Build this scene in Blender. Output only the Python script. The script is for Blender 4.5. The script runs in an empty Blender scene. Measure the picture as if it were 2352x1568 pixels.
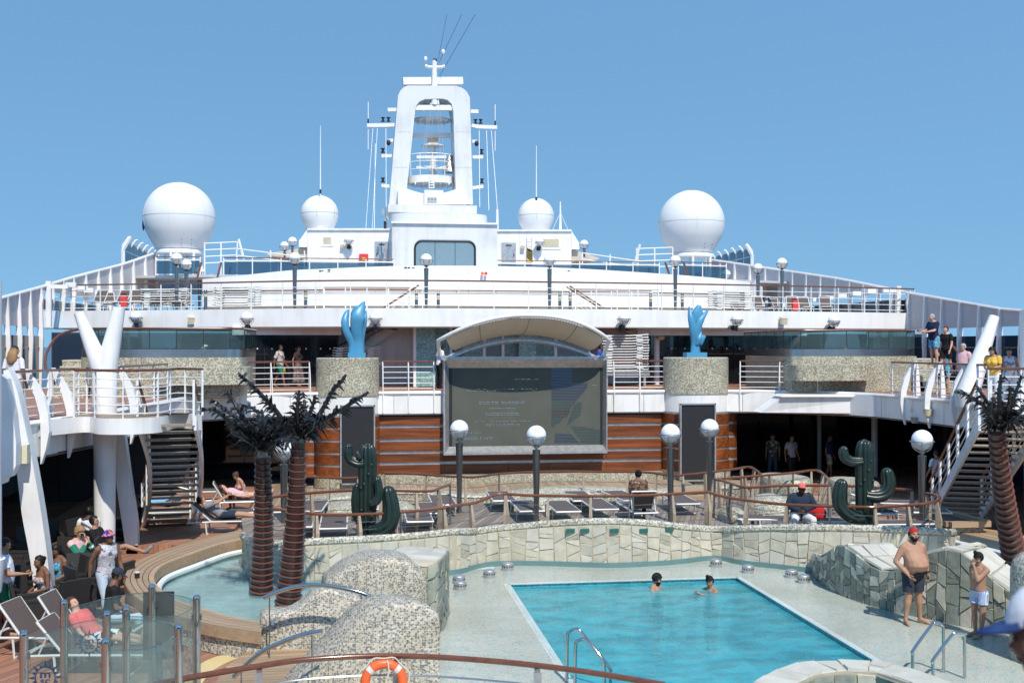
import bpy, math, random
from mathutils import Vector as V, Matrix
random.seed(7)
R = math.radians
scn = bpy.context.scene
C = scn.collection
# ------------------------------------------------------------------ camera, sky, sun, exposure
EYE, TH, FOC = 5.1, R(8.0), 2570.0
cam = bpy.data.objects.new('camera', bpy.data.cameras.new('camera')); C.objects.link(cam)
cam.location = (0, 0, EYE); cam.rotation_euler = (R(90), 0, -TH)
cam.data.sensor_width = 36; cam.data.lens = FOC / 2352 * 36; cam.data.shift_y = 11 / 2352
cam.data.clip_end = 60000; cam.data.clip_start = 0.1
cam.data.dof.use_dof = True; cam.data.dof.focus_distance = 33; cam.data.dof.aperture_fstop = 2.8
scn.camera = cam
SUN_EL, SUN_AZ = R(52), R(9)
sd = V((math.sin(SUN_AZ)*math.cos(SUN_EL), -math.cos(SUN_AZ)*math.cos(SUN_EL), math.sin(SUN_EL)))
world = bpy.data.worlds.new('World'); scn.world = world; world.use_nodes = True
wn, wl = world.node_tree.nodes, world.node_tree.links
sky = wn.new('ShaderNodeTexSky'); sky.sky_type = 'NISHITA'; sky.sun_disc = False
sky.sun_elevation = SUN_EL; sky.sun_rotation = math.atan2(sd.x, sd.y)
sky.air_density = 2.4; sky.dust_density = 0.0; sky.ozone_density = 1.0; sky.altitude = 0
wtc = wn.new('ShaderNodeTexCoord'); wad = wn.new('ShaderNodeVectorMath'); wad.operation = 'ADD'; wad.inputs[1].default_value = (0, 0, .45)
wl.new(wtc.outputs['Generated'], wad.inputs[0]); wl.new(wad.outputs[0], sky.inputs[0])      # a very clear day: the deep blue reaches down towards the horizon
bg = wn['Background']; bg.inputs['Strength'].default_value = 0.15
wmx = wn.new('ShaderNodeMix'); wmx.data_type = 'RGBA'; wmx.blend_type = 'MULTIPLY'; wmx.inputs[0].default_value = 1; wmx.inputs[7].default_value = (.675, .975, 1.215, 1)
wl.new(sky.outputs[0], wmx.inputs[6]); wl.new(wmx.outputs[2], bg.inputs['Color'])
sl = bpy.data.lights.new('sun', 'SUN'); sl.energy = 4.7; sl.angle = R(0.55); sl.color = (1, 0.935, 0.84)
so = bpy.data.objects.new('sun', sl); C.objects.link(so); so.location = (0, -20, 60)
so.rotation_euler = sd.to_track_quat('Z', 'Y').to_euler()
scn.view_settings.view_transform = 'Standard'; scn.view_settings.look = 'None'
scn.view_settings.gamma = 1; scn.view_settings.exposure = 0.0
scn.view_settings.use_curve_mapping = False
scn.render.engine = 'CYCLES'
scn.cycles.max_bounces = 8; scn.cycles.transparent_max_bounces = 16; scn.cycles.glossy_bounces = 3
scn.cycles.use_denoising = True; scn.cycles.caustics_reflective = False; scn.cycles.caustics_refractive = False

# ------------------------------------------------------------------ survey: a sighting (column, row of a 2352 wide picture) met with a known plane
ct, st = math.cos(TH), math.sin(TH)
def sight(px, py):
    u = (px - 1176) / FOC
    return V((ct*u + st, -st*u + ct, (795 - py) / FOC))
def P(px, py, Y=None, Z=None, X=None, D=None):
    d = sight(px, py)
    t = Y/d.y if Y is not None else X/d.x if X is not None else D if D is not None else (Z-EYE)/d.z
    return V((d.x*t, d.y*t, EYE + d.z*t))
def PX(px, Y): return P(px, 795, Y=Y).x
def scale(p): return FOC / (p.x*st + p.y*ct)       # sighted units per metre at a point

# ------------------------------------------------------------------ mesh building
class MB:
    def __init__(s): s.v = []; s.f = []
    def add(s, vs, fs):
        b = len(s.v); s.v += [tuple(p) for p in vs]; s.f += [tuple(i+b for i in f) for f in fs]; return s
    def box(s, c, d, rz=0, rx=0, ry=0):
        m = Matrix.Rotation(rz, 3, 'Z') @ Matrix.Rotation(ry, 3, 'Y') @ Matrix.Rotation(rx, 3, 'X')
        vs = [V(c) + m @ V((x*d[0]/2, y*d[1]/2, z*d[2]/2)) for x in (-1, 1) for y in (-1, 1) for z in (-1, 1)]
        return s.add(vs, [(0,1,3,2), (4,6,7,5), (0,4,5,1), (2,3,7,6), (0,2,6,4), (1,5,7,3)])
    def bar(s, a, b, w, h, up=(0, 0, 1)):
        a, b = V(a), V(b); t = (b-a).normalized(); r = t.cross(V(up))
        if r.length < 1e-4: r = V((1, 0, 0))
        r.normalize(); u = r.cross(t)
        vs = [p + r*(i*w/2) + u*(j*h/2) for p in (a, b) for i, j in ((-1,-1), (1,-1), (1,1), (-1,1))]
        return s.add(vs, [(3,2,1,0), (4,5,6,7), (0,1,5,4), (1,2,6,5), (2,3,7,6), (3,0,4,7)])
    def tube(s, pts, r, n=8, closed=False, cap=True, sq=None):
        pts = [V(p) for p in pts]; k = len(pts)
        rr = r if isinstance(r, (list, tuple)) else [r]*k
        tan = []
        for i in range(k):
            a = pts[(i-1) % k] if (closed or i > 0) else pts[0]
            b = pts[(i+1) % k] if (closed or i < k-1) else pts[-1]
            t = b-a; tan.append(t.normalized() if t.length > 1e-9 else V((0, 0, 1)))
        ref = V((0, 0, 1)) if abs(tan[0].z) < .9 else V((1, 0, 0))
        nrm = (ref - tan[0]*ref.dot(tan[0])).normalized()
        vs = []
        for i in range(k):
            nrm = nrm - tan[i]*nrm.dot(tan[i])
            if nrm.length < 1e-6: nrm = tan[i].orthogonal()
            nrm.normalize(); bn = tan[i].cross(nrm)
            for j in range(n):
                a = 2*math.pi*(j+.5)/n
                kx, ky = (sq if sq else (1, 1))
                vs.append(pts[i] + (nrm*math.cos(a)*kx + bn*math.sin(a)*ky)*rr[i])
        fs = []
        for i in range(k if closed else k-1):
            for j in range(n):
                a, b = i*n+j, i*n+(j+1) % n; c, d = ((i+1) % k)*n+(j+1) % n, ((i+1) % k)*n+j
                fs.append((a, b, c, d))
        if cap and not closed: fs += [tuple(range(n-1, -1, -1)), tuple((k-1)*n+j for j in range(n))]
        return s.add(vs, fs)
    def lathe(s, prof, n=24, c=(0, 0, 0), a0=0, a1=2*math.pi, sx=1, sy=1, cap=True):
        c = V(c); full = abs(a1-a0-2*math.pi) < 1e-6; m = n if full else n+1; vs = []
        for r, z in prof:
            for j in range(m):
                a = a0 + (a1-a0)*j/n
                vs.append(c + V((math.cos(a)*r*sx, math.sin(a)*r*sy, z)))
        fs = []
        for i in range(len(prof)-1):
            for j in range(n):
                j2 = (j+1) % m
                fs.append((i*m+j, i*m+j2, (i+1)*m+j2, (i+1)*m+j))
        if cap and full: fs += [tuple(range(m-1, -1, -1)), tuple((len(prof)-1)*m+j for j in range(m))]
        return s.add(vs, fs)
    def sph(s, c, r, n=16, m=10, sc=(1, 1, 1), t0=0, t1=math.pi):
        c = V(c); vs = []
        for i in range(m+1):
            t = t0 + (t1-t0)*i/m
            for j in range(n):
                a = 2*math.pi*j/n
                vs.append(c + V((math.sin(t)*math.cos(a)*r*sc[0], math.sin(t)*math.sin(a)*r*sc[1], math.cos(t)*r*sc[2])))
        fs = [(i*n+j, (i+1)*n+j, (i+1)*n+(j+1) % n, i*n+(j+1) % n) for i in range(m) for j in range(n)]
        return s.add(vs, fs)
    def prism(s, poly, z0, z1):
        n = len(poly); ar = sum(poly[i][0]*poly[(i+1) % n][1]-poly[(i+1) % n][0]*poly[i][1] for i in range(n))
        if ar < 0: poly = poly[::-1]
        zz = lambda z, i: z[i] if isinstance(z, (list, tuple)) else z
        vs = [(p[0], p[1], zz(z0, i)) for i, p in enumerate(poly)] + [(p[0], p[1], zz(z1, i)) for i, p in enumerate(poly)]
        return s.add(vs, [tuple(range(n-1, -1, -1)), tuple(range(n, 2*n))] + [(i, (i+1) % n, n+(i+1) % n, n+i) for i in range(n)])
    def extr(s, poly, off):                      # any planar polygon pushed along a vector
        poly = [V(p) for p in poly]; off = V(off); n = len(poly)
        nr = sum(((poly[i]-poly[0]).cross(poly[(i+1) % n]-poly[0]) for i in range(n)), V((0, 0, 0)))
        if nr.dot(off) < 0: poly = poly[::-1]
        return s.add(poly + [p+off for p in poly], [tuple(range(n-1, -1, -1)), tuple(range(n, 2*n))] + [(i, (i+1) % n, n+(i+1) % n, n+i) for i in range(n)])
    def loft(s, rings, cap=True, closed=True):
        n = len(rings[0]); vs = [p for r in rings for p in r]; fs = []
        for i in range(len(rings)-1):
            for j in range(n if closed else n-1):
                fs.append((i*n+j, i*n+(j+1) % n, (i+1)*n+(j+1) % n, (i+1)*n+j))
        if cap and closed: fs += [tuple(range(n-1, -1, -1)), tuple((len(rings)-1)*n+j for j in range(n))]
        return s.add(vs, fs)
    def wall(s, path, z0, z1, th):               # standing wall along a plan path, thickness to the left
        n = len(path); q = [V((p[0], p[1], 0)) for p in path]; rings = []
        zz = lambda z, i: z[i] if isinstance(z, (list, tuple)) else z
        for i in range(n):
            t = (q[min(i+1, n-1)]-q[max(i-1, 0)]).normalized(); m = V((-t.y, t.x, 0))*th
            a, b = zz(z0, i), zz(z1, i)
            rings.append([q[i]+V((0, 0, a)), q[i]+m+V((0, 0, a)), q[i]+m+V((0, 0, b)), q[i]+V((0, 0, b))])
        return s.loft(rings)
def spline(pts, k=6, closed=False):
    pts = [V(p) for p in pts]; n = len(pts); out = []
    g = (lambda i: pts[i % n]) if closed else (lambda i: pts[max(0, min(n-1, i))])
    for i in range(n if closed else n-1):
        a, b, c, d = g(i-1), g(i), g(i+1), g(i+2)
        for j in range(k):
            t = j/k
            out.append(.5*((2*b) + (c-a)*t + (2*a-5*b+4*c-d)*t*t + (3*b-a-3*c+d)*t**3))
    if not closed: out.append(pts[-1])
    return out
def resample(pts, step):
    pts = [V(p) for p in pts]; out = [pts[0]]; acc = 0
    L = sum((pts[i+1]-pts[i]).length for i in range(len(pts)-1)); n = max(1, round(L/step)); st_ = L/n; nxt = st_
    for i in range(len(pts)-1):
        sg = (pts[i+1]-pts[i]).length
        while nxt <= acc+sg+1e-7 and sg > 0:
            out.append(pts[i].lerp(pts[i+1], min(1, max(0, (nxt-acc)/sg)))); nxt += st_
        acc += sg
    if len(out) < n+1: out.append(pts[-1])
    return out
def root_off(p):
    o = V((0, 0, 0))
    while p is not None: o += V(p.location); p = p.parent
    return o
def mesh_of(name, mb, mat, smooth=False, off=None):
    me = bpy.data.meshes.new(name)
    vs = mb.v if off is None else [(p[0]-off.x, p[1]-off.y, p[2]-off.z) for p in mb.v]
    me.from_pydata(vs, [], mb.f); me.materials.append(mat)
    if smooth:
        me.shade_smooth()
        if smooth != 2: me.set_sharp_from_angle(angle=R(40))
    me.update(); return me
def obj(name, mb, mat, parent=None, smooth=False, world_co=True):
    """one linked mesh object; world_co: vertices were given in world space, so take the parent's place off them"""
    off = root_off(parent) if (parent is not None and world_co) else None
    o = bpy.data.objects.new(name, mesh_of(name, mb, mat, smooth, off)); C.objects.link(o)
    if parent is not None: o.parent = parent
    return o
def tag(o, label, cat, group=None, kind=None):
    o['label'] = label; o['category'] = cat
    if group: o['group'] = group
    if kind: o['kind'] = kind
    return o
def thing(name, label, cat, loc=(0, 0, 0), rz=0, group=None):
    o = bpy.data.objects.new(name, None); C.objects.link(o); o.location = loc; o.rotation_euler = (0, 0, rz)
    o.empty_display_size = .3
    return tag(o, label, cat, group)
def struct(name, mb, mat, smooth=False):
    o = obj(name, mb, mat, None, smooth); o['kind'] = 'structure'; return o
def dup(t, loc, rz=0, label=None, group=None):
    def cp(o, par):
        c = o.copy(); C.objects.link(c); c.parent = par
        for ch in list(o.children): cp(ch, c)
        return c
    c = cp(t, None); c.location = loc; c.rotation_euler = (0, 0, rz)
    if label: c['label'] = label
    if group: c['group'] = group
    return c

# ------------------------------------------------------------------ materials
def nodes(name):
    m = bpy.data.materials.new(name); m.use_nodes = True
    return m, m.node_tree.nodes, m.node_tree.links, m.node_tree.nodes['Principled BSDF']
def setp(b, col=None, rough=None, metal=None, spec=None, **k):
    if col: b.inputs['Base Color'].default_value = (*col, 1)
    if rough is not None: b.inputs['Roughness'].default_value = rough
    if metal is not None: b.inputs['Metallic'].default_value = metal
    if spec is not None: b.inputs['Specular IOR Level'].default_value = spec
    for a, v in k.items(): b.inputs[a].default_value = v
def ramp(n, stops, interp='LINEAR'):
    r = n.new('ShaderNodeValToRGB'); r.color_ramp.interpolation = interp
    e = r.color_ramp.elements
    while len(e) < len(stops): e.new(.5)
    for i, (p, c) in enumerate(stops): e[i].position = p; e[i].color = (*c, 1)
    return r
def coords(n, l, sc=(1, 1, 1), rot=(0, 0, 0), kind='Object'):
    t = n.new('ShaderNodeTexCoord'); m = n.new('ShaderNodeMapping')
    m.inputs['Scale'].default_value = sc; m.inputs['Rotation'].default_value = rot
    l.new(t.outputs[kind], m.inputs['Vector']); return m
def noise(n, l, src, scale, detail=4, rough=.55):
    t = n.new('ShaderNodeTexNoise'); t.inputs['Scale'].default_value = scale; t.inputs['Detail'].default_value = detail
    t.inputs['Roughness'].default_value = rough
    l.new(src.outputs[0], t.inputs['Vector']); return t
def bump(n, l, b, h, strength=.3, dist=.01):
    k = n.new('ShaderNodeBump'); k.inputs['Strength'].default_value = strength; k.inputs['Distance'].default_value = dist
    l.new(h, k.inputs['Height']); l.new(k.outputs[0], b.inputs['Normal']); return k
def mat_plain(name, col, rough=.5, metal=0, var=.08, scale=3, spec=.5, bmp=0, stretch=(1, 1, 1), objvar=0, bscale=None):
    """a colour with cloudy wear, optional fine relief, optional shift from piece to piece"""
    m, n, l, b = nodes(name); setp(b, col, rough, metal, spec)
    c = coords(n, l, stretch); t = noise(n, l, c, scale, 5, .6)
    r = ramp(n, [(.25, tuple(x*(1-var) for x in col)), (.75, tuple(min(1, x*(1+var)) for x in col))])
    l.new(t.outputs[0], r.inputs[0]); src = r.outputs[0]
    if objvar:
        oi = n.new('ShaderNodeObjectInfo'); hs = n.new('ShaderNodeHueSaturation')
        mr = n.new('ShaderNodeMapRange'); mr.inputs[3].default_value = 1-objvar; mr.inputs[4].default_value = 1+objvar
        l.new(oi.outputs['Random'], mr.inputs[0]); l.new(mr.outputs[0], hs.inputs['Value']); l.new(src, hs.inputs['Color']); src = hs.outputs[0]
    l.new(src, b.inputs['Base Color'])
    if bmp:
        t2 = noise(n, l, c, bscale or scale*6, 4); bump(n, l, b, t2.outputs[0], bmp)
    return m
def mat_white(name, col=(.8, .79, .775), streak=.06, rough=.38):
    """sea-worn white paint: faint vertical rust and salt streaks"""
    m, n, l, b = nodes(name); setp(b, col, rough)
    c = coords(n, l, (1.3, 1.3, .12)); t = noise(n, l, c, 2.2, 6, .65)
    c2 = coords(n, l, (1, 1, 1)); t2 = noise(n, l, c2, .7, 3)
    ad = n.new('ShaderNodeMath'); ad.operation = 'MULTIPLY'; l.new(t.outputs[0], ad.inputs[0]); l.new(t2.outputs[0], ad.inputs[1])
    r = ramp(n, [(.1, tuple(x*(1-streak*2) for x in (col[0], col[1]*.985, col[2]*.95))), (.26, col), (.5, tuple(min(.86, x*1.04) for x in col))])
    l.new(ad.outputs[0], r.inputs[0]); l.new(r.outputs[0], b.inputs['Base Color']); return m
def mat_dots(name, base, dot, scale, share=.42, rough=.5):
    """round dark pebbles set in pale ones"""
    m, n, l, b = nodes(name); setp(b, base, rough); c = coords(n, l)
    v = n.new('ShaderNodeTexVoronoi'); v.inputs['Scale'].default_value = scale; v.inputs['Randomness'].default_value = .75; l.new(c.outputs[0], v.inputs['Vector'])
    sp = n.new('ShaderNodeSeparateColor'); l.new(v.outputs['Color'], sp.inputs[0])
    a = n.new('ShaderNodeMath'); a.operation = 'LESS_THAN'; a.inputs[1].default_value = share; l.new(sp.outputs[0], a.inputs[0])
    d = n.new('ShaderNodeMath'); d.operation = 'LESS_THAN'; d.inputs[1].default_value = .56; l.new(v.outputs['Distance'], d.inputs[0])
    k = n.new('ShaderNodeMath'); k.operation = 'MULTIPLY'; l.new(a.outputs[0], k.inputs[0]); l.new(d.outputs[0], k.inputs[1])
    r1 = ramp(n, [(0, tuple(x*.78 for x in base)), (1, tuple(min(.85, x*1.1) for x in base))]); l.new(sp.outputs[1], r1.inputs[0])
    r2 = ramp(n, [(0, tuple(x*.7 for x in dot)), (1, tuple(x*1.4 for x in dot))]); l.new(sp.outputs[2], r2.inputs[0])
    mx = n.new('ShaderNodeMix'); mx.data_type = 'RGBA'; l.new(k.outputs[0], mx.inputs[0]); l.new(r1.outputs[0], mx.inputs[6]); l.new(r2.outputs[0], mx.inputs[7])
    t2 = noise(n, l, c, .9, 5); w = ramp(n, [(.3, (.78, .74, .68)), (.62, (1, 1, 1))]); l.new(t2.outputs[0], w.inputs[0])
    m2 = n.new('ShaderNodeMix'); m2.data_type = 'RGBA'; m2.blend_type = 'MULTIPLY'; m2.inputs[0].default_value = 1; l.new(mx.outputs[2], m2.inputs[6]); l.new(w.outputs[0], m2.inputs[7]); l.new(m2.outputs[2], b.inputs['Base Color'])
    iv = n.new('ShaderNodeMath'); iv.operation = 'SUBTRACT'; iv.inputs[0].default_value = 1; l.new(v.outputs['Distance'], iv.inputs[1]); bump(n, l, b, iv.outputs[0], .5, .012); return m
def mat_mosaic(name, cols, scale, fine=.25, rough=.45, bmp=.5, spread=1.0):
    """small pebble tesserae: each cell takes one of the given colours, grout between"""
    m, n, l, b = nodes(name); setp(b, cols[0][1], rough)
    c = coords(n, l); v = n.new('ShaderNodeTexVoronoi'); v.inputs['Scale'].default_value = scale; l.new(c.outputs[0], v.inputs['Vector'])
    sp = n.new('ShaderNodeSeparateColor'); l.new(v.outputs['Color'], sp.inputs[0])
    t = noise(n, l, c, scale*.12, 2); ad = n.new('ShaderNodeMath'); ad.operation = 'MULTIPLY_ADD'
    ad.inputs[1].default_value = fine; l.new(t.outputs[0], ad.inputs[0]); l.new(sp.outputs[0], ad.inputs[2])
    sb = n.new('ShaderNodeMath'); sb.operation = 'SUBTRACT'; sb.inputs[1].default_value = fine*.5; l.new(ad.outputs[0], sb.inputs[0])
    r = ramp(n, cols, 'CONSTANT'); l.new(sb.outputs[0], r.inputs[0])
    v2 = n.new('ShaderNodeTexVoronoi'); v2.feature = 'DISTANCE_TO_EDGE'; v2.inputs['Scale'].default_value = scale; l.new(c.outputs[0], v2.inputs['Vector'])
    g = ramp(n, [(0, (.55, .54, .5)), (.09, (1, 1, 1))]); l.new(v2.outputs['Distance'], g.inputs[0])
    mx = n.new('ShaderNodeMix'); mx.data_type = 'RGBA'; mx.blend_type = 'MULTIPLY'; mx.inputs[0].default_value = 1
    l.new(r.outputs[0], mx.inputs[6]); l.new(g.outputs[0], mx.inputs[7])
    t2 = noise(n, l, c, .6, 4); w = ramp(n, [(.3, (.82, .8, .76)), (.65, (1, 1, 1))]); l.new(t2.outputs[0], w.inputs[0])
    m2 = n.new('ShaderNodeMix'); m2.data_type = 'RGBA'; m2.blend_type = 'MULTIPLY'; m2.inputs[0].default_value = 1
    l.new(mx.outputs[2], m2.inputs[6]); l.new(w.outputs[0], m2.inputs[7]); l.new(m2.outputs[2], b.inputs['Base Color'])
    if bmp: bump(n, l, b, g.outputs[0], bmp, .006)
    return m
def mat_wood(name, c1, c2, axis=0, grain=14, rough=.35, plank=0, dark=(.03, .02, .015), objvar=.12, rot=0, coat=0, gap=.06):
    """grain drawn along one axis; plank > 0 adds caulked seams every so many metres across"""
    m, n, l, b = nodes(name); setp(b, c1, rough)
    sc = [1, 1, 1]; sc[axis] = .07
    c0 = coords(n, l, (1, 1, 1), (0, 0, rot)); mp = n.new('ShaderNodeMapping'); mp.inputs['Scale'].default_value = sc; l.new(c0.outputs[0], mp.inputs[0])
    t = noise(n, l, mp, grain, 6, .6); r = ramp(n, [(.3, c1), (.7, c2)]); l.new(t.outputs[0], r.inputs[0])
    oi = n.new('ShaderNodeObjectInfo'); mr = n.new('ShaderNodeMapRange'); mr.inputs[3].default_value = 1-objvar; mr.inputs[4].default_value = 1+objvar
    l.new(oi.outputs['Random'], mr.inputs[0]); hs = n.new('ShaderNodeHueSaturation'); l.new(mr.outputs[0], hs.inputs['Value']); l.new(r.outputs[0], hs.inputs['Color'])
    src = hs.outputs[0]
    if plank:
        sx = n.new('ShaderNodeSeparateXYZ'); l.new(c0.outputs[0], sx.inputs[0]); o = 1 if axis == 0 else 0
        dv = n.new('ShaderNodeMath'); dv.operation = 'DIVIDE'; dv.inputs[1].default_value = plank; l.new(sx.outputs[o], dv.inputs[0])
        fr = n.new('ShaderNodeMath'); fr.operation = 'FRACT'; l.new(dv.outputs[0], fr.inputs[0])
        fl = n.new('ShaderNodeMath'); fl.operation = 'FLOOR'; l.new(dv.outputs[0], fl.inputs[0])
        wn_ = n.new('ShaderNodeTexWhiteNoise'); wn_.noise_dimensions = '1D'; l.new(fl.outputs[0], wn_.inputs['W'])
        h2 = n.new('ShaderNodeHueSaturation'); m3 = n.new('ShaderNodeMapRange'); m3.inputs[3].default_value = .75; m3.inputs[4].default_value = 1.2
        l.new(wn_.outputs['Value'], m3.inputs[0]); l.new(m3.outputs[0], h2.inputs['Value']); l.new(src, h2.inputs['Color'])
        cmp = n.new('ShaderNodeMath'); cmp.operation = 'LESS_THAN'; cmp.inputs[1].default_value = gap; l.new(fr.outputs[0], cmp.inputs[0])
        mx = n.new('ShaderNodeMix'); mx.data_type = 'RGBA'; mx.inputs[7].default_value = (*dark, 1)
        l.new(cmp.outputs[0], mx.inputs[0]); l.new(h2.outputs[0], mx.inputs[6]); src = mx.outputs[2]
        iv = n.new('ShaderNodeMath'); iv.operation = 'SUBTRACT'; iv.inputs[0].default_value = 1; l.new(cmp.outputs[0], iv.inputs[1]); bump(n, l, b, iv.outputs[0], .4, .004)
    l.new(src, b.inputs['Base Color'])
    if coat: b.inputs['Coat Weight'].default_value = coat; b.inputs['Coat Roughness'].default_value = .12
    return m
def mat_glass(name, tint, refl=.06, rough=.02, haze=0.0, hazecol=(.6, .7, .7)):
    m, n, l, b = nodes(name); n.remove(b); out = n['Material Output']
    tr = n.new('ShaderNodeBsdfTransparent'); tr.inputs[0].default_value = (*tint, 1)
    gl = n.new('ShaderNodeBsdfGlossy'); gl.inputs['Roughness'].default_value = rough
    lw = n.new('ShaderNodeLayerWeight'); lw.inputs[0].default_value = .5
    pw = n.new('ShaderNodeMath'); pw.operation = 'POWER'; pw.inputs[1].default_value = 4; l.new(lw.outputs['Facing'], pw.inputs[0])
    ad = n.new('ShaderNodeMath'); ad.operation = 'MULTIPLY_ADD'; ad.inputs[1].default_value = .6; ad.inputs[2].default_value = refl; ad.use_clamp = True; l.new(pw.outputs[0], ad.inputs[0])
    base = tr
    if haze:
        df = n.new('ShaderNodeBsdfDiffuse'); df.inputs[0].default_value = (*hazecol, 1)
        hm = n.new('ShaderNodeMixShader'); c = coords(n, l); t = noise(n, l, c, .8, 4); mr = n.new('ShaderNodeMapRange')
        mr.inputs[3].default_value = haze*.4; mr.inputs[4].default_value = haze*1.6; l.new(t.outputs[0], mr.inputs[0]); l.new(mr.outputs[0], hm.inputs[0])
        l.new(tr.outputs[0], hm.inputs[1]); l.new(df.outputs[0], hm.inputs[2]); base = hm
    mx = n.new('ShaderNodeMixShader'); l.new(ad.outputs[0], mx.inputs[0]); l.new(base.outputs[0], mx.inputs[1]); l.new(gl.outputs[0], mx.inputs[2])
    l.new(mx.outputs[0], out.inputs[0]); return m
def mat_water(name, tint, wave=3.0, strength=.25, depthcol=None, body=0.0):
    m, n, l, b = nodes(name); n.remove(b); out = n['Material Output']
    tr = n.new('ShaderNodeBsdfTransparent'); tr.inputs[0].default_value = (*tint, 1)
    gl = n.new('ShaderNodeBsdfGlossy'); gl.inputs['Roughness'].default_value = .06
    c = coords(n, l, (1, 1.5, 1)); t = noise(n, l, c, wave, 5, .6); t2 = noise(n, l, c, wave*3.7, 3)
    ad = n.new('ShaderNodeMath'); ad.operation = 'MULTIPLY_ADD'; ad.inputs[1].default_value = .35; l.new(t2.outputs[0], ad.inputs[0]); l.new(t.outputs[0], ad.inputs[2])
    k = n.new('ShaderNodeBump'); k.inputs['Strength'].default_value = strength; k.inputs['Distance'].default_value = .12; l.new(ad.outputs[0], k.inputs['Height'])
    l.new(k.outputs[0], gl.inputs['Normal'])
    fr = n.new('ShaderNodeFresnel'); fr.inputs[0].default_value = 1.33; l.new(k.outputs[0], fr.inputs['Normal'])
    base = tr
    if body:
        df = n.new('ShaderNodeBsdfDiffuse'); hm = n.new('ShaderNodeMixShader'); hm.inputs[0].default_value = body
        r = ramp(n, [(.38, tuple(x*.72 for x in depthcol)), (.52, depthcol), (.68, tuple(min(1, x*1.22) for x in depthcol))]); l.new(t.outputs[0], r.inputs[0]); l.new(r.outputs[0], df.inputs[0])
        l.new(k.outputs[0], df.inputs['Normal'])
        l.new(tr.outputs[0], hm.inputs[1]); l.new(df.outputs[0], hm.inputs[2]); base = hm
    mx = n.new('ShaderNodeMixShader'); l.new(fr.outputs[0], mx.inputs[0]); l.new(base.outputs[0], mx.inputs[1]); l.new(gl.outputs[0], mx.inputs[2])
    l.new(mx.outputs[0], out.inputs[0]); return m
CREAM, SAND, SAGE, SLATE = (.66, .61, .49), (.58, .54, .42), (.3, .31, .27), (.22, .24, .22)
PEB = [(0, CREAM), (.25, (.72, .67, .55)), (.46, SAGE), (.66, SAND), (.84, SLATE)]
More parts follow.
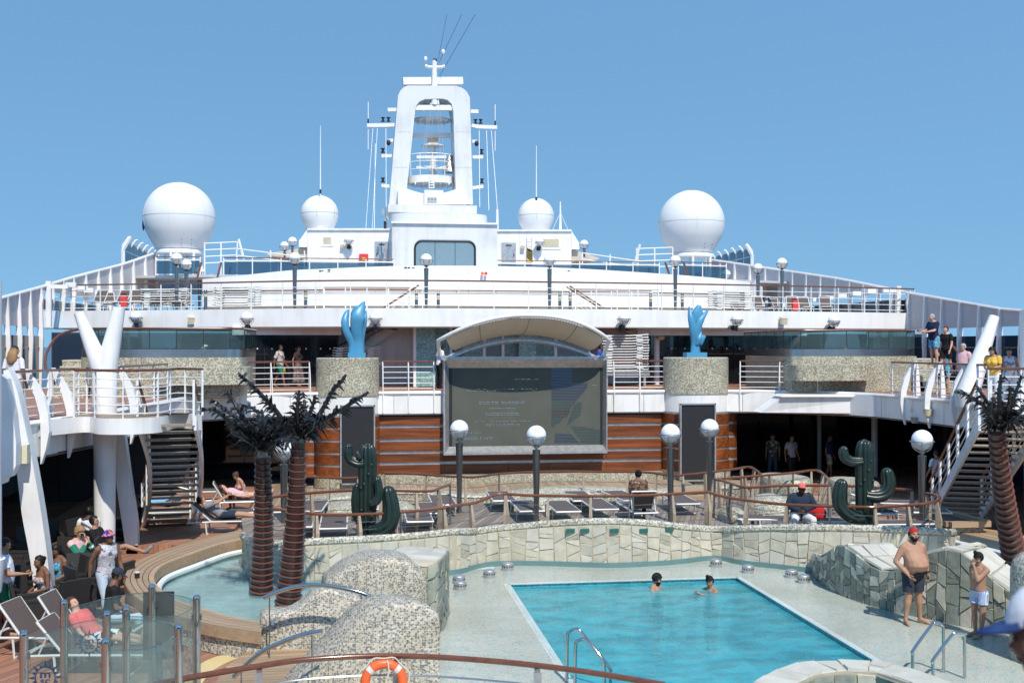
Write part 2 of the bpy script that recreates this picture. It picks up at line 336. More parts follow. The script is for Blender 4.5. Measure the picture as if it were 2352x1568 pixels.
M = dict(
    white=mat_white('white_paint', streak=.11), white2=mat_white('white_paint_bright', (.81, .8, .785), .07),
    mastw=mat_white('mast_paint', (.69, .69, .69), .1),
    grey=mat_plain('grey_panel', (.5, .49, .51), .5, var=.06), seam=mat_plain('seam_grey', (.4, .4, .4), .6),
    radome=mat_plain('radome_gelcoat', (.74, .735, .725), .42, var=.03, scale=1.2),
    beige=mat_plain('beige_paint', (.55, .47, .38), .6, var=.1), cream=mat_plain('cream_plastic', (.68, .62, .44), .5),
    steel=mat_plain('brushed_steel', (.4, .395, .385), .3, 1, .12, 8), chrome=mat_plain('polished_steel', (.5, .48, .455), .09, 1, .06),
    post=mat_plain('grey_steel_post', (.21, .215, .215), .24, .9, .08), dull=mat_plain('dull_galvanised', (.46, .465, .465), .45, .7, .25, 6),
    black=mat_plain('black_paint', (.02, .02, .022), .45), cage=mat_plain('dark_cage', (.022, .022, .023), .5),
    globe=mat_plain('white_globe', (.8, .8, .8), .12, var=.02), amber=mat_plain('amber_band', (.6, .5, .3), .5),
    red=mat_plain('red_paint', (.62, .05, .04), .45), orange=mat_plain('orange_ring', (.78, .13, .03), .4, var=.1),
    yellow=mat_plain('yellow_paint', (.75, .5, .03), .5), blue=mat_plain('blue_gelcoat', (.07, .27, .44), .38, var=.08, scale=2),
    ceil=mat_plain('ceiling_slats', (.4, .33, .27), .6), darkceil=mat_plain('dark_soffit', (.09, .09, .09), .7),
    mah=mat_wood('mahogany_rail', (.115, .036, .014), (.19, .062, .022), 0, 20, .25, coat=.4), mahp=mat_wood('mahogany_plank', (.09, .023, .006), (.28, .078, .02), 0, 9, .42, objvar=.25),
    teak=mat_wood('teak_deck', (.29, .21, .14), (.42, .31, .21), 1, 20, .6, plank=.12, objvar=0), teakx=mat_wood('teak_planks_across', (.33, .22, .13), (.45, .31, .19), 0, 20, .6, plank=.14, objvar=0),
    greywood=mat_wood('weathered_wood', (.26, .2, .145), (.38, .3, .22), 2, 16, .65, objvar=.18), slat=mat_wood('bench_slat', (.3, .2, .12), (.42, .3, .19), 0, 14, .55, objvar=.15),
    deckred=mat_wood('red_deck', (.28, .13, .08), (.36, .18, .11), 1, 20, .6, plank=.11, objvar=0, rot=.5),
    deckgrey=mat_wood('grey_deck', (.2, .155, .12), (.3, .24, .19), 1, 18, .65, plank=.13, objvar=0, rot=.35, gap=.08),
    mos=mat_dots('pebble_mosaic', (.57, .52, .39), (.22, .225, .185), 25, .72), mosn=mat_dots('pebble_mosaic_near', (.56, .51, .41), (.2, .205, .19), 31, .62),
    mosd=mat_dots('pebble_mosaic_fine', (.62, .57, .46), (.24, .25, .22), 24, .7),
    poolmos=mat_mosaic('pool_mosaic', [(0, (.78, .75, .66)), (.4, (.6, .74, .73)), (.52, (.8, .77, .7)), (.82, (.66, .76, .74)), (.93, (.42, .66, .69))], 30, .35, .25, .1),
    turq=mat_mosaic('turquoise_mosaic', [(0, (.2, .42, .43)), (.3, (.32, .52, .52)), (.6, (.14, .34, .37)), (.8, (.42, .58, .56))], 20, .3, .3, .2),
    stone=mat_plain('cream_stone', (.49, .455, .36), .75, 0, .22, 4, bmp=1, objvar=.1, bscale=10), stoneg=mat_plain('green_stone', (.235, .245, .195), .7, 0, .35, 5, bmp=1, objvar=.16, bscale=10),
    stonet=mat_plain('pale_flagstone', (.5, .475, .4), .65, 0, .14, 3, bmp=.3, objvar=.08), grout=mat_plain('grout', (.16, .12, .085), .9), grouty=mat_plain('pale_grout', (.46, .4, .29), .9),
    dglass=mat_plain('dark_window', (.008, .009, .012), .04, var=.2, spec=.6), void=mat_plain('dark_interior', (.04, .04, .042), .6),
    navy=mat_plain('navy_glass', (.02, .035, .06), .12, spec=.4),
    glass=mat_glass('clear_glass', (.9, .95, .94), .03, haze=.06), gglass=mat_glass('green_glass', (.6, .74, .73), .06, haze=.1, hazecol=(.35, .5, .5)),
    tglass=mat_glass('tinted_glass', (.3, .42, .5), .06, haze=.1, hazecol=(.2, .32, .4)), bglass=mat_plain('blue_grey_window', (.2, .29, .33), .12, var=.05),
    cloth=mat_plain('canopy_cloth', (.7, .64, .53), .8, var=.05), rope=mat_plain('rope', (.6, .55, .42), .9),
    palm=mat_plain('brown_palm_skin', (.062, .026, .02), .34, var=.15, scale=5), palmr=mat_plain('brown_palm_ring', (.15, .062, .048), .35, var=.15), frond=mat_plain('dark_frond', (.014, .0145, .015), .4, var=.3, scale=6),
    cactus=mat_plain('cactus_green', (.014, .027, .022), .33, var=.25, scale=4),
    sling=mat_plain('brown_sling', (.1, .075, .066), .85, bmp=.2), alu=mat_plain('white_aluminium', (.62, .62, .6), .35), wicker=mat_plain('dark_wicker', (.025, .023, .022), .6, bmp=.6, bscale=60),
    tabletop=mat_wood('brown_table', (.16, .07, .035), (.22, .1, .05), 0, 10, .4), yelfloor=mat_plain('yellow_floor', (.6, .46, .22), .7),
    pipe=mat_plain('white_pipe', (.75, .77, .76), .35), emblem=mat_plain('emblem_navy', (.02, .04, .09), .5),
    sea=mat_plain('sea_water', (.02, .06, .1), .25, bmp=.4, scale=.05), hull=mat_plain('hull_white', (.7, .7, .7), .5),
)
# ------------------------------------------------------------------ plates of the survey: each is (left, top, step) of an enlarged look
PL = dict(m=(588, 91.9, .33991), a=(0, 514.5, .25779), b=(551.25, 514.5, .25779), c=(1102.5, 514.5, .25779), d=(1653.75, 514.5, .30463),
          e=(0, 826.9, .25779), f=(441, 826.9, .25779), g=(955.5, 790.1, .29297), h=(1506.75, 900.4, .25779), i=(1764, 937.1, .25779),
          j=(514.5, 1164.1, .2891), k=(1800.75, 1139.25, .2736), l=(0, 1164.1, .25779))
def Q(pl, x, y, **kw):
    a, b, s = PL[pl]; return P(a + x*s, b + y*s, **kw)
M['seam2'] = mat_plain('weld_seam', (.62, .61, .6), .5)
CX = 6.1                        # the ship's centreline
H1, H2, H3 = 3.45, 6.6, 8.7     # promenade, sun deck, top deck
# ================================================================== LARGE STRUCTURE
sea = MB().add([(-25000, -25000, -16), (25000, -25000, -16), (25000, 25000, -16), (-25000, 25000, -16)], [(0, 1, 2, 3)])
struct('sea', sea, M['sea'])
struct('hull', MB().box((CX, 30, -10.1), (37.4, 130, 16)), M['hull'])
mdf = MB()
for x0, x1, y0, y1 in ((-12.55, -.9, -4, 60), (13.2, 24.75, -4, 60), (-.9, 13.2, 29, 60), (-.9, 13.2, -4, 9)): mdf.box(((x0+x1)/2, (y0+y1)/2, -.16), (x1-x0, y1-y0, .3))
struct('main_deck_floor', mdf, M['deckred'])
# the after end of the pool opening, where the photographer stands (only reflections see it)
struct('aft_promenade_floor', MB().box((CX, -6.2, H1-.06), (37.1, 16, .12)), M['deckred'])
aft = thing('added_aft_deckhouse', 'unseen white deckhouse with dark windows added behind the photographer to darken reflections', 'deckhouse', (CX, -12, 0))  # added out of view: blocks sky so steel and glass reflect darker
obj('wall', MB().box((CX, -12.2, 3.2), (37, .4, 8.4)), M['white'], aft)
for k in range(9): obj('window', MB().box((-9.5+3.9*k, -11.96, 4.9), (3.3, .1, 2.2)), M['dglass'], aft)
for k in range(9): obj('window', MB().box((-9.5+3.9*k, -11.96, 1.5), (3.3, .1, 2.4)), M['void'], aft)

# ---- globe lamps -------------------------------------------------------------------------------------------------
def cage_mb(r=.258):
    m = MB(); n = 24
    m.tube([(math.cos(2*math.pi*i/n)*(r+.02), math.sin(2*math.pi*i/n)*(r+.02), -.03) for i in range(n)], .012, 5, closed=True)
    for k in range(6):
        a = math.pi*k/3
        m.tube([(math.cos(a)*(r+.02)*math.cos(t), math.sin(a)*(r+.02)*math.cos(t), -.03-(r+.005)*math.sin(t)) for t in [i*math.pi/2/6 for i in range(7)]], .009, 4)
    m.tube([(0, 0, -r-.06), (0, 0, -r)], .07, 10); return m
LAMPSRC = {}
def post_lamp(loc, label, group, h=2.19, far=False):
    key = ('p', round(h, 2), far)
    if key in LAMPSRC: return dup(LAMPSRC[key], loc, 0, label, group)
    t = thing('post_lamp', label, 'lamp', loc, 0, group)
    obj('globe', MB().sph((0, 0, h), .25, 24, 14), M['globe'], t, 2, False)
    m = cage_mb(); m.v = [(x, y, z+h) for x, y, z in m.v]; obj('cage', m, M['cage'] if far else M['steel'], t, True, False)
    obj('neck', MB().tube([(0, 0, h-.42), (0, 0, h-.26)], .03, 10), M['steel'], t, True, False)
    p = obj('post', MB().lathe([(.062, 0), (.064, .3), (.0995, h-.4), (.1, h-.38), (.1, h-.37), (.085, h-.365)], 20), M['post'], t, True, False)
    obj('base_plate', MB().lathe([(.14, 0), (.14, .02), (.07, .03)], 20), M['steel'], t, True, False)
    LAMPSRC[key] = t; return t
def wall_lamp(loc, label, group, rz=0):
    if 'w' in LAMPSRC: return dup(LAMPSRC['w'], loc, rz, label, group)
    t = thing('wall_lamp', label, 'lamp', loc, rz, group)       # origin on the wall, lamp stands out along -Y
    obj('globe', MB().sph((0, -.42, 0), .245, 20, 12), M['globe'], t, 2, False)
    m = cage_mb(); m.v = [(x, y-.42, z) for x, y, z in m.v]; obj('cage', m, M['cage'], t, True, False)
    obj('bracket', MB().tube([(0, -.42, -.26), (0, -.42, -.5)], .045, 8).tube([(0, -.42, -.36), (0, -.02, -.36)], .04, 8).lathe([(.1, 0), (.1, .03)], 12, (0, -.44, -.37)), M['black'], t, True, False)
    m = MB(); m.lathe([(.12, 0), (.12, .05)], 14); m.v = [(x, -z, y-.36) for x, y, z in m.v]; obj('wall_plate', m, M['black'], t, True, False)
    LAMPSRC['w'] = t; return t
def bollard(loc, label):
    if 'b' in LAMPSRC: return dup(LAMPSRC['b'], loc, 0, label)
    t = thing('bollard_light', label, 'bollard', loc, 0, 'bollard lights on the sun deck')
    obj('post', MB().lathe([(.07, 0), (.07, .78), (.06, .8)], 14), M['post'], t, True, False)
    obj('lens', MB().lathe([(.074, .52), (.074, .64)], 14), M['amber'], t, True, False)
    LAMPSRC['b'] = t; return t
# ---- rails ---------------------------------------------------------------------------------------------------------
def rail(name, label, path, h=1.08, step=1.4, bars=4, post='bar', hand=None, pm=None, bm=None, group=None, hr=.035, low=.12, pw=.045, br=.014):
    hand, pm, bm = hand or M['mah'], pm or M['white2'], bm or M['white2']
    path = [V(p) for p in path]; t = thing(name, label, 'railing', path[len(path)//2], 0, group)
    obj('handrail', MB().tube([p+V((0, 0, h)) for p in path], hr, 8), hand, t, True)
    for k in range(bars):
        z = low + (h-low)*k/bars
        obj('bar', MB().tube([p+V((0, 0, z)) for p in path], br, 5), bm, t, True)
    pts = resample(path, step)
    for i, p in enumerate(pts):
        a, b = pts[max(0, i-1)], pts[min(len(pts)-1, i+1)]; tn = (b-a); tn.z = 0; tn.normalize(); nr = V((tn.y, -tn.x, 0))
        m = MB()
        if post == 'bar': m.bar(p, p+V((0, 0, h-.02)), pw, .03, tuple(tn))
        elif post == 'twin':                       # upright with a bowed blade in front of it
            m.tube([p, p+V((0, 0, h-.02))], .016, 6)
            m.tube([p+nr*d+V((0, 0, z)) for d, z in ((.0, h), (.07, h*.75), (.13, h*.45), (.16, .1), (.16, -.3), (.12, -.75))], .022, 6)
        elif post == 'wood':                       # bowed timber post
            ring = []
            for z, d, w in ((0, .0, .035), (h*.3, .07, .05), (h*.6, .075, .055), (h*.97, .0, .04)):
                c = p+nr*d+V((0, 0, z)); ring.append([c+nr*i2*w*1.1+tn*j2*w*.65 for i2, j2 in ((-1, -1), (1, -1), (1, 1), (-1, 1))])
            m.loft(ring)
        elif post == 'steel': m.tube([p, p+V((0, 0, h-.02))], .024, 8)
        obj('post', m, pm, t, post != 'bar' and post != 'wood')
    return t
# ================================================================== TOP DECK: deckhouse, mast, radomes
struct('top_deck_floor', MB().prism([(-11.5, 59.5), (-8, 58), (CX, 57.4), (20, 58), (24, 59.5), (24.7, 78), (-12.4, 78)], H3-.12, H3), M['grey'])
bw = [(465, 641), (548, 633), (663, 621), (735, 617.5), (902, 611), (1020, 610), (1139, 611), (1314, 616), (1510, 628), (1640, 638), (1723, 648)]
bpath = []; btop = []
for i, (px, py) in enumerate(bw):
    s = (i-5)/5; Yb = 52.6 + 3.0*s*s; q = P(px, py, Y=Yb); bpath.append(q); btop.append(q.z)
bpath = spline(bpath, 4); tz = [p.z for p in bpath]
bul = thing('bulwark', 'long curved white bulwark wall behind the sun deck lamps', 'wall', bpath[len(bpath)//2])
obj('wall', MB().wall([(p.x, p.y) for p in bpath], H2+.42, tz, .25), M['white2'], bul, True)
obj('skirting', MB().wall([(p.x, p.y+.06) for p in bpath], H2, H2+.39, .2), M['beige'], bul, True)
obj('ledge', MB().wall([(p.x, p.y-.05) for p in bpath], H2+.39, H2+.42, .4), M['seam'], bul, True)
for k in range(2, len(bpath)-2, 5):
    p = bpath[k]; obj('plate_seam', MB().box((p.x, p.y-.004, (H2+.5+tz[k])/2), (.03, .02, tz[k]-H2-.55)), M['seam2'], bul)
obj('handrail', MB().tube([(p.x, p.y-.09, H2+1.12) for p in bpath], .035, 6), M['mah'], bul, True)
for k in range(0, len(bpath), 3):
    p = bpath[k]; obj('rail_bracket', MB().tube([(p.x, p.y, H2+1.05), (p.x, p.y-.09, H2+1.09)], .015, 5), M['steel'], bul)
for px_, py_ in ((735, 620), (742, 619.5), (755, 618), (932, 613.5), (940, 614), (950, 614.5), (1300, 619), (1312, 620)):
    q = P(px_, py_, Y=52.4); obj('drain_slot', MB().box((q.x, min(bpath, key=lambda p: abs(p.x-q.x)).y-.01, q.z), (.12, .03, .05)), M['black'], bul)
for sx, a in ((1108, 0), (1116, 1)):
    q = P(sx, 628, Y=52.5); tag(obj('alarm_button', MB().box((q.x, q.y, q.z), (.12, .12, .13)), M['red' if a else 'orange']), ('red' if a else 'orange') + ' call point box on the curved white bulwark', 'call point')

dh = thing('deckhouse', 'broad white deckhouse with a rounded blue window below the mast', 'deckhouse', (CX, 64, H3))
YF = 64
def wing(poly, pl, dep=7):
    return MB().extr([Q(pl, x, y, Y=YF) for x, y in poly], (0, dep, 0))
obj('wall', wing([(600, 50), (1350, 50), (1350, 420), (600, 420)], 'b'), M['white2'], dh)
obj('wall', wing([(100, 60), (815, 62), (815, 430), (100, 430)], 'c'), M['white2'], dh)
obj('roof_overhang', wing([(598, 50), (598, 205), (525, 205), (525, 150)], 'b', 5), M['white2'], dh)
obj('roof_overhang', wing([(817, 62), (885, 170), (885, 225), (817, 225)], 'c', 5), M['white2'], dh)
for pl, x0, x1, y in (('b', 600, 1350, 47), ('c', 100, 815, 58)):
    a, b = Q(pl, x0, y, Y=YF-.05), Q(pl, x1, y, Y=YF-.05); obj('roof_edge', MB().bar(a, b, .12, .1), M['white'], dh)
wtop = 10.6
a, b = P(901, 513, Y=62), P(1142, 513, Y=62)
obj('centre_block', MB().box(((a.x+b.x)/2, 64.5, (a.z+H3)/2), (b.x-a.x, 5, a.z-H3)), M['mastw'], dh)
for k in range(1, 6): x_ = a.x+(b.x-a.x)*k/6; obj('plate_seam', MB().box((x_, 61.995, (a.z+wtop)/2+.4), (.025, .016, 1.2)), M['seam2'], dh)
for x_, y_ in ((700, 300), (1050, 250), (800, 250)):
    q = Q('b', x_, y_, Y=YF); obj('plate_seam', MB().box((q.x, YF-.004, 10.6), (.025, .016, 2.1)), M['seam2'], dh)
for x_ in (350, 740):
    q = Q('c', x_, 250, Y=YF); obj('plate_seam', MB().box((q.x, YF-.004, 10.6), (.025, .016, 2.1)), M['seam2'], dh)
obj('block_edge', MB().box(((a.x+b.x)/2, 64.45, a.z+.05), (b.x-a.x+.12, 5.2, .1)), M['white2'], dh)
w0, w1, wt, wb = P(953, 552, Y=61.98).x, P(1091, 552, Y=61.98).x, P(1000, 553, Y=61.98).z, H3
rc = .42
def wpath(g):
    pts = [(w0-g, wb), (w0-g, wt-rc)] + [(w0-g+rc+g-math.cos(t)*(rc+g), wt-rc+math.sin(t)*(rc+g)) for t in [math.pi/2*i/8 for i in range(1, 9)]]
    pts += [(w1+g-rc-g+math.sin(t)*(rc+g), wt-rc+math.cos(t)*(rc+g)) for t in [math.pi/2*i/8 for i in range(0, 9)]] + [(w1+g, wb)]
    return pts
wf = obj('window', MB().tube([(x, 61.97, z) for x, z in wpath(0)], .06, 6), M['black'], dh, True)
obj('dark_reveal', MB().extr([(x, 61.996, z) for x, z in wpath(-.01)], (0, .003, 0)), M['black'], wf)
for k in range(3):
    xa, xb = w0+(w1-w0)*k/3+.015, w0+(w1-w0)*(k+1)/3-.015
    zt = lambda x: wt - (rc-math.sqrt(max(0, rc*rc-max(0, rc-(x-w0), rc-(w1-x))**2)))
    poly = [(xa, 61.985, wb), (xb, 61.985, wb)] + [(xb+(xa-xb)*i/8, 61.985, zt(xb+(xa-xb)*i/8)) for i in range(9)]
    obj('pane', MB().extr(poly, (0, .008, 0)), M['bglass'], wf)
for pl, x0, x1, y0, y1 in (('b', 1200, 1325, 158, 400), ('c', 193, 318, 167, 400)):
    p, q = Q(pl, x0, y0, Y=YF), Q(pl, x1, y1, Y=YF)
    d = obj('door', MB().box(((p.x+q.x)/2, YF-.03, (p.z+q.z)/2), (q.x-p.x, .06, p.z-q.z)), M['dull'], dh)
    obj('door_vent', MB().box(((p.x+q.x)/2, YF-.075, p.z-.15), (.32, .03, .06)), M['black'], d)
    obj('handle', MB().box((q.x-.12 if pl == 'c' else p.x+.12, YF-.08, (p.z+q.z)/2+.05), (.05, .05, .18)), M['black'], d)
for pl, x0, x1, y0, y1, mt in (('b', 742, 812, 118, 178, 'beige'), ('c', 555, 700, 132, 208, 'beige')):
    p, q = Q(pl, x0, y0, Y=YF), Q(pl, x1, y1, Y=YF); cx_, cz_ = (p.x+q.x)/2, (p.z+q.z)/2
    v = obj('vent', MB().box((cx_, YF-.02, cz_), (q.x-p.x+.25, .04, p.z-q.z+.25)), M['white'], dh)
    for k in range(5): obj('vent_slat', MB().box((cx_, YF-.05, q.z+(p.z-q.z)*(k+.5)/5), (q.x-p.x, .03, (p.z-q.z)/5-.012), 0, R(20)), M['cream'], v)
p, q = Q('b', 1062, 268, Y=YF), Q('b', 1142, 332, Y=YF)
fb = thing('fire_box', 'red fire hose box on the left wing of the white deckhouse', 'fire box', ((p.x+q.x)/2, YF, q.z))
obj('box', MB().box(((p.x+q.x)/2, YF-.1, (p.z+q.z)/2), (q.x-p.x, .2, p.z-q.z)), M['red'], fb)
obj('pictogram', MB().box(((p.x+q.x)/2, YF-.21, (p.z+q.z)/2-.08), (.16, .012, .16)), M['yellow'], fb)
# ladder with hazard board
la = thing('wall_ladder', 'white ladder with a black and yellow striped board on the deckhouse', 'ladder', Q('c', 443, 342, Y=YF))
for x in (420, 466): obj('ladder_rail', MB().tube([Q('c', x, 100, Y=YF-.12), Q('c', x, 345, Y=YF-.12)], .018, 5), M['white2'], la)
for y in range(110, 230, 22): obj('rung', MB().tube([Q('c', 420, y, Y=YF-.12), Q('c', 466, y, Y=YF-.12)], .012, 5), M['white2'], la)
p, q = Q('c', 418, 232, Y=YF-.16), Q('c', 468, 342, Y=YF-.16); hb = obj('hazard_board', MB().box(((p.x+q.x)/2, p.y, (p.z+q.z)/2), (q.x-p.x, .03, p.z-q.z)), M['yellow'], la)
for k in range(5):
    z0 = q.z+.05+k*(p.z-q.z)/5; m = MB(); m.extr([(p.x, p.y-.018, z0+.22), (q.x, p.y-.018, z0-.06), (q.x, p.y-.018, z0+.05), (p.x, p.y-.018, min(p.z, z0+.33))], (0, -.004, 0)); obj('stripe', m, M['black'], hb)
for pl, x, y, lb in (('b', 970, 150, 'on the left wing of the deckhouse beside its small vent'), ('c', 520, 165, 'on the right wing of the deckhouse beside the ladder'),):
    wall_lamp(Q(pl, x, y, Y=YF), 'caged white globe lamp ' + lb, 'globe lamps on the deckhouse')
for pl, x, y, lb in (('b', 398, 195, 'lower of two at the left end of the deckhouse roof'), ('b', 467, 155, 'upper of two at the left end of the deckhouse roof'), ('c', 928, 180, 'at the right end of the deckhouse roof')):
    q = Q(pl, x, y, Y=YF-1); post_lamp((q.x, q.y, q.z-.75), 'caged white globe lamp ' + lb, 'globe lamps on the deckhouse', h=.75, far=True)
for pl, x0, x1, y0, y1, lb in (('b', 245, 600, 205, 262, 'left'), ('c', 817, 1060, 225, 300, 'right')):
    sgn = -1 if lb == 'left' else 1
    a, b = Q(pl, x1 if lb == 'left' else x0, y0, Y=YF+.3), Q(pl, x0 if lb == 'left' else x1, y1, Y=YF+.3)
    aw = tag(obj('shade_canopy', MB().extr([a, b, b+V((0, 0, -.1)), a+V((0, 0, -.75))], (0, 5, 0)), M['beige']), f'tapering beige canopy beside the {lb} end of the white deckhouse', 'canopy')
    for k in range(2):
        q = a.lerp(b, .35+.4*k); obj('prop', MB().tube([(q.x, q.y+.4, H3), (q.x, q.y+.4, q.z-.1)], .04, 6), M['white2'], aw)
for pl, x, y, nm in (('b', 912, 195, 'small cream floodlight beside the left globe lamp of the deckhouse'), ('c', 378, 205, 'small white floodlight beside the right door of the deckhouse')):
    q = Q(pl, x, y, Y=YF); f = thing('floodlight', nm, 'floodlight', q); obj('housing', MB().box((q.x, YF-.18, q.z), (.22, .2, .18), 0, R(20)), M['cream'], f); obj('bracket', MB().box((q.x, YF-.04, q.z), (.06, .1, .06)), M['white'], f)

# ---- mast
mt = thing('mast', 'tall white arch shaped ship mast with crossarms, platforms and radar', 'mast', (CX, 67, 12))
YM = 66.0
def mast_poly(pts, dep, y=YM): return MB().extr([Q('m', x, z, Y=y) for x, z in pts], (0, dep, 0))
outer = [(900, 1110), (960, 375), (975, 345), (1000, 318), (1030, 308), (1350, 310), (1395, 325), (1425, 350), (1445, 390), (1466, 1110)]
inner = [(1350, 1110), (1350, 1000), (1334, 480), (1322, 432), (1295, 405), (1260, 396), (1140, 400), (1105, 415), (1085, 440), (1076, 475), (1020, 1000), (1010, 1110)]
obj('arch', mast_poly(outer + inner, 2.2), M['mastw'], mt)
for zz in (620, 860): a, b = Q('m', 930 if zz > 700 else 945, zz, Y=YM-.004), Q('m', 1025 if zz > 700 else 1050, zz, Y=YM-.004); obj('plate_seam', MB().bar(a, b, .012, .04), M['seam2'], mt)
for zz in (620, 860): a, b = Q('m', 1345, zz, Y=YM-.004), Q('m', 1452 if zz < 700 else 1457, zz, Y=YM-.004); obj('plate_seam', MB().bar(a, b, .012, .04), M['seam2'], mt)
for x0, x1, y0, y1, nm, y in ((1070, 1338, 440, 474, 'crossbeam', YM+.1), (1060, 1338, 628, 656, 'crossbeam', YM+1.2)):
    obj(nm, mast_poly([(x0, y0), (x1, y0), (x1, y1), (x0, y1)], .35, y), M['white2'], mt)
for x0, x1, ya, yb in ((1072, 1332, 476, 520), (1030, 1360, 915, 965)):
    a, b = Q('m', x0, ya, Y=YM), Q('m', x1, ya, Y=YM); cxm, rr = (a.x+b.x)/2, (b.x-a.x)/2
    pf = obj('platform', MB().lathe([(rr, 0), (rr, .1 if ya < 600 else .42), (rr-.05, .1 if ya < 600 else .42)], 28, (cxm, YM+1.6, a.z-.3), sy=.9), M['white'], mt, True)
    for k in range(5): obj('platform_rib', MB().box((cxm-rr*.7+rr*.35*k, YM+1.4, a.z-.36), (.07, rr*1.2, .1)), M['white'], pf)
    if ya > 600:
        for zz, tt in ((.5, .022), (.95, .022), (1.4, .03)):
            obj('platform_rail', MB().tube([(cxm+math.cos(t)*rr*1.02, YM+1.6+math.sin(t)*rr*.92, a.z+zz) for t in [math.pi+math.pi*i/14 for i in range(15)]], tt, 5), M['white2'], pf)
        for k in range(7):
            t = math.pi+math.pi*k/6; obj('rail_post', MB().tube([(cxm+math.cos(t)*rr*1.0, YM+1.6+math.sin(t)*rr*.9, a.z+.1), (cxm+math.cos(t)*rr*1.04, YM+1.6+math.sin(t)*rr*.94, a.z+1.4)], .02, 5), M['white2'], pf)
def marm(pts, y0, h=.28, dy=.4):
    return MB().tube([Q('m', x, y, Y=YM+1.1) for x, y in pts], h/2, 4)
arms = [((955, 473), (890, 474)), ((945, 575), (880, 578), (750, 579)), ((933, 680), (890, 681)), ((925, 783), (848, 785)), ((912, 990), (848, 984)),
        ((1450, 484), (1502, 486)), ((1456, 578), (1500, 588), (1628, 592)), ((1460, 686), (1493, 687)), ((1463, 792), (1533, 792)), ((1463, 1000), (1535, 990))]
for i, a in enumerate(arms):
    o = obj('crossarm', marm(a, 0, .3 if i % 5 < 2 else .26), M['white2'], mt)
    x, y = a[-1]
    if i % 5 in (3, 4): q = Q('m', x+(9 if i < 5 else -9), y-22, Y=YM+1.1); obj('arm_light', MB().lathe([(.13, 0), (.13, .05), (.07, .06), (.07, .22), (.13, .23), (.13, .27)], 10, (q.x, q.y, q.z)), M['black'], o, True)
    if i % 5 == 1:
        for xx in ((858, 895) if i < 5 else (1518, 1483)): q = Q('m', xx, y-26, Y=YM+1.1); obj('arm_light', MB().lathe([(.12, 0), (.12, .05), (.06, .06), (.06, .2), (.12, .21), (.12, .26)], 10, (q.x, q.y, q.z)), M['black'], o, True)
        q = Q('m', 758 if i < 5 else 1616, y, Y=YM+1.1); dz = Q('m', 0, 430, Y=YM+1.1).z
        obj('whip', MB().tube([q+V((0, 0, -1.4)), q+V((0, 0, 1.4))], .03, 5), M['white2'], o); obj('whip_joint', MB().tube([q+V((0, 0, .05)), q+V((0, 0, .4))], .05, 6), M['black'], o)
    if i % 5 == 2: q = Q('m', x+(5 if i < 5 else -5), y, Y=YM+1.0); obj('arm_light', MB().sph((q.x, q.y-.2, q.z-.15), .13, 10, 6, (1, 1, 1.4)), M['black'], o, True)
a, b = Q('m', 990, 283, Y=YM+.4), Q('m', 1393, 280, Y=YM+.9)
obj('radar_scanner', MB().bar(a, b, .5, .42), M['white2'], mt)
p0, p1 = Q('m', 1206, 440, Y=YM+.2), Q('m', 1206, 140, Y=YM+.2)
obj('pole', MB().tube([p0, p1], [.2, .14], 10).tube([p0+V((-.22, 0, 0)), p1+V((-.1, 0, -2.4))], .07, 6).tube([p0+V((.24, -.1, 0)), p1+V((.15, -.1, -2))], .05, 6), M['white'], mt, True)
obj('yard', MB().tube([Q('m', 1142, 175, Y=YM+.2), Q('m', 1170, 186, Y=YM+.2), Q('m', 1250, 186, Y=YM+.2), Q('m', 1276, 178, Y=YM+.2)], .1, 6), M['white2'], mt)
for x, y0, y1 in ((1146, 130, 172), (1265, 82, 176)):
    a, b = Q('m', x, y1, Y=YM+.2), Q('m', x, y0, Y=YM+.2); an = obj('antenna', MB().tube([a, b], .025, 5), M['dull'], mt); obj('antenna_head', MB().sph((b.x, b.y, b.z), .11, 10, 7, (1, 1, 1.5)), M['white2'], an, 2)
q = Q('m', 1209, 140, Y=YM+.2); obj('top_light', MB().sph((q.x, q.y, q.z), .14, 10, 6), M['black'], mt, 2)
# inner stub mast seen through the arch
p0, p1 = Q('m', 1195, 920, Y=YM+1.8), Q('m', 1195, 660, Y=YM+1.8)
sm = obj('stub_mast', MB().tube([p0, p1], [.22, .16], 10), M['white'], mt, True)
a, b = Q('m', 1160, 660, Y=YM+1.6), Q('m', 1228, 706, Y=YM+1.6); obj('radar_box', MB().box(((a.x+b.x)/2, YM+1.6, (a.z+b.z)/2), (b.x-a.x, .4, a.z-b.z)), M['beige'], sm)
a = Q('m', 1195, 720, Y=YM+1.8); obj('ring_platform', MB().lathe([(.7, 0), (.7, .06)], 16, (a.x, a.y, a.z)), M['white'], sm)
for y in (792, 862): a, b = Q('m', 1085, y, Y=YM+1.0), Q('m', 1285, y, Y=YM+1.0); obj('radar_bar', MB().bar(a, b, .2, .16), M['white2'], sm)
a = Q('m', 1310, 840, Y=YM+1.2); obj('cone_horn', MB().lathe([(.5, -.5), (.12, .6)], 12, (a.x, a.y, a.z)), M['dull'], sm, True)
for x in (1170, 1202): obj('ladder_rail', MB().tube([Q('m', x, 1000, Y=YM+.3), Q('m', x, 925, Y=YM+.3)], .03, 5), M['white2'], sm)
for y in range(930, 1000, 17): obj('rung', MB().tube([Q('m', 1170, y, Y=YM+.3), Q('m', 1202, y, Y=YM+.3)], .022, 5), M['white2'], sm)
